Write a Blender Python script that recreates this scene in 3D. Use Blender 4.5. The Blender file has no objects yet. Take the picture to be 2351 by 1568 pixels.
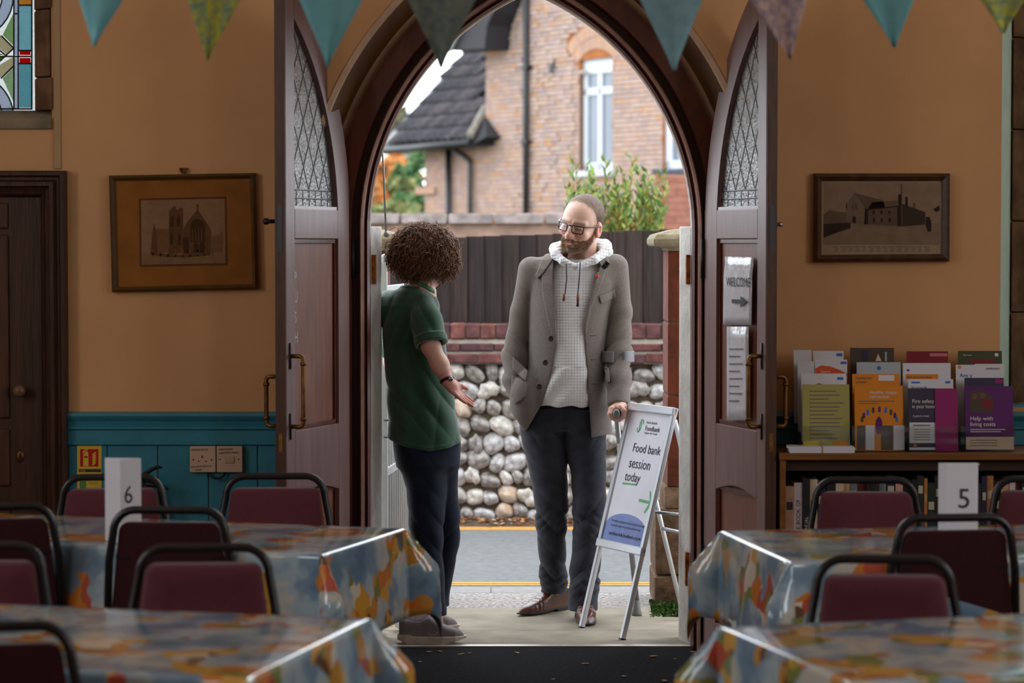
import bpy, bmesh, math, random
import numpy as np
from mathutils import Vector, Matrix

random.seed(7)
RNG = np.random.default_rng(7)
SC = bpy.context.scene
COL = SC.collection

# ------------------------------------------------------------------ camera
F = 5550.0                       # focal length in pixels of the 2351 px frame
CAM_H = 1.65
PITCH = math.radians(2.29)
cam_data = bpy.data.cameras.new('camera')
cam_data.sensor_width = 36.0
cam_data.lens = 36.0 * F / 2351.0
cam_data.clip_start = 0.05
cam_data.clip_end = 400
cam_data.dof.use_dof = True
cam_data.dof.focus_distance = 10.5
cam_data.dof.aperture_fstop = 3.0
cam = bpy.data.objects.new('camera', cam_data)
COL.objects.link(cam)
cam.location = (0, 0, CAM_H)
cam.rotation_euler = (math.radians(90) - PITCH, 0, 0)
SC.camera = cam

# ------------------------------------------------------------------ sky, daylight, exposure
world = bpy.data.worlds.new('overcast_sky')
SC.world = world
world.use_nodes = True
bg = world.node_tree.nodes['Background']
bg.inputs[0].default_value = (0.86, 0.93, 1.0, 1)
bg.inputs[1].default_value = 5.0
SC.view_settings.view_transform = 'Standard'
SC.view_settings.look = 'None'
SC.view_settings.exposure = 0.0
SC.view_settings.gamma = 1.0
SC.view_settings.use_curve_mapping = False
SC.cycles.use_denoising = True
SC.cycles.max_bounces = 8
SC.cycles.diffuse_bounces = 5
SC.cycles.caustics_reflective = False
SC.cycles.caustics_refractive = False
SC.cycles.sample_clamp_indirect = 6.0

def window_light(name, loc, rot, sx, sy, power, color=(1.0, 0.97, 0.93)):
    l = bpy.data.lights.new(name, 'AREA')
    l.shape = 'RECTANGLE'; l.size = sx; l.size_y = sy
    l.energy = power; l.color = color; l.cycles.is_portal = True
    o = bpy.data.objects.new(name, l); COL.objects.link(o)
    o.location = loc; o.rotation_euler = rot
    return o
R90 = math.pi / 2
# daylight enters by the hall's tall side windows; portals only guide the sampling of the sky
ROOM_X0, ROOM_X1, ROOM_Y0, ROOM_H = -4.3, 4.3, -3.0, 4.6
HALL_WIN = [(2.4, 1.6), (6.0, 1.6)]          # (centre y, width) on both side walls
WIN_Z0, WIN_Z1 = 1.5, 3.7
for (yc, w) in HALL_WIN:
    window_light('window_portal', (ROOM_X0 - 0.29, yc, 2.6), (0, -R90, 0), WIN_Z1 - WIN_Z0, w, 1)
    window_light('window_portal', (ROOM_X1 + 0.29, yc, 2.6), (0, R90, 0), WIN_Z1 - WIN_Z0, w, 1)

# ------------------------------------------------------------------ helpers
_ct, _st = math.cos(PITCH), math.sin(PITCH)
def P(px, py, Y):
    """world point at depth Y that the frame shows at (px, py)"""
    cx = (px - 1175.5) / F; cy = (784.0 - py) / F
    dx, dy, dz = cx, _ct + _st * cy, -_st + _ct * cy
    k = Y / dy
    return Vector((dx * k, Y, CAM_H + dz * k))
def PZ(px, py, Z):
    """point on the level Z"""
    cx = (px - 1175.5) / F; cy = (784.0 - py) / F
    dx, dy, dz = cx, _ct + _st * cy, -_st + _ct * cy
    k = (Z - CAM_H) / dz
    return Vector((dx * k, dy * k, Z))

def srgb(r, g, b):
    def f(c):
        c /= 255.0
        return c / 12.92 if c <= 0.04045 else ((c + 0.055) / 1.055) ** 2.4
    return (f(r), f(g), f(b))

MATS = {}
def mat(name, col, rough=0.6, spec=0.4, var=0.0, scale=20.0, bump=0.0, bscale=60.0, metal=0.0, col2=None, coat=0.0, detail=4.0, sheen=0.0, stretch=None):
    """procedural material: base colour with a noise variation and a fine bump"""
    if name in MATS: return MATS[name]
    m = bpy.data.materials.new(name); m.use_nodes = True
    nt = m.node_tree; b = nt.nodes['Principled BSDF']
    b.inputs['Roughness'].default_value = rough
    b.inputs['Specular IOR Level'].default_value = spec
    b.inputs['Metallic'].default_value = metal
    b.inputs['Coat Weight'].default_value = coat
    b.inputs['Sheen Weight'].default_value = sheen
    b.inputs['Base Color'].default_value = (*col, 1)
    tc = None
    if var > 0 or bump > 0 or col2 is not None:
        tc = nt.nodes.new('ShaderNodeTexCoord')
        mp = nt.nodes.new('ShaderNodeMapping')
        nt.links.new(tc.outputs['Object'], mp.inputs[0])
        if stretch: mp.inputs['Scale'].default_value = stretch
    if var > 0 or col2 is not None:
        n = nt.nodes.new('ShaderNodeTexNoise'); n.inputs['Scale'].default_value = scale; n.inputs['Detail'].default_value = detail
        nt.links.new(mp.outputs[0], n.inputs['Vector'])
        r = nt.nodes.new('ShaderNodeValToRGB')
        a = col if col2 is not None else tuple(max(0, c * (1 - var)) for c in col)
        c2 = col2 if col2 is not None else tuple(min(1, c * (1 + var)) for c in col)
        r.color_ramp.elements[0].color = (*a, 1); r.color_ramp.elements[0].position = 0.33
        r.color_ramp.elements[1].color = (*c2, 1); r.color_ramp.elements[1].position = 0.67
        nt.links.new(n.outputs['Fac'], r.inputs[0]); nt.links.new(r.outputs[0], b.inputs['Base Color'])
    if bump > 0:
        n2 = nt.nodes.new('ShaderNodeTexNoise'); n2.inputs['Scale'].default_value = bscale; n2.inputs['Detail'].default_value = 3
        nt.links.new(mp.outputs[0], n2.inputs['Vector'])
        bp = nt.nodes.new('ShaderNodeBump'); bp.inputs['Strength'].default_value = bump; bp.inputs['Distance'].default_value = 0.01
        nt.links.new(n2.outputs['Fac'], bp.inputs['Height']); nt.links.new(bp.outputs[0], b.inputs['Normal'])
    MATS[name] = m
    return m
def attr_mat(name, rough=0.6, spec=0.4, bump=0.0, bscale=400.0, sub=0.0, sheen=0.0, aname='Col'):
    """colour from the mesh's colour attribute"""
    if name in MATS: return MATS[name]
    m = bpy.data.materials.new(name); m.use_nodes = True
    nt = m.node_tree; b = nt.nodes['Principled BSDF']
    b.inputs['Roughness'].default_value = rough; b.inputs['Specular IOR Level'].default_value = spec
    b.inputs['Sheen Weight'].default_value = sheen
    if sub > 0:
        b.inputs['Subsurface Weight'].default_value = sub; b.inputs['Subsurface Radius'].default_value = (0.012, 0.005, 0.003)
        b.inputs['Subsurface Scale'].default_value = 1.0
    a = nt.nodes.new('ShaderNodeVertexColor'); a.layer_name = aname
    nt.links.new(a.outputs['Color'], b.inputs['Base Color'])
    if bump > 0:
        tc = nt.nodes.new('ShaderNodeTexCoord')
        n2 = nt.nodes.new('ShaderNodeTexNoise'); n2.inputs['Scale'].default_value = bscale; n2.inputs['Detail'].default_value = 3
        nt.links.new(tc.outputs['Object'], n2.inputs['Vector'])
        bp = nt.nodes.new('ShaderNodeBump'); bp.inputs['Strength'].default_value = bump; bp.inputs['Distance'].default_value = 0.004
        nt.links.new(n2.outputs['Fac'], bp.inputs['Height']); nt.links.new(bp.outputs[0], b.inputs['Normal'])
    MATS[name] = m
    return m

def tag(o, label=None, cat=None, group=None, kind=None):
    if label: o['label'] = label
    if cat: o['category'] = cat
    if group: o['group'] = group
    if kind: o['kind'] = kind
    return o
def empty(name, loc=(0, 0, 0), rz=0.0, label=None, cat=None, group=None, kind=None):
    o = bpy.data.objects.new(name, None); COL.objects.link(o)
    o.empty_display_size = 0.05
    o.location = loc; o.rotation_euler = (0, 0, rz)
    return tag(o, label, cat, group, kind)
def link_mesh(name, me, m, parent=None, local=False):
    o = bpy.data.objects.new(name, me); COL.objects.link(o)
    if m is not None:
        for x in (m if isinstance(m, (list, tuple)) else [m]): me.materials.append(x)
    if parent is not None: adopt(o, parent, local)
    return o
def root_of(o):
    while o.parent is not None: o = o.parent
    return o
def adopt(o, parent, local=False):
    o.parent = parent
    if not local:          # mesh given in world coordinates
        r = root_of(parent)
        if parent is r:
            o.matrix_parent_inverse = (Matrix.Translation(r.location) @ r.rotation_euler.to_matrix().to_4x4()).inverted()
    return o
def copy_tree(o, parent=None):
    c = o.copy(); COL.objects.link(c)
    if parent is not None:
        c.parent = parent; c.matrix_parent_inverse = o.matrix_parent_inverse.copy()
    for ch in list(o.children): copy_tree(ch, c)
    return c

class MB:
    """collects boxes, tubes and prisms; build() links them as ONE mesh object"""
    def __init__(s): s.v = []; s.f = []; s.mi = []; s.sm = []
    def add(s, vs, fs, mi=0, smooth=False):
        b = len(s.v); s.v += [tuple(v) for v in vs]
        for f in fs: s.f.append([i + b for i in f]); s.mi.append(mi); s.sm.append(smooth)
        return s
    def box(s, x0, x1, y0, y1, z0, z1, mi=0, M=None):
        vs = [Vector(p) for p in ((x0,y0,z0),(x1,y0,z0),(x1,y1,z0),(x0,y1,z0),(x0,y0,z1),(x1,y0,z1),(x1,y1,z1),(x0,y1,z1))]
        if M is not None: vs = [M @ v for v in vs]
        return s.add(vs, [(0,3,2,1),(4,5,6,7),(0,1,5,4),(1,2,6,5),(2,3,7,6),(3,0,4,7)], mi)
    def prism(s, poly, d, mi=0, smooth=False, off=None):
        """poly: list of 3-D points of one face; d: extrusion vector"""
        n = len(poly); d = Vector(d); a = [Vector(p) for p in poly]
        vs = a + [p + d for p in a]
        fs = [tuple(range(n)), tuple(range(2 * n - 1, n - 1, -1))]
        s.add(vs, fs, mi)
        b = len(s.v) - 2 * n
        for i in range(n):
            j = (i + 1) % n
            s.f.append([b + j, b + i, b + n + i, b + n + j]); s.mi.append(mi); s.sm.append(smooth)
        return s
    def tube(s, path, r, n=8, mi=0, smooth=True, cap=True, flat=1.0, closed=False, up=None):
        path = [Vector(p) for p in path]; m = len(path)
        rs = r if isinstance(r, (list, tuple, np.ndarray)) else [r] * m
        t0 = None; rings = []
        for i, p in enumerate(path):
            if closed: t = path[(i + 1) % m] - path[i - 1]
            else: t = path[min(i + 1, m - 1)] - path[max(i - 1, 0)]
            if t.length < 1e-9: t = Vector((0, 0, 1))
            t.normalize()
            if t0 is None:
                u = Vector(up) if up is not None else (Vector((0, 0, 1)) if abs(t.z) < 0.9 else Vector((0, 1, 0)))
                a = (u - t * u.dot(t)).normalized()
            else:
                a = (a0 - t * a0.dot(t))
                a = a.normalized() if a.length > 1e-6 else a0
            b = t.cross(a); t0 = t; a0 = a
            rings.append([p + a * (rs[i] * math.cos(2 * math.pi * k / n)) + b * (rs[i] * flat * math.sin(2 * math.pi * k / n)) for k in range(n)])
        base = len(s.v)
        for rg in rings: s.v += [tuple(v) for v in rg]
        for i in range(m if closed else m - 1):
            i2 = (i + 1) % m
            for k in range(n):
                k2 = (k + 1) % n
                s.f.append([base + i * n + k, base + i * n + k2, base + i2 * n + k2, base + i2 * n + k]); s.mi.append(mi); s.sm.append(smooth)
        if cap and not closed:
            s.f.append([base + k for k in range(n - 1, -1, -1)]); s.mi.append(mi); s.sm.append(False)
            s.f.append([base + (m - 1) * n + k for k in range(n)]); s.mi.append(mi); s.sm.append(False)
        return s
    def lathe(s, c, prof, n=20, mi=0, axis='z', smooth=True, squash=1.0):
        """prof: (radius, height) pairs about the axis through c"""
        c = Vector(c); base = len(s.v); m = len(prof)
        for (r, h) in prof:
            for k in range(n):
                a = 2 * math.pi * k / n; x, y = r * math.cos(a), r * math.sin(a) * squash
                q = {'z': (x, y, h), 'y': (x, h, y), 'x': (h, x, y)}[axis]
                s.v.append(tuple(c + Vector(q)))
        for i in range(m - 1):
            for k in range(n):
                k2 = (k + 1) % n
                s.f.append([base + i * n + k, base + i * n + k2, base + (i + 1) * n + k2, base + (i + 1) * n + k]); s.mi.append(mi); s.sm.append(smooth)
        s.f.append([base + k for k in range(n - 1, -1, -1)]); s.mi.append(mi); s.sm.append(False)
        s.f.append([base + (m - 1) * n + k for k in range(n)]); s.mi.append(mi); s.sm.append(False)
        return s
    def grid(s, rows, mi=0, smooth=True, closed=False, flip=False):
        b = len(s.v); n = len(rows[0])
        for r in rows: s.v += [tuple(p) for p in r]
        for i in range(len(rows) - 1):
            for k in range(n if closed else n - 1):
                k2 = (k + 1) % n
                q = [b + i * n + k, b + i * n + k2, b + (i + 1) * n + k2, b + (i + 1) * n + k]
                s.f.append(q[::-1] if flip else q); s.mi.append(mi); s.sm.append(smooth)
        return s
    def mesh(s, name):
        me = bpy.data.meshes.new(name)
        me.from_pydata(s.v, [], s.f)
        if s.f:
            me.polygons.foreach_set('material_index', s.mi)
            me.polygons.foreach_set('use_smooth', s.sm)
        me.update()
        return me
    def build(s, name, m, parent=None, local=False, bevel=0.0, fix=True, seg=2):
        me = s.mesh(name)
        if fix:
            bm = bmesh.new(); bm.from_mesh(me); bmesh.ops.recalc_face_normals(bm, faces=bm.faces); bm.to_mesh(me); bm.free()
        o = link_mesh(name, me, m, parent, local)
        if bevel > 0:
            md = o.modifiers.new('bevel', 'BEVEL'); md.width = bevel; md.segments = seg; md.limit_method = 'ANGLE'; md.angle_limit = math.radians(40)
        return o

_text_cache = {}
def text_mesh(txt, size, extrude=0.0004, align='LEFT', spacing=1.0, shear=0.0):
    """flat lettering as a mesh in its own xy plane (x to the right, y up)"""
    cu = bpy.data.curves.new('lettering', 'FONT'); cu.body = txt; cu.size = size; cu.extrude = extrude; cu.align_x = align; cu.shear = shear
    cu.space_character = spacing; cu.resolution_u = 3
    o = bpy.data.objects.new('lettering', cu); COL.objects.link(o)
    dg = bpy.context.evaluated_depsgraph_get(); dg.update()
    me = bpy.data.meshes.new_from_object(o.evaluated_get(dg))
    bpy.data.objects.remove(o); bpy.data.curves.remove(cu)
    me.materials.clear()
    return me
def lettering(txt, size, origin, ex, ey, m, parent, name='lettering', extrude=0.0004, align='LEFT', spacing=1.0, sx=1.0, shear=0.0):
    """writing on a surface: origin of the baseline, ex to the right, ey up (unit vectors, world)"""
    me = text_mesh(txt, size, extrude, align, spacing, shear)
    ex = Vector(ex).normalized(); ey = Vector(ey).normalized(); ez = ex.cross(ey)
    M = Matrix.Translation(Vector(origin)) @ Matrix(((ex.x, ey.x, ez.x), (ex.y, ey.y, ez.y), (ex.z, ey.z, ez.z))).to_4x4() @ Matrix.Diagonal((sx, 1, 1, 1))
    me.transform(M)
    return link_mesh(name, me, m, parent)
def arch_pts(cx, zs, hw, R, n=20, z0=None):
    """pointed arch from the left foot over the apex to the right foot; returns (x, z) pairs"""
    c = R - hw                       # centre offset beyond the middle
    a1 = math.acos(c / R)
    L = [(cx + c - R * math.cos(a1 * i / n), zs + R * math.sin(a1 * i / n)) for i in range(n + 1)]
    Rr = [(2 * cx - x, z) for (x, z) in L[::-1][1:]]
    pts = L + Rr
    if z0 is not None: pts = [(cx - hw, z0)] + pts + [(cx + hw, z0)]
    return pts
# ================================================================== the hall
YW = 9.58                       # inner face of the entrance wall
YF = 9.80                       # front of the door frame
CX = 0.0772                     # middle of the doorway
HW, ZS, RA = 0.657, 1.705, 1.057  # half width, springing, radius of the opening
M_WALL = mat('peach_plaster', srgb(217, 166, 116), 0.85, 0.2, 0.06, 2.5, 0.10, 160)
M_TEAL = mat('teal_paint', srgb(54, 130, 148), 0.38, 0.5, 0.10, 6, 0.12, 60)
M_OAK = mat('dark_door_wood', srgb(64, 36, 20), 0.5, 0.4, 0.35, 9, 0.2, 30, stretch=(6, 6, 0.6))
M_FRAME = mat('maroon_gloss_paint', srgb(92, 44, 30), 0.30, 0.5, 0.25, 7, 0.06, 40, stretch=(3, 3, 1))
M_LEAF = mat('worn_mauve_brown_wood', srgb(128, 97, 93), 0.42, 0.45, 0.14, 6, 0.10, 25, stretch=(5, 5, 0.5))
M_PANEL = mat('brown_plywood', srgb(124, 72, 50), 0.42, 0.45, 0.22, 8, 0.10, 25, stretch=(5, 5, 0.6))
M_EDGE = mat('old_varnished_edge', srgb(78, 44, 18), 0.5, 0.4, 0.35, 10, 0.2, 30, stretch=(4, 4, 0.6))
M_CREAM = mat('cream_plaster_strip', srgb(205, 170, 140), 0.8, 0.2, 0.08, 14, 0.3, 70)
M_BROWN = mat('brown_painted_reveal', srgb(92, 58, 20), 0.5, 0.4, 0.30, 6, 0.12, 30)
M_MINT = mat('mint_paint', srgb(206, 224, 206), 0.7, 0.3, 0.06, 10, 0.2, 60)
M_STONE = mat('brown_sandstone', srgb(112, 84, 60), 0.85, 0.2, 0.4, 9, 0.6, 30)
M_STONE2 = mat('grey_sandstone', srgb(140, 126, 104), 0.85, 0.2, 0.3, 9, 0.6, 30)
M_LEAD = mat('lead_came', srgb(48, 44, 52), 0.45, 0.5, 0.1, 40, 0.1, 60)
M_IRON = mat('black_iron', srgb(24, 22, 24), 0.5, 0.4, 0.2, 30, 0.15, 80)
M_BRASS = mat('aged_brass', srgb(122, 84, 38), 0.38, 0.5, 0.25, 30, 0.1, 50, metal=0.75)
M_FLOOR = mat('dark_floor_boards', srgb(92, 62, 42), 0.45, 0.4, 0.25, 5, 0.1, 30, stretch=(8, 0.8, 1))
M_CEIL = mat('ceiling_plaster', srgb(226, 216, 200), 0.9, 0.1, 0.03, 3, 0.1, 80)

def glass_mat(name, col, rough=0.12, bump=0.6, bscale=60, trans=1.0, diff=0.0):
    if name in MATS: return MATS[name]
    m = bpy.data.materials.new(name); m.use_nodes = True
    nt = m.node_tree; b = nt.nodes['Principled BSDF']
    b.inputs['Base Color'].default_value = (*col, 1); b.inputs['Roughness'].default_value = rough
    b.inputs['Transmission Weight'].default_value = trans; b.inputs['IOR'].default_value = 1.45
    tc = nt.nodes.new('ShaderNodeTexCoord')
    n2 = nt.nodes.new('ShaderNodeTexNoise'); n2.inputs['Scale'].default_value = bscale; n2.inputs['Detail'].default_value = 2
    nt.links.new(tc.outputs['Object'], n2.inputs['Vector'])
    bp = nt.nodes.new('ShaderNodeBump'); bp.inputs['Strength'].default_value = bump; bp.inputs['Distance'].default_value = 0.01
    nt.links.new(n2.outputs['Fac'], bp.inputs['Height']); nt.links.new(bp.outputs[0], b.inputs['Normal'])
    MATS[name] = m
    return m

# ---- entrance wall with the arched doorway and two window openings
HOLE_L = (P(-200, 0, YW).x, P(117, 0, YW).x, P(0, 297, YW).z, 3.6)
HOLE_R = (P(2302, 0, YW).x, P(2302, 0, YW).x + 0.75, P(0, 935, YW).z, 3.6)
OPEN = 0.25                     # the wall opening is this much wider than the door opening
YB = 10.10                      # outer face of the wall
ap = arch_pts(CX, ZS, HW + OPEN, RA + OPEN, 24)
w = MB()
def quad(a, b, c, d): w.add([a, b, c, d], [(0, 1, 2, 3)])
def panel(x0, x1, z0, z1):
    if x1 - x0 < 1e-6 or z1 - z0 < 1e-6: return
    for y in (YW, YB): quad((x0, y, z0), (x1, y, z0), (x1, y, z1), (x0, y, z1))
panel(ROOM_X0 - 0.3, HOLE_L[0], -0.3, ROOM_H)
panel(HOLE_L[0], HOLE_L[1], -0.3, HOLE_L[2]); panel(HOLE_L[0], HOLE_L[1], HOLE_L[3], ROOM_H)
panel(HOLE_L[1], ap[0][0], -0.3, ROOM_H)
panel(ap[-1][0], HOLE_R[0], -0.3, ROOM_H)
panel(HOLE_R[0], HOLE_R[1], -0.3, HOLE_R[2]); panel(HOLE_R[0], HOLE_R[1], HOLE_R[3], ROOM_H)
panel(HOLE_R[1], ROOM_X1 + 0.3, -0.3, ROOM_H)
for (xa, za), (xb, zb) in zip(ap[:-1], ap[1:]):
    for y in (YW, YB): quad((xa, y, za), (xb, y, zb), (xb, y, ROOM_H), (xa, y, ROOM_H))
for h in (HOLE_L,):
    x0, x1, z0, z1 = h
    quad((x0, YW, z0), (x0, YB, z0), (x0, YB, z1), (x0, YW, z1)); quad((x1, YW, z0), (x1, YB, z0), (x1, YB, z1), (x1, YW, z1))
    quad((x0, YW, z0), (x0, YB, z0), (x1, YB, z0), (x1, YW, z0)); quad((x0, YW, z1), (x0, YB, z1), (x1, YB, z1), (x1, YW, z1))
qo = MB(); x0o, x1o = ROOM_X0 - .3, ROOM_X1 + .3
for (xa, xb, za, zb) in ((x0o, HOLE_L[0], -.3, ROOM_H), (HOLE_L[0], HOLE_L[1], -.3, HOLE_L[2]), (HOLE_L[0], HOLE_L[1], HOLE_L[3], ROOM_H), (HOLE_L[1], ap[0][0], -.3, ROOM_H), (ap[-1][0], HOLE_R[0], -.3, ROOM_H), (HOLE_R[0], HOLE_R[1], -.3, HOLE_R[2]), (HOLE_R[0], HOLE_R[1], HOLE_R[3], ROOM_H), (HOLE_R[1], x1o, -.3, ROOM_H)):
    qo.box(xa, xb, YB + .001, YB + .02, za, zb)
for (xa, za), (xb, zb) in zip(ap[:-1], ap[1:]):
    for y in (YB + .02,): qo.add([(xa, y, za), (xb, y, zb), (xb, y, ROOM_H), (xa, y, ROOM_H)], [(0, 1, 2, 3)])
tag(qo.build('wall_outer_bounce', mat('pale_bounce', srgb(226, 220, 210), .9, .1, .05, 4), fix=False), 'pale unseen street face of the hall, added to bounce light', kind='structure')  # unseen pale face added to bounce sky light onto the people outside
tag(w.build('wall_front', M_WALL, fix=False), 'peach plastered entrance wall around the arched doorway', kind='structure')

# ---- swept rings: soffit of the arch and the door frame
def ring(name, prof, m, z0=-0.02, smooth=False, label=None, parent=None):
    rows = []
    for (ro, y) in prof:
        rows.append([(x, y, z) for (x, z) in arch_pts(CX, ZS, HW + ro, RA + ro, 28, z0)])
    b = MB(); b.grid(rows, smooth=False)
    # smooth along the arch, sharp across
    o = b.build(name, m, parent, fix=False)
    if parent is None: tag(o, label, kind='structure')
    return o
ring('trim_1', [(0.250, YW - 0.004), (0.232, YW + 0.012), (0.228, YW + 0.03)], M_CREAM, label='beige chamfer along the edge of the entrance arch')
ring('trim_2', [(0.228, YW + 0.03), (0.182, 9.80), (0.182, 9.845)], M_BROWN, label='dark brown soffit of the entrance arch')
ring('trim_3', [(0.183, 9.825), (0.152, 9.825), (0.150, 9.86)], M_CREAM, label='ragged cream plaster strip beside the door frame')
fr = empty('trim_4', (CX, 9.8, 0), kind='structure', label='maroon moulded wooden frame of the arched doorway')
ring('architrave', [(0.152, 9.86), (0.150, 9.795), (0.074, 9.785), (0.070, 9.80)], M_FRAME, parent=fr)
M_FRAME2 = mat('black_brown_frame_paint', srgb(46, 24, 22), 0.28, 0.5, 0.2, 9, 0.05, 40)
ring('groove', [(0.070, 9.80), (0.066, 9.835), (0.044, 9.835), (0.040, 9.812)], M_FRAME2, parent=fr)
ring('moulding', [(0.040, 9.812), (0.034, 9.803), (0.026, 9.812), (0.022, 9.845)], mat('pale_edge', srgb(150, 112, 96), 0.3, 0.5, 0.2, 12), parent=fr)  # moulding line in a paler tone
ring('rebate', [(0.022, 9.845), (0.016, 9.86), (0.010, 9.85), (0.0, 9.865), (0.0, 9.93)], M_FRAME, parent=fr)
# exterior stone reveal, painted grey-white
M_WHITEJ = mat('flaking_white_paint', srgb(196, 190, 182), 0.6, 0.4, 0.14, 12, 0.4, 40)
M_GREYJ = mat('weathered_grey_stone', srgb(150, 138, 126), 0.85, 0.2, 0.25, 14, 0.5, 50)
jamb = empty('trim_5', (CX, 9.95, 0), kind='structure', label='flaking white outer jamb and weathered stone arch of the doorway')
for sgn in (-1, 1):
    xi = CX + sgn * (HW - 0.001); xe = CX + sgn * (HW - 0.034)
    zt = P(0, 520, 9.95).z
    b = MB()
    b.add([(xi, 9.931, -0.02), (xe, 10.06, -0.02), (xe, YB + .02, -0.02), (xi + sgn * .3, YB + .02, -0.02), (xi + sgn * .3, 9.931, -0.02),
           (xi, 9.931, zt), (xe, 10.06, zt), (xe, YB + .02, zt), (xi + sgn * .3, YB + .02, zt), (xi + sgn * .3, 9.931, zt)],
          [(0, 1, 6, 5), (1, 2, 7, 6), (2, 3, 8, 7), (3, 4, 9, 8), (4, 0, 5, 9), (5, 6, 7, 8, 9), (4, 3, 2, 1, 0)])
    b.build('white_jamb', M_WHITEJ, jamb, bevel=0.003)
    for (ya, yb_) in ((585, 652), (1268, 1345)):
        za, zb = P(0, ya, 9.94).z, P(0, yb_, 9.94).z
        q = MB(); q.box(xi - sgn * 0.010 - 0.007, xi - sgn * 0.010 + 0.009, 9.936, 9.99, zb, za)
        q.build('rusty_hinge_plate', mat('rusted_iron', srgb(156, 92, 36), 0.75, 0.3, 0.5, 40, 0.4, 90), jamb)
rows = []
for (ro, y) in ((0.012, 9.931), (0.012, 10.06), (0.012, YB + .02), (0.25, YB + .02)):
    pts = arch_pts(CX, ZS, HW + ro, RA + ro, 28, P(0, 520, 9.95).z)
    rows.append([(x, y, z) for (x, z) in pts])
b = MB(); b.grid(rows); b.build('stone_arch', M_GREYJ, jamb, fix=False)

# ---- floor, ceiling, other walls with their windows
b = MB(); b.box(ROOM_X0, ROOM_X1, ROOM_Y0, 9.86, -0.25, -0.012)
tag(b.build('floor', M_FLOOR), 'dark boarded floor of the hall', kind='structure')
b = MB(); b.box(ROOM_X0 - .3, ROOM_X1 + .3, ROOM_Y0 - .3, YB, ROOM_H, ROOM_H + 0.2)
tag(b.build('ceiling', M_CEIL), 'plain plaster ceiling of the hall', kind='structure')
def side_wall(name, x0, x1, label):
    b = MB(); ys = [ROOM_Y0 - .3]
    for (yc, ww) in sorted(HALL_WIN): ys += [yc - ww / 2, yc + ww / 2]
    ys.append(YW)
    for i in range(len(ys) - 1):
        if i % 2 == 0: b.box(x0, x1, ys[i], ys[i + 1], -0.25, ROOM_H)
        else:
            b.box(x0, x1, ys[i], ys[i + 1], -0.25, WIN_Z0); b.box(x0, x1, ys[i], ys[i + 1], WIN_Z1, ROOM_H)
    tag(b.build(name, M_WALL), label, kind='structure')
side_wall('wall_left', ROOM_X0 - .3, ROOM_X0, 'peach side wall with tall windows left of the tables')
side_wall('wall_right', ROOM_X1, ROOM_X1 + .3, 'peach side wall with tall windows right of the tables')
b = MB(); b.box(ROOM_X0, ROOM_X1, ROOM_Y0 - .3, ROOM_Y0, -0.25, ROOM_H)
tag(b.build('wall_back', M_WALL), 'plain peach wall behind the photographer', kind='structure')

# ---- teal dado: cap rail, rail and one board after another
def dado(name, xa, xb, label, joints):
    root = empty(name, ((xa + xb) / 2, YW, 0), kind='structure', label=label)
    def zz(py): return P(0, py, YW - 0.03).z
    b = MB()
    prof = [(0.0, zz(946)), (0.030, zz(948)), (0.034, zz(955)), (0.030, zz(960)), (0.020, zz(968)), (0.016, zz(978)), (0.026, zz(981)), (0.026, zz(985)), (0.018, zz(989)), (0.018, zz(1014)), (0.024, zz(1016)), (0.024, zz(1021)), (0.010, zz(1025)), (0.0, zz(1025))]
    b.grid([[(x, YW - d, z) for (d, z) in prof] for x in (xa, xb)], smooth=False)
    b.build('dado_rail', M_TEAL, root, fix=False)
    js = [xa] + joints + [xb]
    for k in range(len(js) - 1):
        q = MB(); q.box(js[k] + 0.0015, js[k + 1] - 0.0015, YW - 0.012, YW, 0.14, zz(1024))
        q.build('board', M_TEAL, root, bevel=0.004)
    q = MB(); q.box(xa, xb, YW - 0.022, YW, -0.01, 0.14); q.build('skirting', M_TEAL, root, bevel=0.006)
xl = [P(px, 0, YW).x for px in (240, 357, 474, 588, 703)]
dado('trim_6', P(150, 0, YW).x, CX - HW - OPEN - 0.003, 'teal painted boarded dado left of the doorway', xl)
xa = CX + HW + OPEN + 0.003; xb = HOLE_R[0] + 0.9
dado('trim_7', xa, xb, 'teal painted boarded dado right of the doorway behind the bookcase', [xa + 0.2 * i for i in range(1, int((xb - xa) / 0.2 - .3))])
# pale plaster strip beside the stained glass window
b = MB(); x0, x1 = P(122, 0, YW).x, P(138, 0, YW).x
b.box(x0, x1, YW - 0.008, YW, P(0, 388, YW).z, ROOM_H)
tag(b.build('trim_8', mat('grey_beige_paint', srgb(186, 152, 112), 0.8, 0.2, 0.05, 4), bevel=0.006), 'narrow pale pilaster strip beside the stained glass window', kind='structure')

# ---- stained glass window upper left (window_1)
win = empty('window_1', (HOLE_L[1], YW, HOLE_L[2]), kind='structure', label='leaded stained glass window in a dark stone surround')
zb_, zg = HOLE_L[2], P(0, 253, YW + .05).z
xg, xs = P(74, 0, YW + .05).x, HOLE_L[1]
# jamb stones
cuts = [zb_ + 0.075, P(0, 176, YW).z, P(0, 20, YW).z, P(0, 20, YW).z + .35, P(0, 20, YW).z + .7, 3.6]
for i in range(len(cuts) - 1):
    q = MB(); jit = [0.004, -0.004, 0.003, -.003, .004][i]
    z0, z1 = cuts[i] + 0.002, cuts[i + 1] - 0.002
    q.prism([(xg, YW + .09, z0), (xg + 0.01, YW + 0.055, z0), (xs - 0.012 + jit, YW - 0.012, z0), (xs + jit, YW - 0.008, z0), (xs + jit, YW + .12, z0), (xg, YW + .12, z0)], (0, 0, z1 - z0))
    q.build('jamb_stone', M_STONE, win, bevel=0.006)
q = MB(); q.prism([(xs, YW - .014, zb_), (xs, YW - .014, zb_ + .04), (xs, YW + .01, zb_ + .06), (xs, YW + .07, zg), (xs, YW + .12, zg), (xs, YW + .12, zb_)], (HOLE_L[0] - xs, 0, 0))
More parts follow.
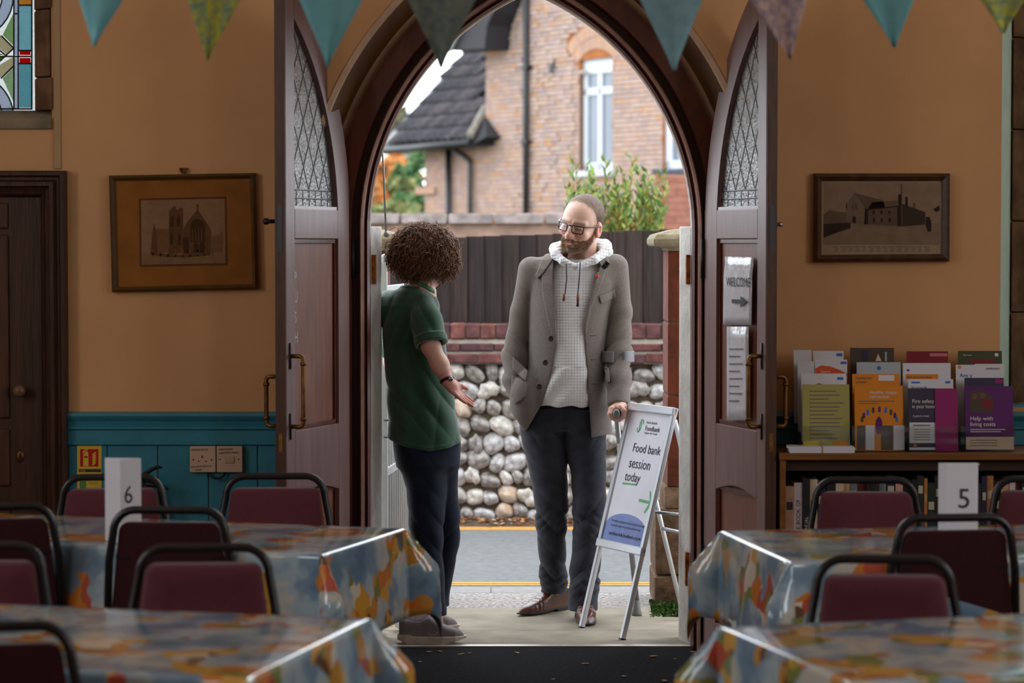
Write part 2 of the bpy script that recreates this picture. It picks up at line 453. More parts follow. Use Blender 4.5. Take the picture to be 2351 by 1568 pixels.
q.build('sill_stone', M_STONE2, win, bevel=0.006)
GL = {}
def stained(key, col): return mat('stained_glass_' + key, col, 0.2, 0.5) if False else _stained(key, col)
def _stained(key, col):
    name = 'stained_glass_' + key
    if name in MATS: return MATS[name]
    m = bpy.data.materials.new(name); m.use_nodes = True; nt = m.node_tree
    out = nt.nodes['Material Output']; nt.nodes.remove(nt.nodes['Principled BSDF'])
    tr = nt.nodes.new('ShaderNodeBsdfTranslucent'); tr.inputs[0].default_value = (*col, 1)
    tp = nt.nodes.new('ShaderNodeBsdfTransparent'); tp.inputs[0].default_value = (*col, 1)
    gl = nt.nodes.new('ShaderNodeBsdfGlossy'); gl.inputs['Roughness'].default_value = 0.2
    tc = nt.nodes.new('ShaderNodeTexCoord'); n2 = nt.nodes.new('ShaderNodeTexNoise'); n2.inputs['Scale'].default_value = 120; n2.inputs['Detail'].default_value = 2
    nt.links.new(tc.outputs['Object'], n2.inputs['Vector'])
    bp = nt.nodes.new('ShaderNodeBump'); bp.inputs['Strength'].default_value = 1.0; bp.inputs['Distance'].default_value = 0.02
    nt.links.new(n2.outputs['Fac'], bp.inputs['Height'])
    for s_ in (tr, gl): nt.links.new(bp.outputs[0], s_.inputs['Normal'])
    mx = nt.nodes.new('ShaderNodeMixShader'); mx.inputs[0].default_value = 0.55
    nt.links.new(tr.outputs[0], mx.inputs[1]); nt.links.new(tp.outputs[0], mx.inputs[2])
    mx2 = nt.nodes.new('ShaderNodeMixShader'); mx2.inputs[0].default_value = 0.04
    nt.links.new(mx.outputs[0], mx2.inputs[1]); nt.links.new(gl.outputs[0], mx2.inputs[2])
    nt.links.new(mx2.outputs[0], out.inputs[0]); MATS[name] = m
    return m
YG = YW + 0.10
def gpt(px, py): return P(px, py, YG)
def pane(poly, key, col):
    pts = [gpt(*p) for p in poly]
    q = MB(); q.prism(pts, (0, 0.003, 0)); return q.build('pane', _stained(key, col), win)
BLUE, WHITE, GREEN, CREAMG, RED, AMB, LIME = (0.52, 0.80, 0.88), (0.78, 0.85, 0.98), (0.55, 0.72, 0.46), (0.80, 0.75, 0.58), (0.85, 0.0, 0.01), (0.90, 0.55, 0.20), (0.32, 0.52, 0.10)
pane([(43, -60), (71, -60), (71, 10), (43, 10)], 'amber', AMB)
pane([(43, 13), (71, 13), (71, 115), (43, 115)], 'blue', BLUE)
pane([(45, 117), (70, 117), (70, 126), (45, 126)], 'red', RED)
pane([(45, 133), (70, 133), (70, 145), (45, 145)], 'red', RED)
pane([(44, 147), (71, 147), (71, 247), (44, 247)], 'blue2', (0.40, 0.70, 0.78))
pane([(33, -60), (41, -60), (41, 30), (33, 30)], 'white', WHITE)
pane([(33, 33), (41, 33), (41, 126), (33, 126)], 'white', WHITE)
pane([(33, 132), (41, 132), (41, 248), (33, 248)], 'white', WHITE)
# band of crossing ribbons further left
def arc_px(cx_, cy_, r, a0, a1, n=8): return [(cx_ + r * math.cos(math.radians(a0 + (a1 - a0) * i / n)), cy_ + r * math.sin(math.radians(a0 + (a1 - a0) * i / n))) for i in range(n + 1)]
pane(arc_px(-70, -10, 100, -30, 50) + arc_px(-70, -10, 76, 50, -30), 'white', WHITE)
pane([(31, 30), (31, 105), (6, 80)] , 'green', GREEN)
pane([(0, 80), (30, 108), (30, 112), (15, 125), (-20, 95)], 'cream', CREAMG)
pane([(30, 131), (31, 150), (0, 178), (-20, 160)], 'cream', CREAMG)
pane([(6, 180), (31, 155), (31, 235)], 'green2', (0.60, 0.74, 0.56))
pane(arc_px(-70, 270, 100, -50, 0) + arc_px(-70, 270, 76, 0, -50), 'white', WHITE)
pane([(-30, 112), (9, 126), (-30, 126)], 'lime', LIME)
pane([(-30, 132), (9, 131), (-30, 160)], 'lime', LIME)
pane([(-200, -300), (-32, -300), (-32, 248), (-200, 248)], 'white', WHITE)
pane([(-30, -300), (71, -300), (71, -62), (-30, -62)], 'blue', BLUE)
q = MB(); q.prism([P(*p, YG + .012) for p in ((-205, -305), (98, -305), (98, 256), (-205, 256))], (0, .002, 0)); q.build('sky_dim_sheet', _stained('outer', (.55, .58, .58)), win)  # added sheet behind the panes, dims the sky leaking through the gaps
def came(a, b_, r=0.0032):
    q = MB(); q.tube([P(*a, YG), P(*b_, YG)], r, 6); return q.build('came', M_LEAD, win)
for a_, b_ in (((42, -300), (42, 250)), ((32, -300), (32, 250)), ((42, 12), (72, 12)), ((42, 116), (72, 116)), ((-200, 130), (72, 129.5)), ((42, 146), (72, 146)), ((32, 31.5), (42, 31.5)),
               ((73, -300), (73, 250)), ((-200, 250), (74, 250)), ((3, 82), (31, 110)), ((-22, 97), (14, 128)), ((31, 111), (-22, 161)), ((31, 152), (2, 180)), ((-31, -300), (-31, 250)), ((-31, -61), (73, -61))):
    came(a_, b_)
for (cx_, cy_, r, a0, a1) in ((-70, -10, 101, -30, 52), (-70, -10, 75, -30, 60), (-70, 270, 101, -52, 0), (-70, 270, 75, -60, 0)):
    q = MB(); q.tube([P(x, y, YG) for (x, y) in arc_px(cx_, cy_, r, a0, a1)], 0.0032, 6); q.build('came', M_LEAD, win)

# ---- window recess at the right edge (window_2)
win2 = empty('window_2', (HOLE_R[0], YW, HOLE_R[2]), kind='structure', label='window recess with a mint painted reveal and brown stone jamb')
x0, x1, z0, z1 = HOLE_R
xr = P(2325, 0, 9.83).x; xr1 = x1 - (xr - x0)
for (xa, xb) in ((x0, xr), (x1, xr1)):
    q = MB(); q.add([(xa, YW, z0), (xb, 9.83, z0), (xb, 9.83, z1), (xa, YW, z1)], [(0, 1, 2, 3)]); q.build('reveal', M_MINT, win2, fix=False)
q = MB(); q.add([(x0, YW, z1), (xr, 9.83, z1), (xr1, 9.83, z1), (x1, YW, z1)], [(0, 1, 2, 3)]); q.build('reveal', M_MINT, win2, fix=False)
q = MB(); q.add([(x0, YW, z0), (xr, 9.83, z0), (xr1, 9.83, z0), (x1, YW, z0)], [(0, 1, 2, 3)]); q.build('sill', M_TEAL, win2, fix=False)
for k in range(7):
    za, zb2 = z0 + k * (z1 - z0) / 7, z0 + (k + 1) * (z1 - z0) / 7
    for (xa, xb) in ((xr, xr + .085), (xr1 - .085, xr1)):
        q = MB(); q.prism([(xa, 9.80, za + .002), (xb, 9.86, za + .002), (xb, 9.95, za + .002), (xa, 9.95, za + .002)], (0, 0, zb2 - za - .004)); q.build('jamb_stone', M_STONE, win2, bevel=0.006)
q = MB(); q.box(xr + .08, xr1 - .08, 9.90, 9.904, z0, z1); q.build('pane', _stained('clear', (.55, .60, .58)), win2)
for (xa, xb) in ((xr + .004, xr + .086), (xr1 - .086, xr1 - .004)):
    q = MB(); q.box(xa, xb, 9.87, 9.96, z0, z1); q.build('jamb_core', M_STONE, win2)

# ---- closed panelled door at the left edge (door_3)
dr = empty('door_3', (P(60, 0, YW).x, YW, 0), kind='structure', label='dark oak panelled door in a heavy moulded frame at the left')
zt = P(0, 392, YW - .05).z; xo = P(146, 0, YW - .05).x
def mitred(name, prof, m):
    """architrave: prof = (inward offset, projection)"""
    b = MB(); rows = []
    for (o_, d_) in prof:
        rows.append([(xo - o_, YW - d_, -0.012), (xo - o_, YW - d_, zt - o_), (P(-250, 0, YW).x + o_, YW - d_, zt - o_), (P(-250, 0, YW).x + o_, YW - d_, -0.012)])
    b.grid(rows, smooth=False); b.build(name, m, dr, fix=False)
px2m = 1.0 / 579.0
mitred('architrave', [(0, 0), (0, .055), (.006, .062), (.018, .062), (.026, .048), (.036, .048), (.045, .066), (.060, .066), (.066, .045), (.082, .035), (.090, .04), (.098, .028), (.106, .0)], M_OAK)
xd = xo - 0.104
q = MB(); q.box(P(-250, 0, YW).x + .1, xd, YW - 0.012, YW, 0, zt - .104); q.build('door_leaf', mat('dark_oak_board', srgb(66, 40, 22), 0.5, 0.4, 0.3, 8, 0.2, 20, stretch=(6, 6, .5)), dr)
M_OAK2 = mat('dark_oak_panel', srgb(76, 43, 20), 0.5, 0.4, 0.3, 8, 0.2, 20, stretch=(6, 6, .5))
for (ya, yb_) in ((466, 525), (540, 960), (985, 1115), (1150, 1500)):
    q = MB(); q.box(P(-160, 0, YW).x, P(16, 0, YW).x, YW - 0.024, YW - 0.010, P(0, yb_, YW).z, P(0, ya, YW).z); q.build('panel', M_OAK2, dr, bevel=0.008)
q = MB(); c = P(49, 896, YW - .012); q.lathe(c, [(0.010, 0), (0.011, -0.02), (0.022, -0.03), (0.026, -0.045), (0.020, -0.06), (0.004, -0.064)], 18, axis='y'); q.build('knob', mat('wooden_knob', srgb(120, 84, 56), 0.35, 0.5, 0.2, 30), dr)
q = MB(); c = P(46, 1048, YW - .012); q.lathe(c, [(0.016, 0), (0.015, -0.004), (0.004, -0.004)], 14, axis='y', squash=1.5); q.build('keyhole_plate', M_BRASS, dr)
q = MB(); q.box(c.x - .003, c.x + .003, c.y - .006, c.y - .003, c.z - .014, c.z + .012); q.build('keyhole', M_IRON, dr)

# ---- the two arched leaves, standing open into the hall
def clip_poly(poly, region):
    """Sutherland-Hodgman against a convex counter-clockwise region"""
    out = poly
    for i in range(len(region)):
        a, b_ = region[i], region[(i + 1) % len(region)]
        ins = lambda p: (b_[0] - a[0]) * (p[1] - a[1]) - (b_[1] - a[1]) * (p[0] - a[0]) >= -1e-9
        src, out = out, []
        for j in range(len(src)):
            p, q_ = src[j - 1], src[j]
            if ins(q_) != ins(p):
                d1 = (b_[0] - a[0]) * (p[1] - a[1]) - (b_[1] - a[1]) * (p[0] - a[0]); d2 = (b_[0] - a[0]) * (q_[1] - a[1]) - (b_[1] - a[1]) * (q_[0] - a[0])
                t = d1 / (d1 - d2); out.append((p[0] + t * (q_[0] - p[0]), p[1] + t * (q_[1] - p[1])))
            if ins(q_): out.append(q_)
        if not out: return []
    return out
M_RGLASS = bpy.data.materials.new('rolled_cathedral_glass'); M_RGLASS.use_nodes = True
nt = M_RGLASS.node_tree; nt.nodes.remove(nt.nodes['Principled BSDF'])
_t = nt.nodes.new('ShaderNodeBsdfTransparent'); _t.inputs[0].default_value = (.85, .88, .86, 1)
_d = nt.nodes.new('ShaderNodeBsdfTranslucent'); _d.inputs[0].default_value = (.75, .78, .76, 1)
_g = nt.nodes.new('ShaderNodeBsdfGlossy'); _g.inputs['Roughness'].default_value = .22
_tc = nt.nodes.new('ShaderNodeTexCoord'); _n = nt.nodes.new('ShaderNodeTexNoise'); _n.inputs['Scale'].default_value = 85; _n.inputs['Detail'].default_value = 3
nt.links.new(_tc.outputs['Object'], _n.inputs['Vector']); _b = nt.nodes.new('ShaderNodeBump'); _b.inputs['Strength'].default_value = 1; _b.inputs['Distance'].default_value = .012
nt.links.new(_n.outputs['Fac'], _b.inputs['Height']); nt.links.new(_b.outputs[0], _g.inputs['Normal']); nt.links.new(_b.outputs[0], _d.inputs['Normal'])
_m1 = nt.nodes.new('ShaderNodeMixShader'); _m1.inputs[0].default_value = .5; nt.links.new(_t.outputs[0], _m1.inputs[1]); nt.links.new(_d.outputs[0], _m1.inputs[2])
_m2 = nt.nodes.new('ShaderNodeMixShader'); _m2.inputs[0].default_value = .42; nt.links.new(_m1.outputs[0], _m2.inputs[1]); nt.links.new(_g.outputs[0], _m2.inputs[2]); nt.links.new(_m2.outputs[0], nt.nodes['Material Output'].inputs[0])
M_STEEL = mat('worn_black_hardware', srgb(40, 36, 36), 0.4, 0.5, 0.2, 40, metal=0.4)
def leaf(name, hinge, free, sgn, label):
    H = Vector((*hinge, 0)); e = Vector((free[0] - hinge[0], free[1] - hinge[1], 0)); W = e.length; e.normalize()
    n = Vector((-sgn * abs(e.y), -abs(e.x), 0)).normalized()     # outer face, towards the doorway
    T = 0.045
    def W3(u, v, d=0.0): return H + e * u + Vector((0, 0, v)) - n * d
    root = empty(name, H, kind='structure', label=label)
    Rr = RA + 0.05; zs = ZS
    def prism_uv(nm, poly, d0, d1, m, parent=root, bevel=0.003, mi=0):
        q = MB(); q.prism([W3(u, v, d0) for (u, v) in poly], -n * (d1 - d0)); return q.build(nm, m, parent, bevel=bevel)
    def zarc(u, R): return zs + math.sqrt(max(0, R * R - (Rr - u) ** 2))
    SW, HS = 0.085, 0.125
    zg0 = P(0, 481, 9.5).z; za, zb, zc, zd, ze, zf = zg0, zg0 - 0.115, 0.935, 0.69, 0.13, 0.012
    # curved hinge stile
    Ri = Rr - HS; n_ = 14
    a_in0 = math.asin((za - zs) / Ri); u_top = W - SW
    a_in1 = math.acos((Rr - u_top) / Ri)
    inner = [(Rr - Ri * math.cos(a_in0 + (a_in1 - a_in0) * i / n_), zs + Ri * math.sin(a_in0 + (a_in1 - a_in0) * i / n_)) for i in range(n_ + 1)]
    a_o1 = math.acos((Rr - u_top) / Rr)
    outer = [(Rr - Rr * math.cos(a_o1 * i / n_), zs + Rr * math.sin(a_o1 * i / n_)) for i in range(n_ + 1)]
    q = MB()
    polys = []
    o2 = [(0, zf)] + outer; i2 = [(HS, zf), (HS, zb), (inner[0][0], inner[0][1])] + inner[1:]
    q.grid([[W3(u, v, 0) for (u, v) in [(0, zf), (0, za)] + outer[1:]], [W3(u, v, 0) for (u, v) in [(HS, zf), (inner[0][0], za)] + inner[1:]],
            [W3(u, v, T) for (u, v) in [(HS, zf), (inner[0][0], za)] + inner[1:]], [W3(u, v, T) for (u, v) in [(0, zf), (0, za)] + outer[1:]], [W3(u, v, 0) for (u, v) in [(0, zf), (0, za)] + outer[1:]]], smooth=False)
    q.build('hinge_stile', M_LEAF, root)
    # lock stile with its varnished edge
    top = [(u_top, zf), (W, zf), (W, zarc(W, Rr)), ((u_top + W) / 2, zarc((u_top + W) / 2, Rr)), (u_top, zarc(u_top, Rr))]
    prism_uv('lock_stile', top, 0, T, M_LEAF)
    q = MB(); q.prism([W3(W + 0.0005, zf, 0.001), W3(W + 0.0005, zf, T - .001), W3(W + .0005, zarc(W, Rr), T - .001), W3(W + .0005, zarc(W, Rr), .001)], e * 0.003); q.build('lock_edge', M_EDGE, root)
    q = MB(); q.prism([W3(W + 0.003, 1.62, 0.012), W3(W + 0.003, 1.62, T - .012), W3(W + .003, 1.80, T - .012), W3(W + .003, 1.80, .012)], e * 0.002); q.build('lock_plate', M_STEEL, root)
    q = MB(); q.prism([W3(W + 0.003, 0.86, 0.014), W3(W + 0.003, 0.86, T - .014), W3(W + .003, .93, T - .014), W3(W + .003, .93, .014)], e * 0.002); q.build('lock_plate', M_BRASS, root)
    # rails
    prism_uv('rail', [(HS, zb), (u_top, zb), (u_top, za), (HS, za)], 0.0005, T - .0005, M_LEAF)
    low = [(HS, zd - 0.02)] + [(HS + (u_top - HS) * i / 8, zd - .02 + .03 * math.sin(math.pi * i / 8)) for i in range(1, 8)] + [(u_top, zd - .02), (u_top, zc), (HS, zc)]
    prism_uv('rail', low, 0.0005, T - .0005, M_LEAF)
    prism_uv('rail', [(HS, zf), (u_top, zf), (u_top, ze), (HS, ze)], 0.0005, T - .0005, M_LEAF)
    prism_uv('sill_bead', [(inner[0][0], za), (u_top, za), (u_top, za + 0.012), (inner[0][0], za + 0.012)], 0.004, 0.02, mat('pale_bead', srgb(206, 198, 200), .4), bevel=0)
    # sunk panels with a moulding
    for (v0, v1) in ((zc, zb), (ze, zd)):
        prism_uv('panel', [(HS - .004, v0 - .003), (u_top + .004, v0 - .003), (u_top + .004, v1 + .003), (HS - .004, v1 + .003)], 0.018, 0.030, M_PANEL, bevel=0)
        for (a_, b_) in ((( HS, v0), (HS + .018, v1)), ((u_top - .018, v0), (u_top, v1)), ((HS, v1 - .018), (u_top, v1)), ((HS, v0), (u_top, v0 + .018))):
            prism_uv('panel_bead', [(a_[0], a_[1]), (b_[0], a_[1]), (b_[0], b_[1]), (a_[0], b_[1])], 0.009, 0.018, M_FRAME, bevel=0.002)
    # leaded light: one diamond pane after another
    region = [(inner[0][0], za + 0.012), (u_top, za + 0.012)] + [(u, v) for (u, v) in inner[::-1]]
    region = [(u, v) for i, (u, v) in enumerate(region) if i == 0 or abs(u - region[i - 1][0]) + abs(v - region[i - 1][1]) > 1e-4]
    dw, dh = 0.098, 0.178
    zbase = za + 0.075
    upper = [(u, max(v, zbase)) for (u, v) in region]
    leads = set()
    r_up = clip_poly(region, [(-1, zbase), (2, zbase), (2, 5), (-1, 5)])
    for j in range(-1, 16):
        for i in range(-2, 10):
            uc = inner[0][0] + i * dw + (dw / 2 if j % 2 else 0); vc = zbase + j * dh / 2
            pl = clip_poly([(uc - dw / 2, vc), (uc, vc - dh / 2), (uc + dw / 2, vc), (uc, vc + dh / 2)], r_up)
            if len(pl) < 3: continue
            ar = abs(sum(pl[k - 1][0] * pl[k][1] - pl[k][0] * pl[k - 1][1] for k in range(len(pl)))) / 2
            if ar < 4e-5: continue
            q = MB(); q.prism([W3(u, v, 0.020) for (u, v) in pl], -n * 0.004); q.build('pane', M_RGLASS, root)
            for k in range(len(pl)):
                a_, b_ = pl[k - 1], pl[k]
                key = tuple(sorted(((round(a_[0], 3), round(a_[1], 3)), (round(b_[0], 3), round(b_[1], 3)))))
                if key in leads or math.hypot(a_[0] - b_[0], a_[1] - b_[1]) < .004: continue
                leads.add(key)
    u0 = region[0][0]
    cols = int((u_top - u0) / 0.06)
    for (v0, v1) in ((za + 0.012, za + 0.042), (za + .042, zbase)):
        for k in range(cols):
            ua, ub = u0 + (u_top - u0) * k / cols, u0 + (u_top - u0) * (k + 1) / cols
            q = MB(); q.prism([W3(ua, v0, .02), W3(ub, v0, .02), W3(ub, v1, .02), W3(ua, v1, .02)], -n * .004); q.build('pane', M_RGLASS, root)
            leads.add(((ub, v0), (ub, v1)))
        leads.add(((u0, v1), (u_top, v1)))
    q = MB()
    for (a_, b_) in leads: q.tube([W3(*a_, .022), W3(*b_, .022)], 0.0042, 5, cap=False)
    o = q.build('lead_net', M_LEAD, root, fix=False); o['kind'] = 'stuff'
    # pull handles, one on each face
    for (side, z0, z1) in ((0, 0.955, 1.225), (1, 0.955, 1.145)):
        u = W - 0.035
        def hp(v, d): return W3(u, v, (-d if side == 0 else T + d))
        dd = 0.055
        pth = [hp(z1, 0.0), hp(z1, dd - .014), hp(z1 - .004, dd - .004), hp(z1 - .014, dd), hp(z0 + .014, dd), hp(z0 + .004, dd - .004), hp(z0, dd - .014), hp(z0, 0)]
        q = MB(); q.tube(pth, 0.0085, 10); h = q.build('pull_handle', M_BRASS, root)
        for zz in (z0, z1):
            q = MB(); q.tube([hp(zz - .05, .002), hp(zz + .05, .002)], [.010, .010], 8, flat=.35); q.build('backplate', M_STEEL, h)
            q = MB(); q.lathe((0, 0, 0), [(.012, -.006), (.012, .006)], 12); q.v = [tuple(hp(zz + (-.03 if zz == z1 else .03), dd) + Vector(v)) for v in q.v]; q.build('collar', M_BRASS, h)
    # hinges
    for zz in (P(0, 594, 9.8).z, 0.35):
        q = MB(); q.tube([W3(-.004, zz - .08, -.006), W3(-.004, zz + .08, -.006)], .009, 10); q.build('hinge', M_IRON, root)
    return root, W3, W, n, e
dl, DL3, DLW, DLn, DLe = leaf('door_1', (-0.653, 9.80), (-0.860, 9.20), -1, 'arched door leaf left of the doorway with PUSH lettering and brass pull')
dr2, DR3, DRW, DRn, DRe = leaf('door_2', (0.780, 9.80), (0.966, 9.20), 1, 'arched door leaf right of the doorway with paper notices taped on')
M_PALE = mat('pale_lettering', srgb(190, 180, 186), 0.5)
for k, ch in enumerate('PUSH'):
    lettering(ch, 0.062, DL3(DLW - 0.072, 1.505 - 0.077 * k, -0.0008), -DLe if False else Vector((-DLe.x, -DLe.y, 0)), (0, 0, 1), M_PALE, dl, sx=0.8)
q = MB(); c = DL3(DLW - .03, P(0, 508, 9.2).z, .05); q.lathe(c, [(.008, 0), (.008, -.03), (.013, -.035), (.012, -.05), (.004, -.054)], 12, axis='x'); q.build('latch_knob', M_STEEL, dl)
q = MB(); c = DR3(DRW - .02, P(0, 515, 9.2).z, .05); q.lathe(c, [(.008, 0), (.008, .012), (.011, .016), (.008, .024), (.004, .026)], 12, axis='x'); q.build('latch_knob', mat('chrome_latch', srgb(190, 190, 190), .2, metal=.9), dr2)
# ================================================================== outside
def on_plane(px, py, p0, n):
    a = P(px, py, 1.0) - Vector((0, 0, CAM_H)); o = Vector((0, 0, CAM_H))
    k = (Vector(p0) - o).dot(n) / a.dot(n)
    return o + a * k
M_CONC = mat('worn_concrete', srgb(146, 136, 121), 0.9, 0.15, 0.14, 7, 0.35, 120)
M_AGG = mat('exposed_aggregate', srgb(99, 95, 100), 0.85, 0.2, bump=0.6, bscale=90, col2=srgb(171, 161, 151), scale=55, detail=2)
M_KERB = mat('concrete_kerb', srgb(131, 128, 126), 0.9, 0.15, 0.10, 20, 0.3, 90)
M_ROAD = mat('asphalt', srgb(100, 100, 100), 0.85, 0.2, 0.14, 30, 0.5, 140)
M_YEL = mat('yellow_road_paint', srgb(184, 128, 62), 0.8, 0.2, 0.16, 40)
ZR = -0.05
y_ap, y_pv, y_kb = PZ(1200, 1395, 0).y, PZ(1200, 1361, 0).y, PZ(1200, 1347, 0).y
Y_FW = PZ(1100, 1199, ZR).y          # face of the flint wall
XA, XB = -4.5, 5.0
ap = empty('concrete_apron', (CX, 10.4, -0.1), kind='structure', label='worn concrete apron outside the doorway')
y_j = PZ(1200, 1447, 0).y
for (ya, yb_) in ((9.90, y_j), (y_j, y_ap)):
    b = MB(); b.box(XA, XB, ya + .0015, yb_ - .0015, -0.12, 0); b.build('slab', M_CONC, ap, bevel=.003)
b = MB(); b.box(XA, XB, y_ap, y_pv, -.12, -.001); tag(b.build('pavement', M_AGG), 'speckled aggregate pavement between apron and kerb', kind='structure')
kb = empty('kerb', (0, y_pv, -.1), kind='structure', label='pale concrete kerb stones along the near side of the road')
for k in range(10):
    x0 = XA + .95 * k - .35
    b = MB(); b.box(x0 + .002, x0 + .948, y_pv, y_kb, -.14, 0); b.build('kerb_stone', M_KERB, kb, bevel=.006)
b = MB(); b.box(-14, 14, y_kb, Y_FW + .4, -.3, ZR); tag(b.build('road', M_ROAD), 'grey asphalt road between pavement and flint wall', kind='structure')
def strip(ya, yb_, nm, label):
    p, q_ = PZ(1200, ya, ZR).y, PZ(1200, yb_, ZR).y
    b = MB(); b.box(-14, 14, min(p, q_), max(p, q_), ZR, ZR + .003); tag(b.build(nm, M_YEL), label, kind='structure')
strip(1337.5, 1340.5, 'trim_9', 'outer yellow line on the near side of the road')
strip(1342, 1344.5, 'trim_10', 'inner yellow line along the near kerb')
strip(1208, 1217, 'trim_11', 'yellow line along the far side of the road')
# threshold and door mat
b = MB(); b.box(CX - HW + .0, CX + HW + .0, 9.862, 9.900, -.012, .006); tag(b.build('threshold_strip', mat('brushed_metal', srgb(190, 184, 176), .35, metal=.8), bevel=.002), 'brushed metal threshold strip across the doorway', 'threshold')
m = mat('black_ribbed_mat', srgb(34, 33, 37), 0.95, 0.1, 0.35, 60, 0.0)
nt = m.node_tree; wv = nt.nodes.new('ShaderNodeTexWave'); wv.inputs['Scale'].default_value = 60; wv.bands_direction = 'Y'
tc = nt.nodes.new('ShaderNodeTexCoord'); nt.links.new(tc.outputs['Object'], wv.inputs['Vector'])
bp = nt.nodes.new('ShaderNodeBump'); bp.inputs['Strength'].default_value = .6; bp.inputs['Distance'].default_value = .01
nt.links.new(wv.outputs['Fac'], bp.inputs['Height']); nt.links.new(bp.outputs[0], nt.nodes['Principled BSDF'].inputs['Normal'])
b = MB(); b.box(CX - .66, CX + .66, 8.6, 9.858, -.012, -.001); tag(b.build('door_mat', m, bevel=.003), 'black ribbed entrance mat inside the doorway', 'mat')
M_DEADLEAF = mat('dry_leaf', srgb(176, 128, 84), .8, .2, .3, 60)
leaf_spots = [(1055, 1503), (1062, 1501), (1078, 1500), (985, 1497), (1500, 1507), (1550, 1513), (1590, 1497), (1606, 1507), (1344, 1524), (1270, 1560), (1432, 1553), (1187, 1499), (1525, 1563), (1010, 1496), (965, 1520)]
leaf_spots.sort(); nth = ['first', 'second', 'third', 'fourth', 'fifth', 'sixth', 'seventh', 'eighth', 'ninth', 'tenth', 'eleventh', 'twelfth', 'thirteenth', 'fourteenth', 'fifteenth']
for k, (px, py) in enumerate(leaf_spots):
    p = PZ(px, py, 0.001); r = .007 + .008 * random.random(); a = random.random() * 6.28
    q = MB(); pts = []
    for t in range(8):
        th = 2 * math.pi * t / 8; rr = r * (1.0 + .35 * math.cos(2 * th)); pts.append((p.x + rr * math.cos(th + a), p.y + rr * .8 * math.sin(th + a), p.z + .002 * abs(math.sin(th * 1.5))))
    q.prism(pts, (0, 0, .0012))
    tag(q.build('dead_leaf', M_DEADLEAF), 'tiny dry brown leaf on the black door mat, %s from the left' % nth[k], 'leaf', 'dry leaves on the door mat')

# ---- flint wall with brick coping
M_MORT = mat('lime_mortar', srgb(79, 68, 57), .95, .1, .25, 20, .6, 60)
fw = empty('flint_wall', (CX, Y_FW, ZR), label='knapped flint wall with red brick coping across the road', cat='wall')
z_ft = P(0, 838, Y_FW).z
b = MB(); b.box(XA + 1.5, XB - 1.2, Y_FW + .045, Y_FW + .4, ZR, z_ft); b.build('mortar_bed', M_MORT, fw)
def blob(seed, n=14, m_=9):
    r_ = np.random.default_rng(seed); fs = r_.normal(size=(6, 3)); ph = r_.uniform(0, 6.28, 6); am = r_.uniform(.03, .11, 6)
    rows = []
    for i in range(m_ + 1):
        th = math.pi * i / m_; row = []
        for k in range(n):
            a = 2 * math.pi * k / n
            d = np.array([math.sin(th) * math.cos(a), math.cos(th), math.sin(th) * math.sin(a)])
            rr = 1 + sum(am[j] * math.sin(2.2 * float(fs[j] @ d) + ph[j]) for j in range(6))
            # a flattish, squared pebble
            sq = 1.0 / (abs(d[0]) ** 3.2 + abs(d[1]) ** 3.2 + abs(d[2]) ** 3.2) ** (1 / 3.2)
            row.append(tuple(d * rr * (0.55 + .45 * sq)))
        rows.append(row)
    q = MB(); q.grid(rows, closed=True); return q.mesh('flint')
FL = [blob(100 + k) for k in range(9)]
flm = []
for k, (c1, c2) in enumerate([((182, 178, 177), (118, 112, 112)), ((164, 157, 150), (94, 88, 86)), ((192, 187, 180), (140, 130, 121)), ((152, 144, 137), (86, 80, 80)), ((160, 118, 82), (172, 164, 154))]):
    flm.append(mat('flint_%d' % k, srgb(*c2), .55, .4, bump=.3, bscale=14, col2=srgb(*c1), scale=1.6 if k != 4 else 1.2))
FLM = {}
def flint_mesh(i, j):
    if (i, j) not in FLM:
        me = FL[i].copy(); me.materials.append(flm[j]); FLM[(i, j)] = me
    return FLM[(i, j)]
rr = random.Random(11)
row_h = .098; nrow = int((z_ft - ZR) / row_h)
row_h = (z_ft - ZR) / nrow
flints = []
for r_ in range(nrow):
    x = P(860, 0, Y_FW).x - .3 + rr.uniform(0, .08)
    while x < P(1600, 0, Y_FW).x + .35:
        wd = rr.uniform(.085, .145) if rr.random() > .2 else rr.uniform(.06, .09)
        o = bpy.data.objects.new('flint', flint_mesh(rr.randrange(9), rr.choices(range(5), [4, 3, 4, 3, 1])[0])); COL.objects.link(o)
        adopt(o, fw)
        zc = ZR + (r_ + .5) * row_h + rr.uniform(-.018, .018)
        hh = row_h * rr.uniform(.40, .54)
        o.location = (x + wd / 2, Y_FW + .05, zc)
        o.scale = (wd * .535, .06, hh * 1.1)
        o.rotation_euler = (0, rr.choice([-1, 1]) * rr.uniform(0, .7), 0)
        flints.append(o); x += wd * .97
zc0 = z_ft
M_BR = [mat('plum_brick_%d' % k, srgb(*c), .85, .25, .4, 18, .5, 60) for k, c in enumerate([(78, 48, 47), (88, 52, 49), (68, 44, 46), (98, 58, 52)])]
M_CEM = mat('pale_cement', srgb(112, 103, 94), .95, .1, .15, 15, .5, 60)
def zz(py): return P(0, py, Y_FW - .03).z
for (ya, yb_, pitch, prj, nm) in ((834, 812, .205, .035, 'brick'), (806, 789, .205, .02, 'brick'), (778, 744, .092, .0, 'coping_brick')):
    x = P(860, 0, Y_FW).x - .4; k = 0
    x += {834: 0, 806: .1, 778: .03}[ya]
    while x < P(1600, 0, Y_FW).x + .4:
        q = MB(); jj = rr.uniform(-.004, .004)
        q.box(x + .0025, x + pitch - .0025, Y_FW - prj + jj, Y_FW + .36, zz(ya) + rr.uniform(-.002, .002), zz(yb_) + rr.uniform(-.003, .003))
        q.build(nm, rr.choice(M_BR), fw, bevel=.006, seg=1); x += pitch; k += 1
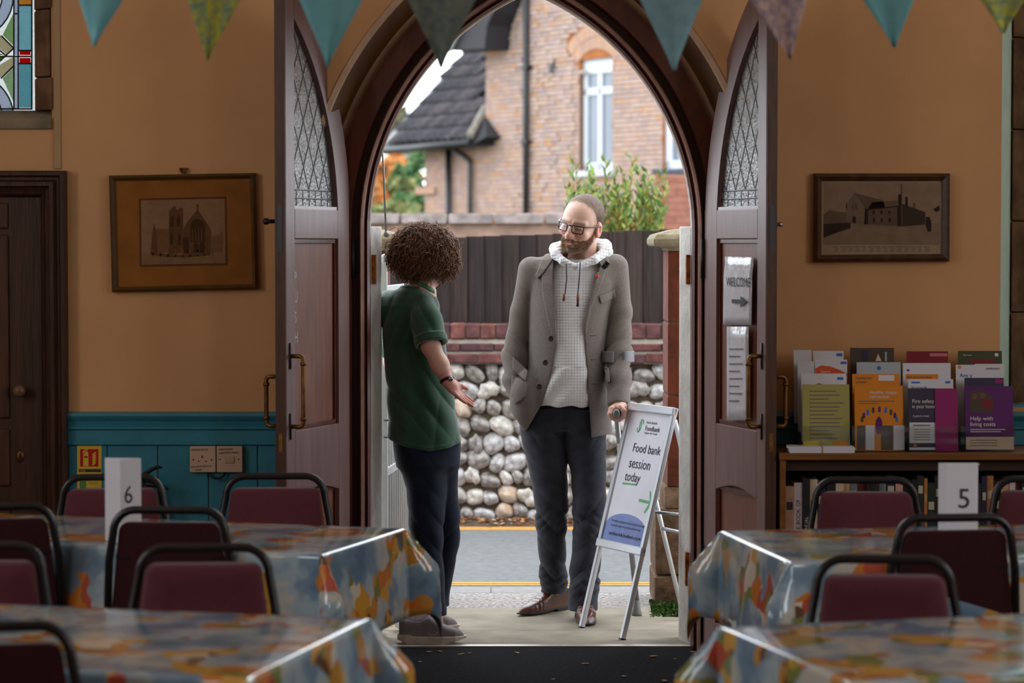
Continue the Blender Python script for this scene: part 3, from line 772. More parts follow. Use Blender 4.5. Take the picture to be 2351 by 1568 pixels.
for (ya, yb_, d0, d1) in ((836, 811, .03, .03), (812, 805, .028, .012), (806, 788, .012, .012), (790, 777, .026, -.008), (779, 746, -.008, -.008)):
    q = MB(); xa, xb = XA + 1.5, XB - 1.2
    q.prism([(xa, Y_FW - d0 + .01, zz(ya)), (xa, Y_FW - d1 + .01, zz(yb_)), (xa, Y_FW + .35, zz(yb_)), (xa, Y_FW + .35, zz(ya))], (xb - xa, 0, 0)); q.build('mortar_band', M_CEM, fw)

# fallen leaves and soil strip at its foot
b = MB(); b.prism([(XA + 1.5, Y_FW - .30, ZR), (XA + 1.5, Y_FW - .02, ZR + .022), (XA + 1.5, Y_FW + .06, ZR + .03), (XA + 1.5, Y_FW + .06, ZR - .02)], (XB - XA - 2.7, 0, 0))
tag(b.build('verge', mat('dark_soil', srgb(79, 67, 57), .95, .1, .4, 30, .8, 60)), 'narrow soil verge below the flint wall', kind='structure')
q = MB()
for k in range(900):
    x = rr.uniform(-1.6, 2.0); d = abs(rr.gauss(0, .10)); y = Y_FW - .03 - min(.3, d); z = ZR + .006 + .02 * (1 - min(1, d / .28)) + rr.uniform(0, .012)
    r_ = rr.uniform(.010, .022); a = rr.uniform(0, 6.28); tl = rr.uniform(-.6, .6)
    u = Vector((math.cos(a), math.sin(a), tl * .5)) * r_; v = Vector((-math.sin(a), math.cos(a), rr.uniform(0, .8))) * r_ * .6; c = Vector((x, y, z))
    q.add([c - u, c - v * .8, c + u, c + v], [(0, 1, 2, 3)], rr.choice([0, 0, 1, 2, 3]))
lm = [mat('leaf_litter_%d' % k, srgb(*c), .8, .2, .2, 40) for k, c in enumerate([(139, 85, 47), (163, 109, 57), (99, 60, 38), (171, 149, 124)])]
o = q.build('leaf_litter', lm, fix=False); tag(o, 'fallen autumn leaves lying along the foot of the flint wall', 'leaves', kind='stuff')

# ---- dark feather-edge fence on top of the wall
fe = empty('board_fence', (CX, Y_FW + .22, z_ft), label='dark brown vertical board fence above the flint wall', cat='fence')
YFN = Y_FW + .22
M_FE = [mat('dark_fence_board_%d' % k, srgb(*c), .85, .2, .3, 6, .3, 30, stretch=(12, 12, .6)) for k, c in enumerate([(48, 38, 36), (41, 33, 32), (53, 42, 38), (45, 37, 34)])]
x = P(860, 0, YFN).x - .5; xe = P(1600, 0, YFN).x + .5; k = 0
while x < xe:
    wd = .108 + rr.uniform(-.008, .008)
    px = 1175.5 + F * x / YFN
    zt_ = P(0, 545 - (px - 1040) * (18 / 470.0), YFN).z + rr.uniform(-.004, .004)
    q = MB(); z0 = zz(750)
    q.prism([(x - .008, YFN - .004, z0), (x + wd, YFN - .02, z0), (x + wd, YFN, z0), (x - .008, YFN + .006, z0)], (0, 0, zt_ - z0)); q.build('fence_board', rr.choice(M_FE), fe); x += wd; k += 1
for zz_ in (.2, .45):
    q = MB(); q.box(P(860, 0, YFN).x - .5, xe, YFN + .008, YFN + .05, zz(750) + zz_, zz(750) + zz_ + .07); q.build('fence_rail', M_FE[1], fe)

# ---- stone capped gate piers
M_TERR = mat('terracotta_block', srgb(92, 43, 25), .8, .25, .30, 12, .35, 40)
M_CAP = mat('lichened_cap_stone', srgb(124, 114, 92), .9, .15, .25, 20, .5, 60)
M_DKST = mat('dark_rubble_stone', srgb(97, 75, 58), .9, .15, .4, 16, .9, 34)
YP = y_ap + .03
def pier(name, xin, sgn, label):
    root = empty(name, (xin + sgn * .2, YP + .2, 0), label=label, cat='pier')
    def zc(py): return P(0, py, YP).z
    xo = xin + sgn * .42; xb_in = P(1506, 0, YP).x if sgn > 0 else xin - .0 + (CX - (P(1506, 0, YP).x - CX)) - xin
    for (ya, yb_, inset, m_, nm) in ((1392, 1322, 0, M_DKST, 'base_stone'), (1320, 1168, .003, M_DKST, 'base_stone')):
        q = MB(); x0, x1 = sorted((xb_in + sgn * inset, xo)); q.box(x0, x1, YP - .0, YP + .42, zc(ya) if ya < 1390 else 0, zc(yb_)); q.build(nm, m_, root, bevel=.012)
    q = MB(); x0, x1 = sorted((xin - sgn * .015, xo)); q.prism([(x0, YP + .0, zc(1168)), (x1, YP, zc(1168)), (x1, YP + .05, zc(1120)), (x0, YP + .05, zc(1120))], (0, .37, 0)); q.build('weathering_stone', M_DKST, root, bevel=.01)
    for (ya, yb_) in ((1120, 912), (908, 744), (740, 576)):
        q = MB(); x0, x1 = sorted((xin, xo)); q.box(x0, x1, YP + .05, YP + .41, zc(ya), zc(yb_)); q.build('terracotta_block', M_TERR, root, bevel=.004)
        q = MB(); x0, x1 = sorted((xin + sgn * .004, xo)); q.box(x0, x1, YP + .054, YP + .406, zc(yb_ + .0), zc(yb_ - 4)); q.build('mortar_joint', M_MORT, root)
    xc = (xin + xo) / 2; hw = abs(xo - xin) / 2; yc = YP + .23
    zb_ = zc(576); prof = [(hw + .0, zb_), (hw + .01, zc(568)), (hw + .062, zc(566)), (hw + .072, zc(560)), (hw + .072, zc(549)), (hw + .058, zc(538)), (hw - .02, zc(527)), (hw - .10, zc(521)), (.05, zc(516)), (.035, zc(512)), (.032, zc(503)), (.045, zc(500)), (.05, zc(494)), (.03, zc(488)), (.004, zc(486))]
    q = MB(); rows = []
    for (h_, z) in prof: rows.append([(xc - h_, yc - h_, z), (xc + h_, yc - h_, z), (xc + h_, yc + h_, z), (xc - h_, yc + h_, z)])
    q.grid(rows, closed=True, smooth=False); q.f.append([len(q.v) - 4, len(q.v) - 3, len(q.v) - 2, len(q.v) - 1]); q.mi.append(0); q.sm.append(False)
    q.build('cap_stone', M_CAP, root, bevel=.008)
    return root
pier('gate_pier', P(1537, 0, YP).x, 1, 'terracotta gate pier with moulded stone cap right of the doorway')
pier('gate_pier', P(884, 0, YP).x, -1, 'gate pier with moulded stone cap behind the white gate')
# moss at the foot of the right pier
q = MB()
for k in range(1400):
    px, py = rr.uniform(1496, 1572), rr.gauss(1398, 8)
    p = PZ(px, min(1416, max(1388, py)), 0.0); h_ = rr.uniform(.006, .03) * (1 if py < 1402 else .6); a = rr.uniform(0, 6.28)
    u = Vector((math.cos(a), math.sin(a), 0)) * rr.uniform(.004, .008)
    tip = p + Vector((rr.uniform(-.012, .012), rr.uniform(-.012, .006), h_))
    q.add([p - u, p + u, tip + u * .7, tip - u * .7], [(0, 1, 2, 3)], rr.choice([0, 1]))
o = q.build('moss_tuft', [mat('moss_a', srgb(75, 102, 36), .9), mat('moss_b', srgb(50, 75, 26), .9)], fix=False)
tag(o, 'green moss growing at the foot of the right gate pier', 'moss', kind='stuff')

# ---- white iron gate swung inwards on the left
M_WIRON = mat('white_painted_iron', srgb(184, 184, 184), .45, .45, .06, 30, .15, 50)
g0, g1 = Vector((-.468, 11.10, 0)), Vector((-.546, 10.28, 0))
gate = empty('iron_gate', (g0 + g1) / 2, label='white painted iron gate standing open behind the woman', cat='gate')
gd = (g1 - g0).normalized()
def gbox(a, b_, hw_, z0, z1, nm, bev=.002):
    pa, pb = g0 + gd * a, g0 + gd * b_; nn = Vector((-gd.y, gd.x, 0)) * hw_
    q = MB(); q.prism([pa + nn + Vector((0, 0, z0)), pb + nn + Vector((0, 0, z0)), pb - nn + Vector((0, 0, z0)), pa - nn + Vector((0, 0, z0))], (0, 0, z1 - z0)); return q.build(nm, M_WIRON, gate, bevel=bev)
GL_ = (g1 - g0).length
gbox(GL_ - .03, GL_, .013, .03, 1.575, 'stile'); gbox(0, .03, .013, .03, 1.50, 'stile')
q = MB(); c = g0 + gd * (GL_ - .015); q.lathe((c.x, c.y, 0), [(.012, 1.575), (.010, 1.585), (.016, 1.592), (.013, 1.604), (.002, 1.612)], 8); q.build('finial', M_WIRON, gate)
for zr in (.12, .66, 1.44): gbox(.03, GL_ - .03, .010, zr, zr + .035, 'rail')
nb = 11
for k in range(nb):
    a = .03 + (GL_ - .06) * (k + .5) / nb; p = g0 + gd * a
    q = MB(); q.tube([p + Vector((0, 0, .13)), p + Vector((0, 0, 1.46))], .008, 8); q.build('bar', M_WIRON, gate)
    q = MB(); pts = [p + gd * (.025 * math.sin(t * 6.28)) + Vector((0, 0, 1.47 - .09 * t - .0)) for t in np.linspace(0, 1, 9)]; q.tube(pts, .004, 5); q.build('scroll', M_WIRON, gate)
q = MB(); c = g1 + Vector((.012, -.016, 0)); za, zb_ = P(0, 964, 10.28).z, P(0, 1003, 10.28).z
q.tube([c + Vector((-.01, 0, za)), c + Vector((.012, -.01, za)), c + Vector((.016, -.012, za - .012)), c + Vector((.016, -.012, zb_ + .012)), c + Vector((.012, -.01, zb_)), c + Vector((-.01, 0, zb_))], .0045, 8); q.build('gate_handle', M_IRON, gate)

# ---- white pull rod hanging in the arch
q = MB(); q.tube([P(871, 250, 10.02), P(880, 380, 10.02), P(886, 532, 10.02)], .0042, 8)
rod = q.build('pull_rod', mat('white_plastic', srgb(178, 183, 179), .3, .5)); tag(rod, 'thin white pull rod with ball end hanging left in the arch', 'pull rod')
q = MB(); c = P(887, 538, 10.02); q.lathe(c, [(.002, -.0125), (.009, -.009), (.0125, 0), (.009, .009), (.002, .0125)], 14); q.build('ball', MATS['white_plastic'], rod)
# ================================================================== brick house across the road
HR = Vector((.567, -.823, 0)).normalized(); HN = Vector((-.823, -.567, 0)).normalized()
HO = P(1207, 487, 40.0); HO.z = 0
def HT(px, py, off=0.0):
    """(t, z) on the house front for a frame position; off = distance in front of the wall"""
    p = on_plane(px, py, HO + HN * off, HN); return (p - HO).dot(HR), p.z
def H3(t, z, d=0.0): return HO + HR * t + HN * d + Vector((0, 0, z))
house = empty('brick_house', HO, label='pale brick house with white windows across the road', cat='house')
t_l = HT(1115, 300)[0]; t_w = HT(975, 420)[0]; t_r = 6.2; z_lo, z_hi = 0.0, HT(1300, -260)[1]
w1 = (HT(1330, 300)[0], HT(1406, 300)[0]); w1z = (HT(1365, 392)[1], HT(1365, 200)[1], HT(1365, 134)[1])
w2 = (HT(1521, 300)[0], HT(1521, 300)[0] + .95); w2z = (HT(1545, 388)[1], HT(1545, 388)[1] + 2.0)
M_HM = mat('orange_mortar_shadow', srgb(142, 88, 52), .95, .1, .15, 3, .3, 60)  # joint colour also carries the shadow lines under the brick edges
HB = [mat('pale_house_brick_%d' % k, srgb(*c), .9, .15, .10, 10, .3, 40) for k, c in enumerate([(156, 138, 130), (150, 130, 121), (158, 136, 122), (142, 128, 124), (158, 126, 102)])]
def wall_rect(t0, t1, z0, z1, d0=-.3, d1=-.012):
    if t1 - t0 < .01 or z1 - z0 < .01: return
    q.prism([H3(t0, z0, d0), H3(t1, z0, d0), H3(t1, z0, d1), H3(t0, z0, d1)], (0, 0, z1 - z0))
q = MB()
arch_rise = w1z[2] - HT(1365, 165)[1]
zsp = w1z[2] - .22
wall_rect(t_w, t_l, z_lo, HT(1050, 290)[1]); wall_rect(t_l, w1[0], z_lo, z_hi)
wall_rect(w1[0], w1[1], z_lo, w1z[0]); wall_rect(w1[0], w1[1], w1z[2], z_hi)
wall_rect(w1[1], w2[0], z_lo, z_hi); wall_rect(w2[0], w2[1], z_lo, w2z[0]); wall_rect(w2[0], w2[1], w2z[1], z_hi); wall_rect(w2[1], t_r, z_lo, z_hi)
q.build('wall', M_HM, house)
# return wall on the left end and the left corner of the wing
q = MB(); q.prism([H3(t_l, 0, -.02), H3(t_l, 0, -4), H3(t_l + .3, 0, -4), H3(t_l + .3, 0, -.02)], (0, 0, z_hi)); q.build('side_wall', HB[3], house)
q = MB(); q.prism([H3(t_w, 0, -.02), H3(t_w, 0, -4), H3(t_w + .3, 0, -4), H3(t_w + .3, 0, -.02)], (0, 0, HT(1050, 290)[1])); q.build('side_wall', HB[3], house)
# bricks, one by one
course = .0745; bl = .215; hl = .1025
z_start = HT(1207, 505)[1]
tm = (w1[0] + w1[1]) / 2; cen = (tm, zsp - .35); Rin = math.hypot((w1[1] - w1[0]) / 2, .57); Rout = Rin + .40
half_a = math.asin(min(1, ((w1[1] - w1[0]) / 2 + .02) / Rin)); rbo = random.Random(31)
bricks = []
row = 0; z = z_start
while z < HT(1300, -40)[1]:
    t = t_w - rbo.uniform(0, .3); kk = 0
    while t < 5.1:
        L = (bl if rbo.random() < .62 else hl); a, b_ = t, t + L; t += L + .005; kk += 1
        lim = t_w if z < HT(1050, 300)[1] else t_l
        a = max(a, lim)
        if b_ - a < .03: continue
        zc = z + course / 2; tc_ = (a + b_) / 2
        skip = False
        for (u0, u1, v0, v1) in ((w1[0], w1[1], w1z[0], zsp + .02), (w2[0], w2[1], w2z[0], w2z[1])):
            if b_ > u0 and a < u1 and v0 - course * .5 < zc < v1:
                if a < u0 - .03: b_ = u0
                elif b_ > u1 + .03: a = u1
                else: skip = True
        if zc > zsp - .06 and math.hypot(tc_ - cen[0], zc - cen[1]) < Rout + .03 and abs(math.atan2(tc_ - cen[0], zc - cen[1])) < half_a * 1.13: skip = True
        if skip or b_ - a < .03: continue
        bricks.append((a, b_, z, row))
    z += course; row += 1
rb = random.Random(5)
def seen_px(bk):
    p = H3((bk[0] + bk[1]) / 2, bk[2]); v = p - Vector((0, 0, CAM_H)); px = 1175.5 + F * v.x / v.y; py = 784 - F * (v.y * _st + v.z * _ct) / (v.y * _ct - v.z * _st); return px, py
vis = [bk for bk in bricks if 1120 < seen_px(bk)[0] < 1320 and 20 < seen_px(bk)[1] < 480 and bk[1] - bk[0] > .2]
vis.sort(key=lambda bk: -bk[0]); single = set(vis[:280])
bm_cache = {}
def brick_mesh(L, k):
    key = (round(L, 3), k)
    if key not in bm_cache:
        q = MB(); q.box(0, L, -.02, 0, .009, course - .009); me = q.mesh('brick'); me.materials.append(HB[k]); bm_cache[key] = me
    return bm_cache[key]
ROT_H = Matrix((( HR.x, -HN.x, 0), (HR.y, -HN.y, 0), (0, 0, 1)))
rest = MB()
for bk in bricks:
    a, b_, z, row = bk; k = rb.choices(range(5), [4, 4, 3, 3, 1])[0]; d = rb.uniform(-.002, .003)
    if bk in single:
        o = bpy.data.objects.new('brick', brick_mesh(b_ - a, k)); COL.objects.link(o); o.parent = house; o.matrix_parent_inverse = Matrix.Translation(-HO)
        o.location = H3(a, z, d); o.rotation_euler = (0, 0, math.atan2(HR.y, HR.x))
    else:
        pts = [H3(a, z + .009, d), H3(b_, z + .009, d), H3(b_, z + .009, d - .02), H3(a, z + .009, d - .02)]
        rest.prism(pts, (0, 0, course - .018), k)
o = rest.build('brickwork', HB, house); o['kind'] = 'stuff'
# gauged brick arch: two rings of narrow bricks
HA = [mat('arch_brick_%d' % k, srgb(*c), .9, .15, .1, 10) for k, c in enumerate([(158, 124, 106), (150, 122, 108), (160, 128, 106)])]
half = math.asin(min(1, ((w1[1] - w1[0]) / 2 + .02) / Rin))
for (ra, rb_) in ((Rin, Rin + .19), (Rin + .20, Rout)):
    n_ = 19
    for k in range(n_):
        a0 = -half * 1.12 + 2 * half * 1.12 * (k + .08) / n_; a1 = -half * 1.12 + 2 * half * 1.12 * (k + .92) / n_
        pts = [H3(cen[0] + r_ * math.sin(a_), cen[1] + r_ * math.cos(a_), .004) for (r_, a_) in ((ra, a0), (ra, a1), (rb_, a1), (rb_, a0))]
        q = MB(); q.prism(pts, -HN * .03); q.build('arch_brick', rb.choice(HA), house)
# arch soffit filler and reveals
q = MB(); pts = []
for k in range(13):
    a_ = -half + 2 * half * k / 12; pts.append((cen[0] + Rin * math.sin(a_), cen[1] + Rin * math.cos(a_)))
q.grid([[H3(t, z, .0) for (t, z) in pts], [H3(t, z, -.16) for (t, z) in pts]]); q.build('arch_soffit', HA[1], house, fix=False)
for tt in w1: q = MB(); q.add([H3(tt, w1z[0], 0), H3(tt, w1z[0], -.16), H3(tt, zsp + .08, -.16), H3(tt, zsp + .08, 0)], [(0, 1, 2, 3)]); q.build('reveal', HB[4], house, fix=False)
# windows
M_UPVC = mat('white_window_frame', srgb(169, 174, 179), .35, .5)
M_WGL = mat('window_pane', srgb(92, 99, 110), .06, .6, .06, 2)
def hbox(parent, nm, t0, t1, z0, z1, d0, d1, m_, bevel=.006):
    q = MB(); q.prism([H3(t0, z0, d0), H3(t1, z0, d0), H3(t1, z0, d1), H3(t0, z0, d1)], (0, 0, z1 - z0)); o = q.build(nm, m_, None, bevel=bevel)
    o.parent = parent
    if parent is house: o.matrix_parent_inverse = Matrix.Translation(-HO)
    return o
def hpoly(parent, nm, pts, d0, d1, m_):
    q = MB(); q.prism([H3(t, z, d1) for (t, z) in pts], -HN * (d1 - d0)); o = q.build(nm, m_); o.parent = parent
    if parent is house: o.matrix_parent_inverse = Matrix.Translation(-HO)
    return o
tw = w1[1] - w1[0]; fz0, fz1 = w1z[0], w1z[2]
arcp = [(cen[0] + (Rin) * math.sin(a_), cen[1] + Rin * math.cos(a_)) for a_ in np.linspace(-half, half, 11)]
zh = HT(1365, 163)[1]; zt0, zt1 = HT(1365, 217)[1], HT(1365, 200)[1]
win_a = hpoly(house, 'window', [(w1[0], zh - .03), (w1[1], zh - .03)] + arcp[::-1], -.14, -.08, M_UPVC)
for (a_, b_, c_, d_) in ((w1[0], w1[0] + .11, fz0, zh), (w1[1] - .11, w1[1], fz0, zh), (w1[0], w1[1], fz0, fz0 + .13), (w1[0], w1[1], zt0, zt1), (tm - .055, tm + .055, fz0, zh)):
    hbox(win_a, 'window_bar', a_, b_, c_, d_, -.14, -.08, M_UPVC)
for (a_, b_) in ((w1[0] + .1, tm - .05), (tm + .05, w1[1] - .1)):
    for (c_, d_) in ((fz0 + .1, zt0 + .02), (zt1 - .02, zh)): hbox(win_a, 'pane', a_, b_, c_, d_, -.13, -.115, M_WGL, 0)
win_b = hbox(house, 'window', w2[0], w2[1], w2z[0], w2z[0] + .13, -.14, -.06, M_UPVC)
for (a_, b_, c_, d_) in ((w2[0], w2[0] + .15, w2z[0], w2z[1]), (w2[1] - .15, w2[1], w2z[0], w2z[1]), (w2[0], w2[1], w2z[1] - .15, w2z[1])): hbox(win_b, 'window_bar', a_, b_, c_, d_, -.14, -.06, M_UPVC)
hbox(win_b, 'pane', w2[0] + .14, w2[1] - .14, w2z[0] + .12, w2z[1] - .14, -.13, -.115, M_WGL, 0)
M_SLATE = mat('dark_slate', srgb(60, 58, 67), .7, .3, .2, 20)
hbox(house, 'window_sill', w2[0] - .14, w2[1] + .1, w2z[0] - .09, w2z[0], -.15, .10, M_SLATE)
hbox(house, 'window_sill', w1[0] - .06, w1[1] + .06, w1z[0] - .09, w1z[0], -.15, .07, M_UPVC)
# downpipes
M_PIPE = mat('black_downpipe', srgb(12, 12, 16), .45, .45, .1, 20)
def pipe(pts, r=.045, nm='downpipe'):
    q = MB(); q.tube([H3(t, z, d) for (t, z, d) in pts], r, 10); return q.build(nm, M_PIPE, house)
tp_ = HT(1207, 300, .08)[0]; pipe([(tp_, 0, .08), (tp_, z_hi, .08)], .05)
for py in (160, 330): z = HT(1207, py)[1]; hbox(house, 'pipe_clip', tp_ - .09, tp_ + .09, z, z + .05, 0, .13, M_PIPE)
ta = HT(1029, 400, .08)[0]; za = HT(1029, 318)[1]; pipe([(ta, 0, .08), (ta, za, .08)], .05)
hbox(house, 'hopper', ta - .1, ta + .1, HT(1029, 345)[1], HT(1029, 310)[1], .02, .2, M_PIPE)
(tb, zb1), (tc2, zc2) = HT(1040, 342, .08), HT(1079, 372, .08)
pipe([(tb, zb1 + .05, .12), (tb + .05, zb1, .1), (tc2 - .03, zc2 + .03, .08), (tc2, zc2 - .03, .08), (tc2, 0, .08)], .04)
# iron tie plate
ts, zs_ = HT(1271, 157)
q = MB(); pts = []
for k in range(10): r_ = .14 if k % 2 == 0 else .055; a_ = math.pi * k / 5 + .3; pts.append(H3(ts + r_ * math.sin(a_), zs_ + r_ * math.cos(a_), .03))
q.prism(pts, -HN * .03); q.build('tie_plate', M_IRON, house)
# wing roof: eaves in front of the wall, slope going up and back
EV = on_plane(985, 325, HO + HN * .45, HN)
SL = (-HN * math.cos(math.radians(42)) + Vector((0, 0, math.sin(math.radians(42))))).normalized(); RN = HR.cross(SL).normalized()
if RN.z < 0: RN = -RN
def RP(px, py): return on_plane(px, py, EV, RN)
poly = [RP(*p) for p in ((886, 334), (1078, 316), (1116, 252), (1116, 108), (1086, 104))]
q = MB(); q.prism([p - RN * .03 for p in poly], -RN * .12); q.build('roof_deck', mat('dark_roof_timber', srgb(31, 28, 31), .8), house)
M_TILE = [mat('roof_tile_%d' % k, srgb(*c), .85, .2, .25, 12, .4, 30) for k, c in enumerate([(57, 53, 57), (48, 46, 50), (65, 60, 62)])]
uv = [((p - EV).dot(HR), (p - EV).dot(SL)) for p in poly]
def inside(u, v):
    c = False
    for i in range(len(uv)):
        (x1_, y1_), (x2_, y2_) = uv[i - 1], uv[i]
        if (y1_ > v) != (y2_ > v) and u < (x2_ - x1_) * (v - y1_) / (y2_ - y1_) + x1_: c = not c
    return c
tl, tg = .225, .36
tmesh = []
for k in range(3):
    q = MB(); prof = [(0, 0), (.03, .03), (.08, .045), (.13, .03), (.16, .008), (.20, 0), (tl - .004, .012)]
    ra = [HR * u + RN * (h_ + .05) for (u, h_) in prof]; rb2 = [HR * u + RN * h_ + SL * (tg + .06) for (u, h_) in prof]; rc = [HR * u + RN * (h_ + .022) for (u, h_) in prof]
    q.grid([rc, ra, rb2]); me = q.mesh('roof_tile'); me.materials.append(M_TILE[k]); tmesh.append(me)
v = min(p[1] for p in uv) + .0; 
while v < max(p[1] for p in uv):
    u = min(p[0] for p in uv)
    while u < max(p[0] for p in uv):
        if inside(u + tl / 2, v + tg / 2):
            o = bpy.data.objects.new('roof_tile', tmesh[rb.randrange(3)]); COL.objects.link(o); o.parent = house; o.matrix_parent_inverse = Matrix.Translation(-HO)
            o.location = EV + HR * u + SL * v + RN * rb.uniform(0, .008)
        u += tl
    v += tg
# gutter, verge board and soffit
q = MB(); a_, b_ = RP(880, 338), RP(1082, 319); q.tube([a_ - Vector((0, 0, .06)), b_ - Vector((0, 0, .06))], .075, 8); q.build('gutter', M_PIPE, house)
q = MB(); a_, b_ = RP(886, 330), RP(1088, 101); q.tube([a_, b_], .05, 6); q.build('verge', mat('pale_verge', srgb(158, 158, 161), .6), house)
q = MB(); a_, b_ = RP(1080, 316), RP(1117, 248); q.tube([a_ + RN * .02, b_ + RN * .02], .07, 6); q.build('verge', mat('mossy_verge', srgb(114, 109, 100), .85, .2, .2, 9), house)
q = MB(); q.prism([RP(1060, 322) - Vector((0, 0, .1)), RP(1086, 318) - Vector((0, 0, .1)), RP(1116, 262), RP(1116, 300) - Vector((0, 0, .1))], -HN * .5); q.build('soffit', MATS['dark_roof_timber'], house)
# eaves of the main roof over the corner
q = MB(); pts = [on_plane(*p, HO + HN * .5, HN) for p in ((1020, 116), (1112, 112), (1118, 58), (1132, 28), (1150, -40), (1090, -40))]
q.prism(pts, -HN * .7); q.build('eaves', mat('black_eaves', srgb(30, 26, 31), .7), house)
q = MB(); q.tube([on_plane(1034, 116, HO + HN * .55, HN), on_plane(1064, 52, HO + HN * .55, HN), on_plane(1090, 10, HO + HN * .55, HN)], .04, 6); q.build('verge', MATS['pale_verge'], house)
# corbel on the wing corner
a_, b_ = HT(966, 444), HT(1003, 436); hbox(house, 'corbel', a_[0] - .1, b_[0], a_[1] - .02, a_[1] + .10, -.05, .06, HA[0])

# ---- garden wall in front of the house
gw = empty('garden_wall', (P(1120, 520, 21).x, 21, 0), label='pinkish garden wall with rough grey coping before the house', cat='wall')
M_PINK = mat('pink_brick_render', srgb(128, 104, 92), .9, .15, .25, 6, .5, 30)
xa, xb = P(800, 0, 21).x, P(1305, 0, 21).x
q = MB(); q.box(xa, xb, 21, 21.25, -.1, P(0, 513, 21).z); q.build('wall_body', M_PINK, gw)
x = xa
M_COP = mat('rough_grey_coping', srgb(104, 94, 90), .9, .15, .35, 8, .7, 25)
while x < xb:
    wd = .42 + rb.uniform(-.03, .03); z0, z1 = P(0, 514, 21).z, P(0, 489 + rb.uniform(-2, 2), 21).z
    q = MB(); q.prism([(x + .005, 20.93, z0), (x + .005, 21.0, z1), (x + .005, 21.25, z1), (x + .005, 21.32, z0)], (wd - .01, 0, 0)); q.build('coping_stone', M_COP, gw, bevel=.02); x += wd
rw = empty('red_garden_wall', (P(1560, 500, 26).x, 26, 0), label='red brick garden wall below the right house window', cat='wall')
q = MB(); xa, xb = P(1505, 0, 26).x, P(1640, 0, 26).x; q.box(xa, xb, 26, 26.2, -.1, P(0, 402, 26).z); q.build('wall_body', mat('red_mortar', srgb(149, 107, 85), .9), rw)
zb_ = P(0, 545, 26).z; row = 0
while zb_ + .07 < P(0, 402, 26).z:
    x = xa - (.11 if row % 2 else 0)
    while x < xb:
        q = MB(); q.box(max(x, xa) + .004, min(x + .215, xb + .01), 25.988, 26.01, zb_ + .005, zb_ + .068); q.build('brick', rb.choice([mat('red_brick_a', srgb(129, 85, 72), .9, .15, .12, 10), mat('red_brick_b', srgb(121, 79, 67), .9, .15, .12, 10)]), rw); x += .225
    zb_ += .073; row += 1

# ---- leafy shrub above the fence
YS = 17.2
sh = empty('shrub', (P(1415, 0, YS).x, YS, -.1), label='yellow green upright leafy shrub rising above the fence', cat='shrub')
st, lf = MB(), MB()
rs = random.Random(21)
tops = [(1318, 372), (1345, 380), (1366, 400), (1303, 425), (1392, 372), (1412, 395), (1432, 400), (1452, 368), (1470, 392), (1440, 425), (1488, 400), (1502, 420), (1521, 400), (1512, 450), (1330, 440), (1380, 440), (1418, 450), (1475, 450), (1350, 470), (1492, 470), (1400, 480), (1310, 470), (1528, 430)]
tops += [(rs.uniform(1310, 1520), rs.uniform(420, 500)) for _ in range(26)]
for (px, py) in tops:
    yo = YS + rs.uniform(-.25, .25); top = P(px, py, yo); base = P(1415 + (px - 1415) * .3, 640, YS); base.z = -.1
    pts = [base.lerp(top, t) + Vector((rs.uniform(-.01, .01), rs.uniform(-.01, .01), 0)) for t in np.linspace(0, 1, 6)]
    st.tube(pts, [.006, .006, .005, .004, .003, .002], 5, cap=False)
    L = (top - base).length
    for k in range(int(L / .015)):
        t = 1 - (k * .015 / L) * 1.0
        if t < .55: break
        c = base.lerp(top, t); a = rs.uniform(0, 6.28); up = Vector((math.cos(a) * .55, math.sin(a) * .55, rs.uniform(.5, 1.0))).normalized()
        ln = rs.uniform(.045, .085); wd = ln * .22; sd = up.cross(Vector((rs.uniform(-1, 1), rs.uniform(-1, 1), .1))).normalized() * wd
        c = c + up * .01; nn = up.cross(sd).normalized() * .006
        lf.add([c, c + up * ln * .4 + sd + nn, c + up * ln, c + up * ln * .4 - sd + nn, c + up * ln * .45 - nn], [(0, 1, 4), (1, 2, 4), (2, 3, 4), (3, 0, 4)], rs.choices([0, 1, 2], [4, 3, 2])[0], True)
st.build('stem', mat('red_brown_stem', srgb(124, 68, 42), .7), sh)['kind'] = 'stuff'
o = lf.build('foliage', [mat('shrub_leaf_a', srgb(105, 124, 48), .5, .4), mat('shrub_leaf_b', srgb(80, 104, 47), .5, .4), mat('shrub_leaf_c', srgb(147, 144, 68), .5, .4)], sh, fix=False); o['kind'] = 'stuff'

# ---- distant trees
def tree(name, px, py, rx, rz, Y, cols, label, n=1500, seed=1, ls=.3):
    r_ = random.Random(seed); c = P(px, py, Y); k = Y / F; rx *= k; rz *= k
    root = empty(name, (c.x, Y, 0), label=label, cat='tree')
    q = MB(); q.tube([(c.x, Y, 0), (c.x, Y, c.z * .5), (c.x + .1, Y, c.z)], [.25, .2, .1], 8); q.build('trunk', mat('grey_bark', srgb(79, 68, 60), .9), root)
    q = MB()
    cl = [(r_.gauss(0, .5), r_.gauss(0, .5), r_.gauss(0, .5), r_.uniform(.3, .55)) for _ in range(14)]
    for i in range(n):
        b_ = cl[i % len(cl)]; d = Vector((r_.gauss(0, 1), r_.gauss(0, 1), r_.gauss(0, 1))).normalized() * b_[3] * r_.uniform(.7, 1)
        p = Vector((c.x + (b_[0] + d.x) * rx, Y + (b_[1] + d.y) * rx, c.z + (b_[2] + d.z) * rz))
        u = Vector((r_.gauss(0, 1), r_.gauss(0, 1), r_.gauss(0, 1))).normalized() * ls * r_.uniform(.5, 1); w_ = u.cross(Vector((r_.gauss(0, 1), r_.gauss(0, 1), 1))).normalized() * u.length * .6
        q.add([p - u, p - w_, p + u, p + w_], [(0, 1, 2, 3)], r_.randrange(len(cols)))
    o = q.build('crown', [mat(name + '_leaf_%d_%d' % (seed, i), srgb(*cc), .8, .2) for i, cc in enumerate(cols)], root, fix=False); o['kind'] = 'stuff'
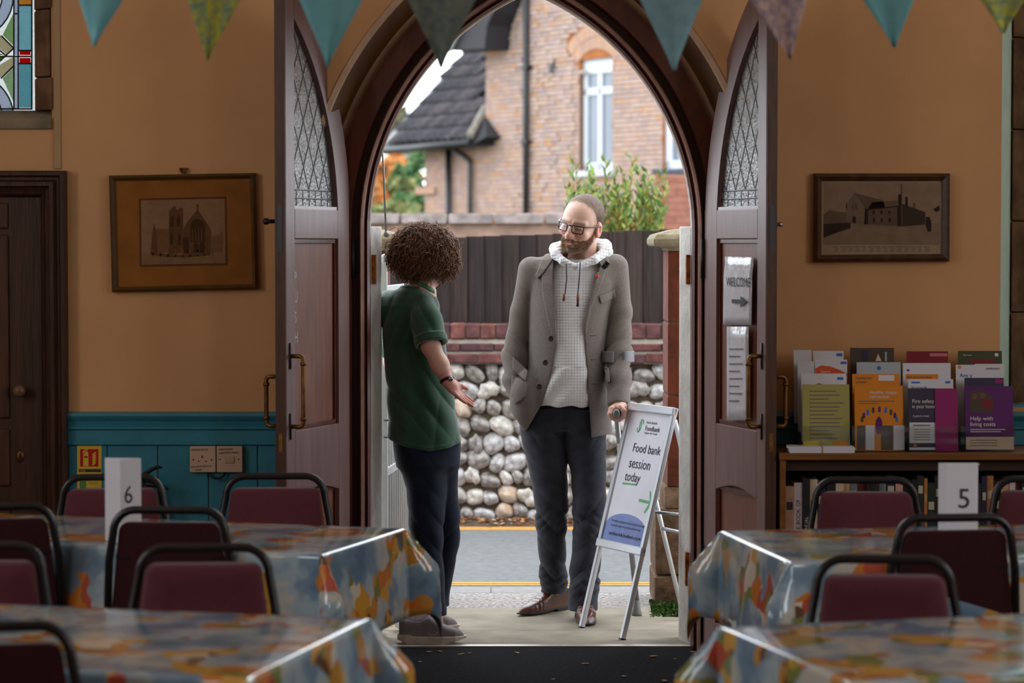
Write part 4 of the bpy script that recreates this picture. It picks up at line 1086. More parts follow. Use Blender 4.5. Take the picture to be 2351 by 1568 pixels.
tree('autumn_tree', 905, 415, 60, 55, 75, [(176, 114, 60), (163, 97, 48), (184, 139, 90)], 'orange autumn tree far behind the house corner', 1600, 3, .28)
tree('green_tree', 935, 455, 50, 62, 60, [(85, 116, 75), (68, 100, 63), (105, 129, 82)], 'green bushy tree left of the house corner', 1800, 4, .2)
tree('olive_tree', 895, 290, 26, 40, 80, [(105, 109, 85), (124, 121, 95)], 'olive tree top rising behind the roof verge', 500, 5, .3)
tree('pale_tree', 935, 350, 40, 24, 85, [(146, 149, 142), (124, 126, 116)], 'pale bare tree crown showing below the roof', 350, 6, .3)
tree('hedge_tree', 870, 500, 90, 40, 50, [(124, 124, 79), (97, 105, 65)], 'low olive hedge beyond the left gate pier', 900, 8, .2)
b = MB(); b.box(-60, 60, Y_FW + .4, 120, -.4, -.1); tag(b.build('ground', mat('garden_earth', srgb(99, 95, 73), .95, .1, .2, 1)), 'garden ground beyond the flint wall', kind='structure')
# ================================================================== chairs
M_TUBE = mat('black_tube_steel', srgb(26, 24, 26), .32, .5, .1, 40)
M_FAB = mat('maroon_fabric', srgb(92, 38, 48), .85, .25, .10, 90, .25, 500, sheen=.3)
M_FABB = mat('maroon_backcloth', srgb(62, 27, 32), .85, .2, .10, 90, .2, 400)
def chair_proto():
    root = empty('stacking_chair', (0, 0, 0))
    H = .87
    def back_path(yb):
        pts = [(-.206, yb + .05, .45), (-.188, yb + .012, .70), (-.172, yb, .785)]
        for k in range(1, 7):
            a = math.pi / 2 * k / 6; pts.append((-.172 + .066 * (1 - math.cos(a)), yb, .785 + .073 * math.sin(a)))
        return pts + [(-p[0], p[1], p[2]) for p in pts[::-1]]
    yb = -.19
    q = MB(); q.tube(back_path(yb), .0125, 10); q.build('back_frame', M_TUBE, root, True)
    def pad(y0, y1, w_top, w_bot, z0, z1, r=.03, n=4):
        # rounded panel in the plane of the back
        out = []
        for (cx_, cz, a0) in ((w_top / 2 - r, z1 - r, 0), (-w_top / 2 + r, z1 - r, 90), (-w_bot / 2 + r, z0 + r, 180), (w_bot / 2 - r, z0 + r, 270)):
            for k in range(n + 1):
                a = math.radians(a0 + 90 * k / n); out.append((cx_ + r * math.cos(a), cz + r * math.sin(a)))
        return out
    ol = pad(0, 0, .310, .372, .52, .820)
    def yat(z): return yb + (.79 - z) * .05 / .34 if z < .79 else yb
    q = MB(); q.prism([(x, yat(z) - .006, z) for (x, z) in ol], (0, .012, 0)); q.build('back_panel', M_FABB, root, True, bevel=.003)
    q = MB(); rows = []
    for (k, d) in ((1.0, .006), (1.0, .022), (.97, .034), (.90, .042), (.6, .046), (.2, .047)):
        rows.append([((x) * k, yat(z) + d, .67 + (z - .67) * k) for (x, z) in ol])
    q.grid(rows, closed=True, flip=True); q.f.append(list(range(len(q.v) - len(ol), len(q.v)))); q.mi.append(0); q.sm.append(True)
    q.build('back_pad', M_FAB, root, True)
    for s in (-1, 1):
        q = MB(); q.box(s * .145 - .022, s * .145 + .022, yb - .005 + .012, yb + .012 + .004, .705, .722); q.build('back_bracket', M_TUBE, root, True, bevel=.003)
    # seat
    q = MB(); r = .05; out = []
    for (cx_, cy_, a0) in ((.205 - r, .22 - r, 0), (-.205 + r, .22 - r, 90), (-.19 + r, -.17 + r, 180), (.19 - r, -.17 + r, 270)):
        for k in range(5): a = math.radians(a0 + 90 * k / 4); out.append((cx_ + r * math.cos(a), cy_ + r * math.sin(a)))
    rows = [[(x * k, .02 + (y - .02) * k, z) for (x, y) in out] for (k, z) in ((.9, .415), (1, .42), (1.0, .445), (.985, .46), (.93, .472), (.6, .478), (.1, .479))]
    q.grid(rows, closed=True); q.build('seat', M_FAB, root, True)
    q = MB(); q.box(-.19, .19, -.15, .2, .40, .416); q.build('seat_frame', M_TUBE, root, True)
    for s in (-1, 1):
        q = MB(); q.tube([(s * .206, yb + .05, .45), (s * .207, yb + .02, .40), (s * .205, yb - .05, .012), (s * .205, yb - .05, .0)], .0125, 10); q.build('leg', M_TUBE, root, True)
        q = MB(); q.tube([(s * .19, .17, .41), (s * .20, .20, .36), (s * .21, .23, .012), (s * .21, .23, 0)], .0125, 10); q.build('leg', M_TUBE, root, True)
        q = MB(); q.tube([(s * .195, yb + .03, .41), (s * .19, .18, .41)], .0125, 8); q.build('side_rail', M_TUBE, root, True)
    return root
cp = chair_proto()
chair_first = [True]
def chair(px, py, face, rot, label, scale=1.0):
    """px, py: middle of the top bar in the frame; face +1 looks to the doorway, -1 to the camera"""
    p = PZ(px, py, .857 * 1.0); rz = (0 if face > 0 else math.pi) + math.radians(rot)
    o = cp if chair_first[0] else copy_tree(cp); chair_first[0] = False
    off = Vector((0, -.19, 0)); off.rotate(Matrix.Rotation(rz, 3, 'Z'))
    o.location = (p.x - off.x, p.y - off.y, -.012); o.rotation_euler = (0, 0, rz)
    tag(o, label, 'chair', 'maroon stacking chairs round the tables'); return o
chair(258, 1088, -1, 6, 'maroon chair behind table number 6 next to the dark oak door')
chair(632, 1086, -1, 4, 'maroon chair by the left door leaf, beyond table number 6')
chair(-8, 1156, 1, 14, 'maroon chair seen from behind at the left edge, tucked into table number 6')
chair(388, 1163, 1, -4, 'maroon chair seen from behind before table number 6, its frame crossing the 6 sign')
chair(468, 1248, -1, 3, 'maroon chair facing the camera behind the nearest left table')
chair(-50, 1243, -1, 0, 'maroon chair cut by the left edge behind the nearest left table')
chair(-28, 1427, 1, 10, 'maroon chair seen from behind in the lower left corner')
chair(1988, 1095, -1, -3, 'maroon chair before the bookcase, left of the 5 sign')
chair(2400, 1093, -1, -4, 'maroon chair cut by the right edge before the bookcase')
chair(2192, 1180, 1, 6, 'maroon chair seen from behind before table number 5')
chair(2030, 1274, -1, -3, 'maroon chair facing the camera behind the nearest right table')

# ================================================================== tables and oilcloths
def oilcloth_mat():
    m = bpy.data.materials.new('printed_oilcloth'); m.use_nodes = True; nt = m.node_tree; b = nt.nodes['Principled BSDF']
    b.inputs['Roughness'].default_value = .16; b.inputs['Specular IOR Level'].default_value = .55; b.inputs['Coat Weight'].default_value = .5; b.inputs['Coat Roughness'].default_value = .08
    uv = nt.nodes.new('ShaderNodeUVMap'); uv.uv_map = 'UVMap'
    nz = nt.nodes.new('ShaderNodeTexNoise'); nz.inputs['Scale'].default_value = 5; nz.inputs['Detail'].default_value = 3
    mixv = nt.nodes.new('ShaderNodeMixRGB'); mixv.inputs[0].default_value = .16
    nt.links.new(uv.outputs[0], nz.inputs['Vector']); nt.links.new(uv.outputs[0], mixv.inputs[1]); nt.links.new(nz.outputs['Color'], mixv.inputs[2])
    def ramp(src, stops, interp='CONSTANT'):
        r = nt.nodes.new('ShaderNodeValToRGB'); r.color_ramp.interpolation = interp
        while len(r.color_ramp.elements) < len(stops): r.color_ramp.elements.new(.5)
        for e, (p_, c_) in zip(r.color_ramp.elements, stops): e.position = p_; e.color = (*srgb(*c_), 1)
        nt.links.new(src, r.inputs[0]); return r
    n1 = nt.nodes.new('ShaderNodeTexNoise'); n1.inputs['Scale'].default_value = 5.5; n1.inputs['Detail'].default_value = 3; nt.links.new(uv.outputs[0], n1.inputs['Vector'])
    base = ramp(n1.outputs['Fac'], [(.28, (92, 122, 150)), (.42, (120, 148, 168)), (.52, (166, 184, 192)), (.60, (200, 194, 180)), (.72, (150, 168, 176))], 'EASE')
    v2 = nt.nodes.new('ShaderNodeTexVoronoi'); v2.inputs['Scale'].default_value = 17; nt.links.new(mixv.outputs[0], v2.inputs['Vector'])
    spots = ramp(v2.outputs['Color'], [(0, (206, 124, 50)), (.24, (128, 134, 70)), (.36, (216, 160, 66)), (.5, (186, 84, 62)), (.58, (222, 210, 188)), (.68, (198, 140, 60)), (.8, (112, 78, 54)), (.9, (84, 104, 108))])
    n3 = nt.nodes.new('ShaderNodeTexNoise'); n3.inputs['Scale'].default_value = 5.0; n3.inputs['Detail'].default_value = 2; nt.links.new(uv.outputs[0], n3.inputs['Vector'])
    mask = ramp(n3.outputs['Fac'], [(0, (0, 0, 0)), (.535, (0, 0, 0)), (.555, (255, 255, 255))], 'LINEAR')
    mx = nt.nodes.new('ShaderNodeMixRGB'); nt.links.new(mask.outputs[0], mx.inputs[0]); nt.links.new(base.outputs[0], mx.inputs[1]); nt.links.new(spots.outputs[0], mx.inputs[2])
    nt.links.new(mx.outputs[0], b.inputs['Base Color']); return m
M_CLOTH = oilcloth_mat()
M_CLOTHW = mat('white_cloth_backing', srgb(206, 204, 206), .6)
M_TTOP = mat('table_laminate', srgb(170, 150, 130), .5)
def table(near, far, side, label, clabel, seed, over=.30):
    ZT = .72
    N, Fp = PZ(*near, ZT), PZ(*far, ZT); es = (Fp - N); Wd = es.length; es.normalize()
    el = Vector((-es.y, es.x, 0)) if side < 0 else Vector((es.y, -es.x, 0))
    L = 1.75
    C = N + es * Wd / 2 + el * L / 2; rz = math.atan2(el.y, el.x)
    base = Vector((C.x, C.y, -.012))
    t = empty('folding_table', base, 0, label, 'table', 'folding tables under printed oilcloths')
    def W3(a, b_, z): return Vector((C.x, C.y, 0)) + el * a + es * b_ + Vector((0, 0, z))
    q = MB(); a_, b_ = L / 2 - .008, Wd / 2 - .008; q.prism([W3(-a_, -b_, ZT - .03), W3(a_, -b_, ZT - .03), W3(a_, b_, ZT - .03), W3(-a_, b_, ZT - .03)], (0, 0, .026)); q.build('table_top', M_TTOP, t)
    for sa in (-1, 1):
        for sb in (-1, 1):
            q = MB(); q.tube([W3(sa * (L / 2 - .20), sb * (Wd / 2 - .07), ZT - .03), W3(sa * (L / 2 - .16), sb * (Wd / 2 - .05), -.012)], .0125, 10); q.build('leg', M_TUBE, t)
        q = MB(); q.tube([W3(sa * (L / 2 - .175), -(Wd / 2 - .06), .25), W3(sa * (L / 2 - .175), (Wd / 2 - .06), .25)], .010, 8); q.build('crossbar', M_TUBE, t)
    # the cloth
    r = .014; ra = random.Random(seed); ph = [ra.uniform(0, 6.28) for _ in range(6)]
    def axis(h):
        outer = [h + r * math.pi / 2 * k / 5 for k in range(0, 6)] + list(np.linspace(h + r * math.pi / 2, h + over, 12)[1:])
        return [-v for v in outer[::-1]] + list(np.linspace(-h, h, 16)[1:-1]) + outer
    U, V = axis(L / 2), axis(Wd / 2)
    def drop(d):
        if d <= 0: return 0, 0
        if d < r * math.pi / 2: return r * math.sin(d / r), r * (1 - math.cos(d / r))
        return r, r + d - r * math.pi / 2
    verts, uvs = [], []
    for u in U:
        for v in V:
            du, dv = max(0, abs(u) - L / 2), max(0, abs(v) - Wd / 2); su, sv = (1 if u >= 0 else -1), (1 if v >= 0 else -1)
            bu, bv = max(-L / 2, min(L / 2, u)), max(-Wd / 2, min(Wd / 2, v))
            if du == 0 and dv == 0: p = W3(u, v, ZT)
            else:
                rr_ = math.hypot(du, dv); phi = math.atan2(dv, du); h_, dn = drop(rr_)
                k = math.sin(2 * phi); f_ = dn / over
                wave = .012 * math.sin((bu * 7 + bv * 9) + ph[0]) * f_ + .006 * math.sin(bu * 17 + bv * 13 + ph[1]) * f_
                fl = .06 * f_ * over + wave + k * .66 * min(dn, .17)
                dn2 = dn - k * .24 * min(dn, .17)
                hh = h_ + fl
                p = W3(bu + su * hh * math.cos(phi), bv + sv * hh * math.sin(phi), ZT - dn2)
            verts.append(p); uvs.append((u + seed * 1.37, v + seed * .71))
    nv = len(V); fs = []
    for i in range(len(U) - 1):
        for j in range(nv - 1):
            fs.append((i * nv + j, (i + 1) * nv + j, (i + 1) * nv + j + 1, i * nv + j + 1))
    me = bpy.data.meshes.new('oilcloth'); me.from_pydata([tuple(v) for v in verts], [], fs); me.update()
    for p_ in me.polygons: p_.use_smooth = True
    ul = me.uv_layers.new(name='UVMap')
    for lp in me.loops: ul.data[lp.index].uv = uvs[lp.vertex_index]
    o = link_mesh('tablecloth', me, [M_CLOTH, M_CLOTHW])
    md = o.modifiers.new('thick', 'SOLIDIFY'); md.thickness = .0012; md.offset = 1; md.material_offset = 0
    tag(o, clabel, 'tablecloth', 'printed oilcloths on the tables')
    return W3
T6 = table((737, 1272), (922, 1213), -1, 'folding table carrying the 6 sign, left of the doorway', 'glossy printed oilcloth under the 6 sign, left of the doorway', 1)
table((562, 1556), (840, 1420), -1, 'folding table nearest the camera on the left', 'glossy printed oilcloth on the nearest left table', 2)
T5 = table((1820, 1290), (1663, 1219), 1, 'folding table carrying the 5 sign, right of the doorway', 'glossy printed oilcloth under the number five card, before the bookcase', 3)
table((1958, 1566), (1662, 1441), 1, 'folding table nearest the camera on the right', 'glossy printed oilcloth on the nearest right table', 4)

# ---- folded paper table numbers
M_PAPER = mat('white_card', srgb(226, 226, 232), .6, .3)
M_INK = mat('black_ink', srgb(52, 48, 56), .6)
def numsign(tri, pyb, pyt, num, npx, npy, size, label):
    Yb = PZ(tri[1], pyb, .7225).y
    zt_ = P(0, pyt, Yb).z
    def pt(px, d): v = P(px, pyb, Yb + d); return Vector((v.x, v.y, .7225))
    pts = [pt(tri[0], tri[3]), pt(tri[1], 0), pt(tri[2], tri[4])]
    root = empty('table_number', pts[1], label=label, cat='sign')
    T = .0012
    for i in range(3):
        a_, b_ = pts[i], pts[(i + 1) % 3]; nn = Vector((b_.y - a_.y, a_.x - b_.x, 0)).normalized() * T
        q = MB(); q.prism([a_, b_, b_ - nn, a_ - nn], (0, 0, zt_ - .7225)); q.build('card_face', M_PAPER, root)
    ex = (pts[2] - pts[1]).normalized(); nn = ex.cross(Vector((0, 0, 1)))
    pos = on_plane(npx, npy, pts[1] + nn * .0008, nn)
    lettering(num, size, pos, ex, (0, 0, 1), M_INK, root, align='CENTER')
    return root
numsign((242, 277, 325, .083, .067), 1248, 1056, '6', 295, 1155, .078, 'white card table number six turned half sideways on the left table')
def numsign5():
    Yb = PZ(2214, 1240, .7225).y; root = empty('table_number', P(2214, 1240, Yb), label='white card table number five facing the camera on the right table', cat='sign')
    zb_, zt_ = .7225, P(0, 1066, Yb).z
    X = lambda px: P(px, 0, Yb).x
    for (a_, b_) in (((X(2180), Yb), (X(2250), Yb)), ((X(2169), Yb + .05), (X(2180), Yb)), ((X(2250), Yb), (X(2261), Yb + .05))):
        q = MB(); q.prism([(a_[0], a_[1], zb_), (b_[0], b_[1], zb_), (b_[0], b_[1] + .0012, zb_), (a_[0], a_[1] + .0012, zb_)], (0, 0, zt_ - zb_)); q.build('card_face', M_PAPER, root)
    q = MB(); q.box(X(2172), X(2258), Yb + .002, Yb + .05, zt_ - .001, zt_); q.build('card_face', M_PAPER, root)
    lettering('5', .088, (X(2222), Yb - .0008, P(0, 1166, Yb).z), (1, 0, 0), (0, 0, 1), M_INK, root, align='CENTER')
numsign5()

# ================================================================== pictures on the wall
M_GLASSP = bpy.data.materials.new('picture_glass'); M_GLASSP.use_nodes = True
nt = M_GLASSP.node_tree; nt.nodes.remove(nt.nodes['Principled BSDF'])
a = nt.nodes.new('ShaderNodeBsdfTransparent'); b_ = nt.nodes.new('ShaderNodeBsdfGlossy'); b_.inputs['Roughness'].default_value = .03
mx = nt.nodes.new('ShaderNodeMixShader'); mx.inputs[0].default_value = .03; nt.links.new(a.outputs[0], mx.inputs[1]); nt.links.new(b_.outputs[0], mx.inputs[2]); nt.links.new(mx.outputs[0], nt.nodes['Material Output'].inputs[0])
def picture(name, corners, fw_, fmat, matcol, label, depth=.028, inner_lip=None):
    """corners: frame pixels of the outer frame, clockwise from upper left"""
    Yf = YW - depth
    root = empty(name, P(*corners[2], YW), label=label, cat='picture')
    c = [P(*p, Yf) for p in corners]; cen_ = sum(c, Vector()) / 4
    ux = (c[1] - c[0]).normalized(); uz = (c[0] - c[3]).normalized(); fwm = fw_ * Yf / F
    ins = [c[0] + ux * fwm - uz * fwm, c[1] - ux * fwm - uz * fwm, c[2] - ux * fwm + uz * fwm, c[3] + ux * fwm + uz * fwm]
    for k in range(4):
        k2 = (k + 1) % 4
        q = MB(); a_, b_, d_, e_ = c[k], c[k2], ins[k2], ins[k]
        m1, m2 = a_.lerp(e_, .45) + Vector((0, -.006, 0)), b_.lerp(d_, .45) + Vector((0, -.006, 0))
        back = Vector((0, depth - .001, 0))
        q.add([a_, b_, m2, m1, d_ + Vector((0, .004, 0)), e_ + Vector((0, .004, 0)), a_ + back, b_ + back, d_ + back, e_ + back], [(0, 1, 2, 3), (3, 2, 4, 5), (0, 6, 7, 1), (5, 4, 8, 9), (6, 9, 8, 7), (0, 3, 5, 9, 6), (1, 7, 8, 4, 2)])
        q.build('frame_side', fmat, root)
    q = MB(); o_ = Vector((0, .012, 0)); q.prism([p + o_ for p in ins], (0, .004, 0)); q.build('mount', matcol, root)
    q = MB(); o_ = Vector((0, .006, 0)); q.prism([p + o_ for p in ins], (0, .002, 0)); q.build('glass', M_GLASSP, root)
    return root, Yf + .0115
def ink(name, c): return mat(name, srgb(*c), .8, .1, .12, 25)
pic, yp = picture('framed_engraving', [(250, 403), (585, 397), (592, 664), (257, 671)], 12, mat('dark_olive_wood_frame', srgb(86, 58, 14), .45, .4, .2, 20), mat('foxed_mount', srgb(150, 96, 42), .85, .1, .16, 9), 'framed sepia church engraving with tower hanging left of the doorway')
def flat(root, nm, poly, m_, Yd, k=0):
    q = MB(); q.prism([P(*p, Yd - k * .0006) for p in poly], (0, .0005, 0)); return q.build(nm, m_, root)
I0, I1, I2, I3, I4 = ink('sepia_border', (96, 62, 36)), ink('sepia_paper', (150, 116, 86)), ink('sepia_mid', (104, 72, 46)), ink('sepia_dark', (70, 46, 30)), ink('sepia_light', (128, 92, 62))
def q4(x0, y0, x1, y1): return [(x0, y0), (x1, y0), (x1, y1), (x0, y1)]
pr = flat(pic, 'print', [(319, 456), (520, 451), (523, 609), (321, 613)], I0, yp)
flat(pr, 'image', [(324, 460), (516, 456), (518, 604), (325, 608)], I1, yp, 1)
flat(pr, 'nave', [(352, 538), (355, 525), (388, 525), (388, 580), (346, 582)], I4, yp, 2)
flat(pr, 'transept', [(346, 582), (349, 540), (354, 512), (360, 540), (362, 582)], I2, yp, 3)
flat(pr, 'tower', [(388, 483), (392, 483), (392, 478), (397, 478), (397, 474), (404, 474), (404, 481), (411, 481), (411, 477), (420, 477), (420, 580), (388, 584)], I2, yp, 3)
for x in (391, 406): flat(pr, 'tower_window', [(x, 500), (x + 4, 494), (x + 8, 500), (x + 8, 520), (x, 520)], I3, yp, 4)
for x in (391, 409): flat(pr, 'tower_window', [(x, 540), (x + 3, 534), (x + 6, 540), (x + 6, 562), (x, 562)], I3, yp, 4)
flat(pr, 'gable', [(420, 530), (427, 514), (453, 481), (480, 520), (484, 528), (484, 584), (420, 584)], I2, yp, 3)
flat(pr, 'cross', q4(452.3, 468, 454.2, 482), I3, yp, 4); flat(pr, 'cross', q4(450, 471, 456.5, 473), I3, yp, 4)
ga = [(437, 556)] + [(437 + 16 * (1 - math.cos(t)), 524 - 22 * math.sin(t)) for t in np.linspace(0, math.pi / 2, 6)] + [(471 - 16 * (1 - math.cos(t)), 524 - 22 * math.sin(t)) for t in np.linspace(math.pi / 2, 0, 6)] + [(471, 556)]
flat(pr, 'great_window', ga, I3, yp, 4)
for k in range(4): flat(pr, 'mullion', q4(441 + k * 7, 526, 442.5 + k * 7, 553), I4, yp, 5)
for x in (444, 458): flat(pr, 'porch', [(x, 580), (x, 562), (x + 6, 553), (x + 12, 562), (x + 12, 580)], I3, yp, 5)
flat(pr, 'buttress', q4(420, 545, 434, 582), I3, yp, 4); flat(pr, 'house', [(484, 542), (505, 540), (507, 532), (512, 532), (512, 580), (484, 580)], I4, yp, 2)
for k in range(9): flat(pr, 'gate_post', q4(350 + k * 17, 572 + (k % 3), 353 + k * 17, 590), I4, yp, 5)
flat(pr, 'ground', [(325, 580), (390, 588), (440, 590), (517, 582), (518, 603), (325, 606)], ink('sepia_road', (140, 106, 76)), yp, 4)
flat(pr, 'railing', [(345, 580), (400, 585), (470, 584), (482, 578), (482, 586), (430, 591), (380, 590), (345, 585)], I2, yp, 5)
# brass hook over it
hk = empty('picture_hook', P(422, 393, YW - .01), label='small brass picture hook above the church engraving', cat='hook')
q = MB(); q.tube([P(414, 386, YW - .006), P(414, 392, YW - .012), P(418, 397, YW - .012), P(425, 397, YW - .012), P(429, 392, YW - .012), P(430, 386, YW - .006)], .0034, 8); q.build('hook', M_BRASS, hk)
q = MB(); q.prism([P(415, 385, YW - .004), P(429, 385, YW - .004), P(427, 393, YW - .004), P(422, 397, YW - .004), P(416, 393, YW - .004)], (0, .003, 0)); q.build('back_plate', M_BRASS, hk)

pic2, yp2 = picture('framed_photograph', [(1870, 398), (2181, 398), (2180, 600), (1869, 602)], 17, mat('walnut_frame', srgb(74, 46, 22), .4, .4, .3, 20), mat('photo_margin', srgb(168, 144, 118), .8, .1, .06, 9), 'framed old photograph of a chapel street hanging right of the doorway', .03)
G1, G2, G3, G4 = ink('photo_sky', (150, 126, 104)), ink('photo_mid', (104, 88, 74)), ink('photo_dark', (48, 40, 38)), ink('photo_light', (164, 142, 116))
pr2 = flat(pic2, 'print', [(1891, 420), (2158, 420), (2157, 562), (1891, 562)], G1, yp2)
flat(pr2, 'ground', [(1891, 514), (2157, 512), (2157, 562), (1891, 562)], ink('photo_road', (136, 116, 96)), yp2, 1)
flat(pr2, 'trees', [(1891, 492), (1905, 482), (1918, 485), (1942, 488), (1942, 512), (1891, 514)], G2, yp2, 1)
flat(pr2, 'garden_wall', [(1891, 514), (1953, 511), (1953, 524), (1921, 534), (1891, 546)], G3, yp2, 2)
flat(pr2, 'chapel_front', [(1943, 513), (1943, 470), (1962, 443), (1986, 476), (1986, 514)], ink('photo_chapel', (122, 104, 86)), yp2, 2)
flat(pr2, 'chapel_roof', [(1962, 443), (2028, 460), (2032, 478), (1992, 481)], G2, yp2, 3)
flat(pr2, 'chapel_side', [(1986, 476), (1993, 482), (1993, 515), (1984, 515)], G3, yp2, 3)
flat(pr2, 'door', [(1957, 512), (1957, 500), (1961, 495), (1965, 500), (1965, 512)], G3, yp2, 3)
for x in (1956, 1963): flat(pr2, 'window', [(x, 482), (x, 470), (x + 2.5, 465), (x + 5, 470), (x + 5, 482)], G2, yp2, 3)
flat(pr2, 'pinnacle', [(1942, 478), (1943.5, 464), (1945, 478)], G3, yp2, 3)
flat(pr2, 'cottage_roof', [(1992, 481), (2002, 464), (2062, 461), (2065, 472)], ink('photo_roof', (112, 96, 80)), yp2, 3)
flat(pr2, 'cottage', [(1993, 481), (2061, 474), (2061, 519), (1993, 515)], G2, yp2, 4)
flat(pr2, 'eave', [(1992, 480), (2062, 472), (2062, 475), (1992, 483)], G3, yp2, 5)
for x in (2003, 2021, 2039):
    flat(pr2, 'window', q4(x, 484, x + 5, 491), G3, yp2, 5); flat(pr2, 'window', q4(x + 1, 501, x + 6, 510), G3, yp2, 5)
flat(pr2, 'gable_end', [(2060, 474), (2070, 466), (2073, 520), (2060, 519)], G3, yp2, 5)
flat(pr2, 'chimney', q4(2063, 446, 2069, 470), G3, yp2, 5); flat(pr2, 'chimney', q4(2079, 452, 2084, 473), G3, yp2, 4); flat(pr2, 'chimney', q4(2097, 466, 2101, 477), G2, yp2, 4)
flat(pr2, 'terrace', [(2072, 468), (2124, 487), (2124, 515), (2073, 520)], ink('photo_terrace', (62, 54, 48)), yp2, 4)
flat(pr2, 'telegraph_pole', q4(2069.5, 422, 2071.5, 520), G2, yp2, 6)
flat(pr2, 'horse_rider', [(2126, 498), (2134, 498), (2138, 510), (2138, 532), (2130, 532), (2126, 516)], G3, yp2, 4)
flat(pr2, 'sign', [(2143, 480), (2157, 472), (2157, 483), (2149, 487)], G3, yp2, 3)
for k in range(3):
    for j in range(14): flat(pic2, 'caption_line', q4(1912 + j * 16 + (k * 5) % 7, 566 + k * 4.6, 1924 + j * 16 + (j * 3) % 4, 568 + k * 4.6), ink('caption_ink', (120, 104, 90)), yp2)

# ================================================================== small things on the left wall
yb_ = YW - .0135
fs_ = empty('fire_sign', P(205, 1080, yb_), label='red and yellow fire extinguisher sign on the teal boards', cat='sign')
M_FY, M_FR, M_FG = mat('sign_yellow', srgb(226, 186, 60), .45), mat('sign_red', srgb(190, 20, 20), .45), mat('sign_green', srgb(90, 140, 60), .45)
q = MB(); q.prism([P(*p, yb_) for p in q4(177, 1023.5, 233, 1076)], (0, .0012, 0)); q.build('plate', M_FY, fs_)
flat(fs_, 'red_field', q4(184, 1031, 226, 1071), M_FR, yb_, 1)
flat(fs_, 'extinguisher_symbol', [(191, 1070), (191, 1043), (194, 1038), (197, 1034), (200, 1034), (203, 1043), (203, 1070)], M_FY, yb_, 2)
flat(fs_, 'extinguisher_symbol', [(189, 1042), (190, 1036), (196, 1031.5), (202, 1032), (201, 1036), (195, 1035)], M_FY, yb_, 2)
flat(fs_, 'symbol_band', q4(193, 1047, 201.5, 1051), M_FR, yb_, 3)
for k in range(5): flat(fs_, 'flame_symbol', [(211, 1068 - k * 5.6), (213, 1064 - k * 5.6), (221, 1059 - k * 5.6), (220, 1063 - k * 5.6), (215, 1068.5 - k * 5.6)], M_FY, yb_, 2)
q = MB(); q.prism([P(*p, yb_) for p in q4(177, 1076.5, 233, 1180)], (0, .0012, 0)); q.build('plate', M_FY, fs_)
flat(fs_, 'black_band', q4(181, 1077, 232, 1084), M_INK, yb_, 1); lettering('CO2', .011, P(183, 1083, yb_ - .001), (1, 0, 0), (0, 0, 1), M_FY, fs_)
flat(fs_, 'green_field', q4(184, 1094, 198, 1103), M_FG, yb_, 1); flat(fs_, 'green_field', q4(183, 1104, 198, 1125), M_FG, yb_, 1)
for k in range(5): flat(fs_, 'green_line', q4(203, 1094 + k * 4, 225, 1095.2 + k * 4), M_FG, yb_, 1)
for (x0, w_, lines, lab, nm) in ((436, 59, ['RADIO RACK', 'DO NOT SWITCH', 'SOAP'], 'cream socket plate with handwritten notes, left one of the pair', 'socket_plate'), (497.5, 59, ['MAIN P.A.', 'LIGHTING MAINS'], 'cream socket plate with handwritten notes, right one of the pair', 'socket_plate')):
    so = empty(nm, P(x0 + w_ / 2, 1084, YW - .03), label=lab, cat='socket')
    M_SOCK = mat('cream_plastic', srgb(206, 176, 150), .4, .5)
    Ys = YW - .038
    q = MB(); a_, c_ = P(x0, 1084.5, Ys), P(x0 + w_, 1024.5, Ys); q.box(a_.x, c_.x, Ys, YW - .012, a_.z, c_.z); q.build('plate', M_SOCK, so, bevel=.003)
    if x0 < 450:
        for (px, py, w2_, h2_) in ((462.5, 1046, 3, 6), (453.5, 1058, 5, 2), (470.5, 1058, 5, 2), (442, 1054, 3.5, 3.5), (484, 1054, 3.5, 3.5)): flat(so, 'socket_hole', q4(px, py, px + w2_, py + h2_), M_INK, Ys, 1)
        lettering('RADIO RACK', .011, P(439, 1035, Ys - .001), (1, 0, .02), (0, 0, 1), M_INK, so, name='handwriting', extrude=.0002, shear=.2)
        lettering('DO NOT SWITCH', .010, P(438, 1074, Ys - .001), (1, 0, .04), (0, 0, 1), M_INK, so, name='handwriting', extrude=.0002, shear=.2)
        lettering('SOAP', .010, P(448, 1081, Ys - .001), (1, 0, .02), (0, 0, 1), M_INK, so, name='handwriting', extrude=.0002, shear=.2)
    else:
        q = MB(); a_, c_ = P(516, 1063, Ys), P(538, 1047, Ys); q.box(a_.x, c_.x, Ys - .004, Ys, a_.z, c_.z); q.build('rocker', mat('cream_rocker', srgb(196, 164, 138), .4), so, bevel=.002)
        for px in (505, 548): flat(so, 'screw', q4(px - 1.5, 1053, px + 1.5, 1056), M_INK, Ys, 1)
        lettering('MAIN PLANT', .010, P(502, 1034, Ys - .001), (1, 0, .03), (0, 0, 1), M_INK, so, name='handwriting', extrude=.0002, shear=.2)
        lettering('LIGHTING MAINS', .010, P(502, 1042, Ys - .001), (1, 0, .03), (0, 0, 1), M_INK, so, name='handwriting', extrude=.0002, shear=.2)
q = MB(); q.tube([P(480, 1084, YW - .025), P(482, 1092, YW - .03), P(492, 1098, YW - .035), (P(505, 1098, YW - .035)), P(514, 1092, YW - .03), P(517, 1084, YW - .025)], .0045, 8)
tag(q.build('cable_loop', M_IRON), 'short black cable loop hanging under the socket plates', 'cable')
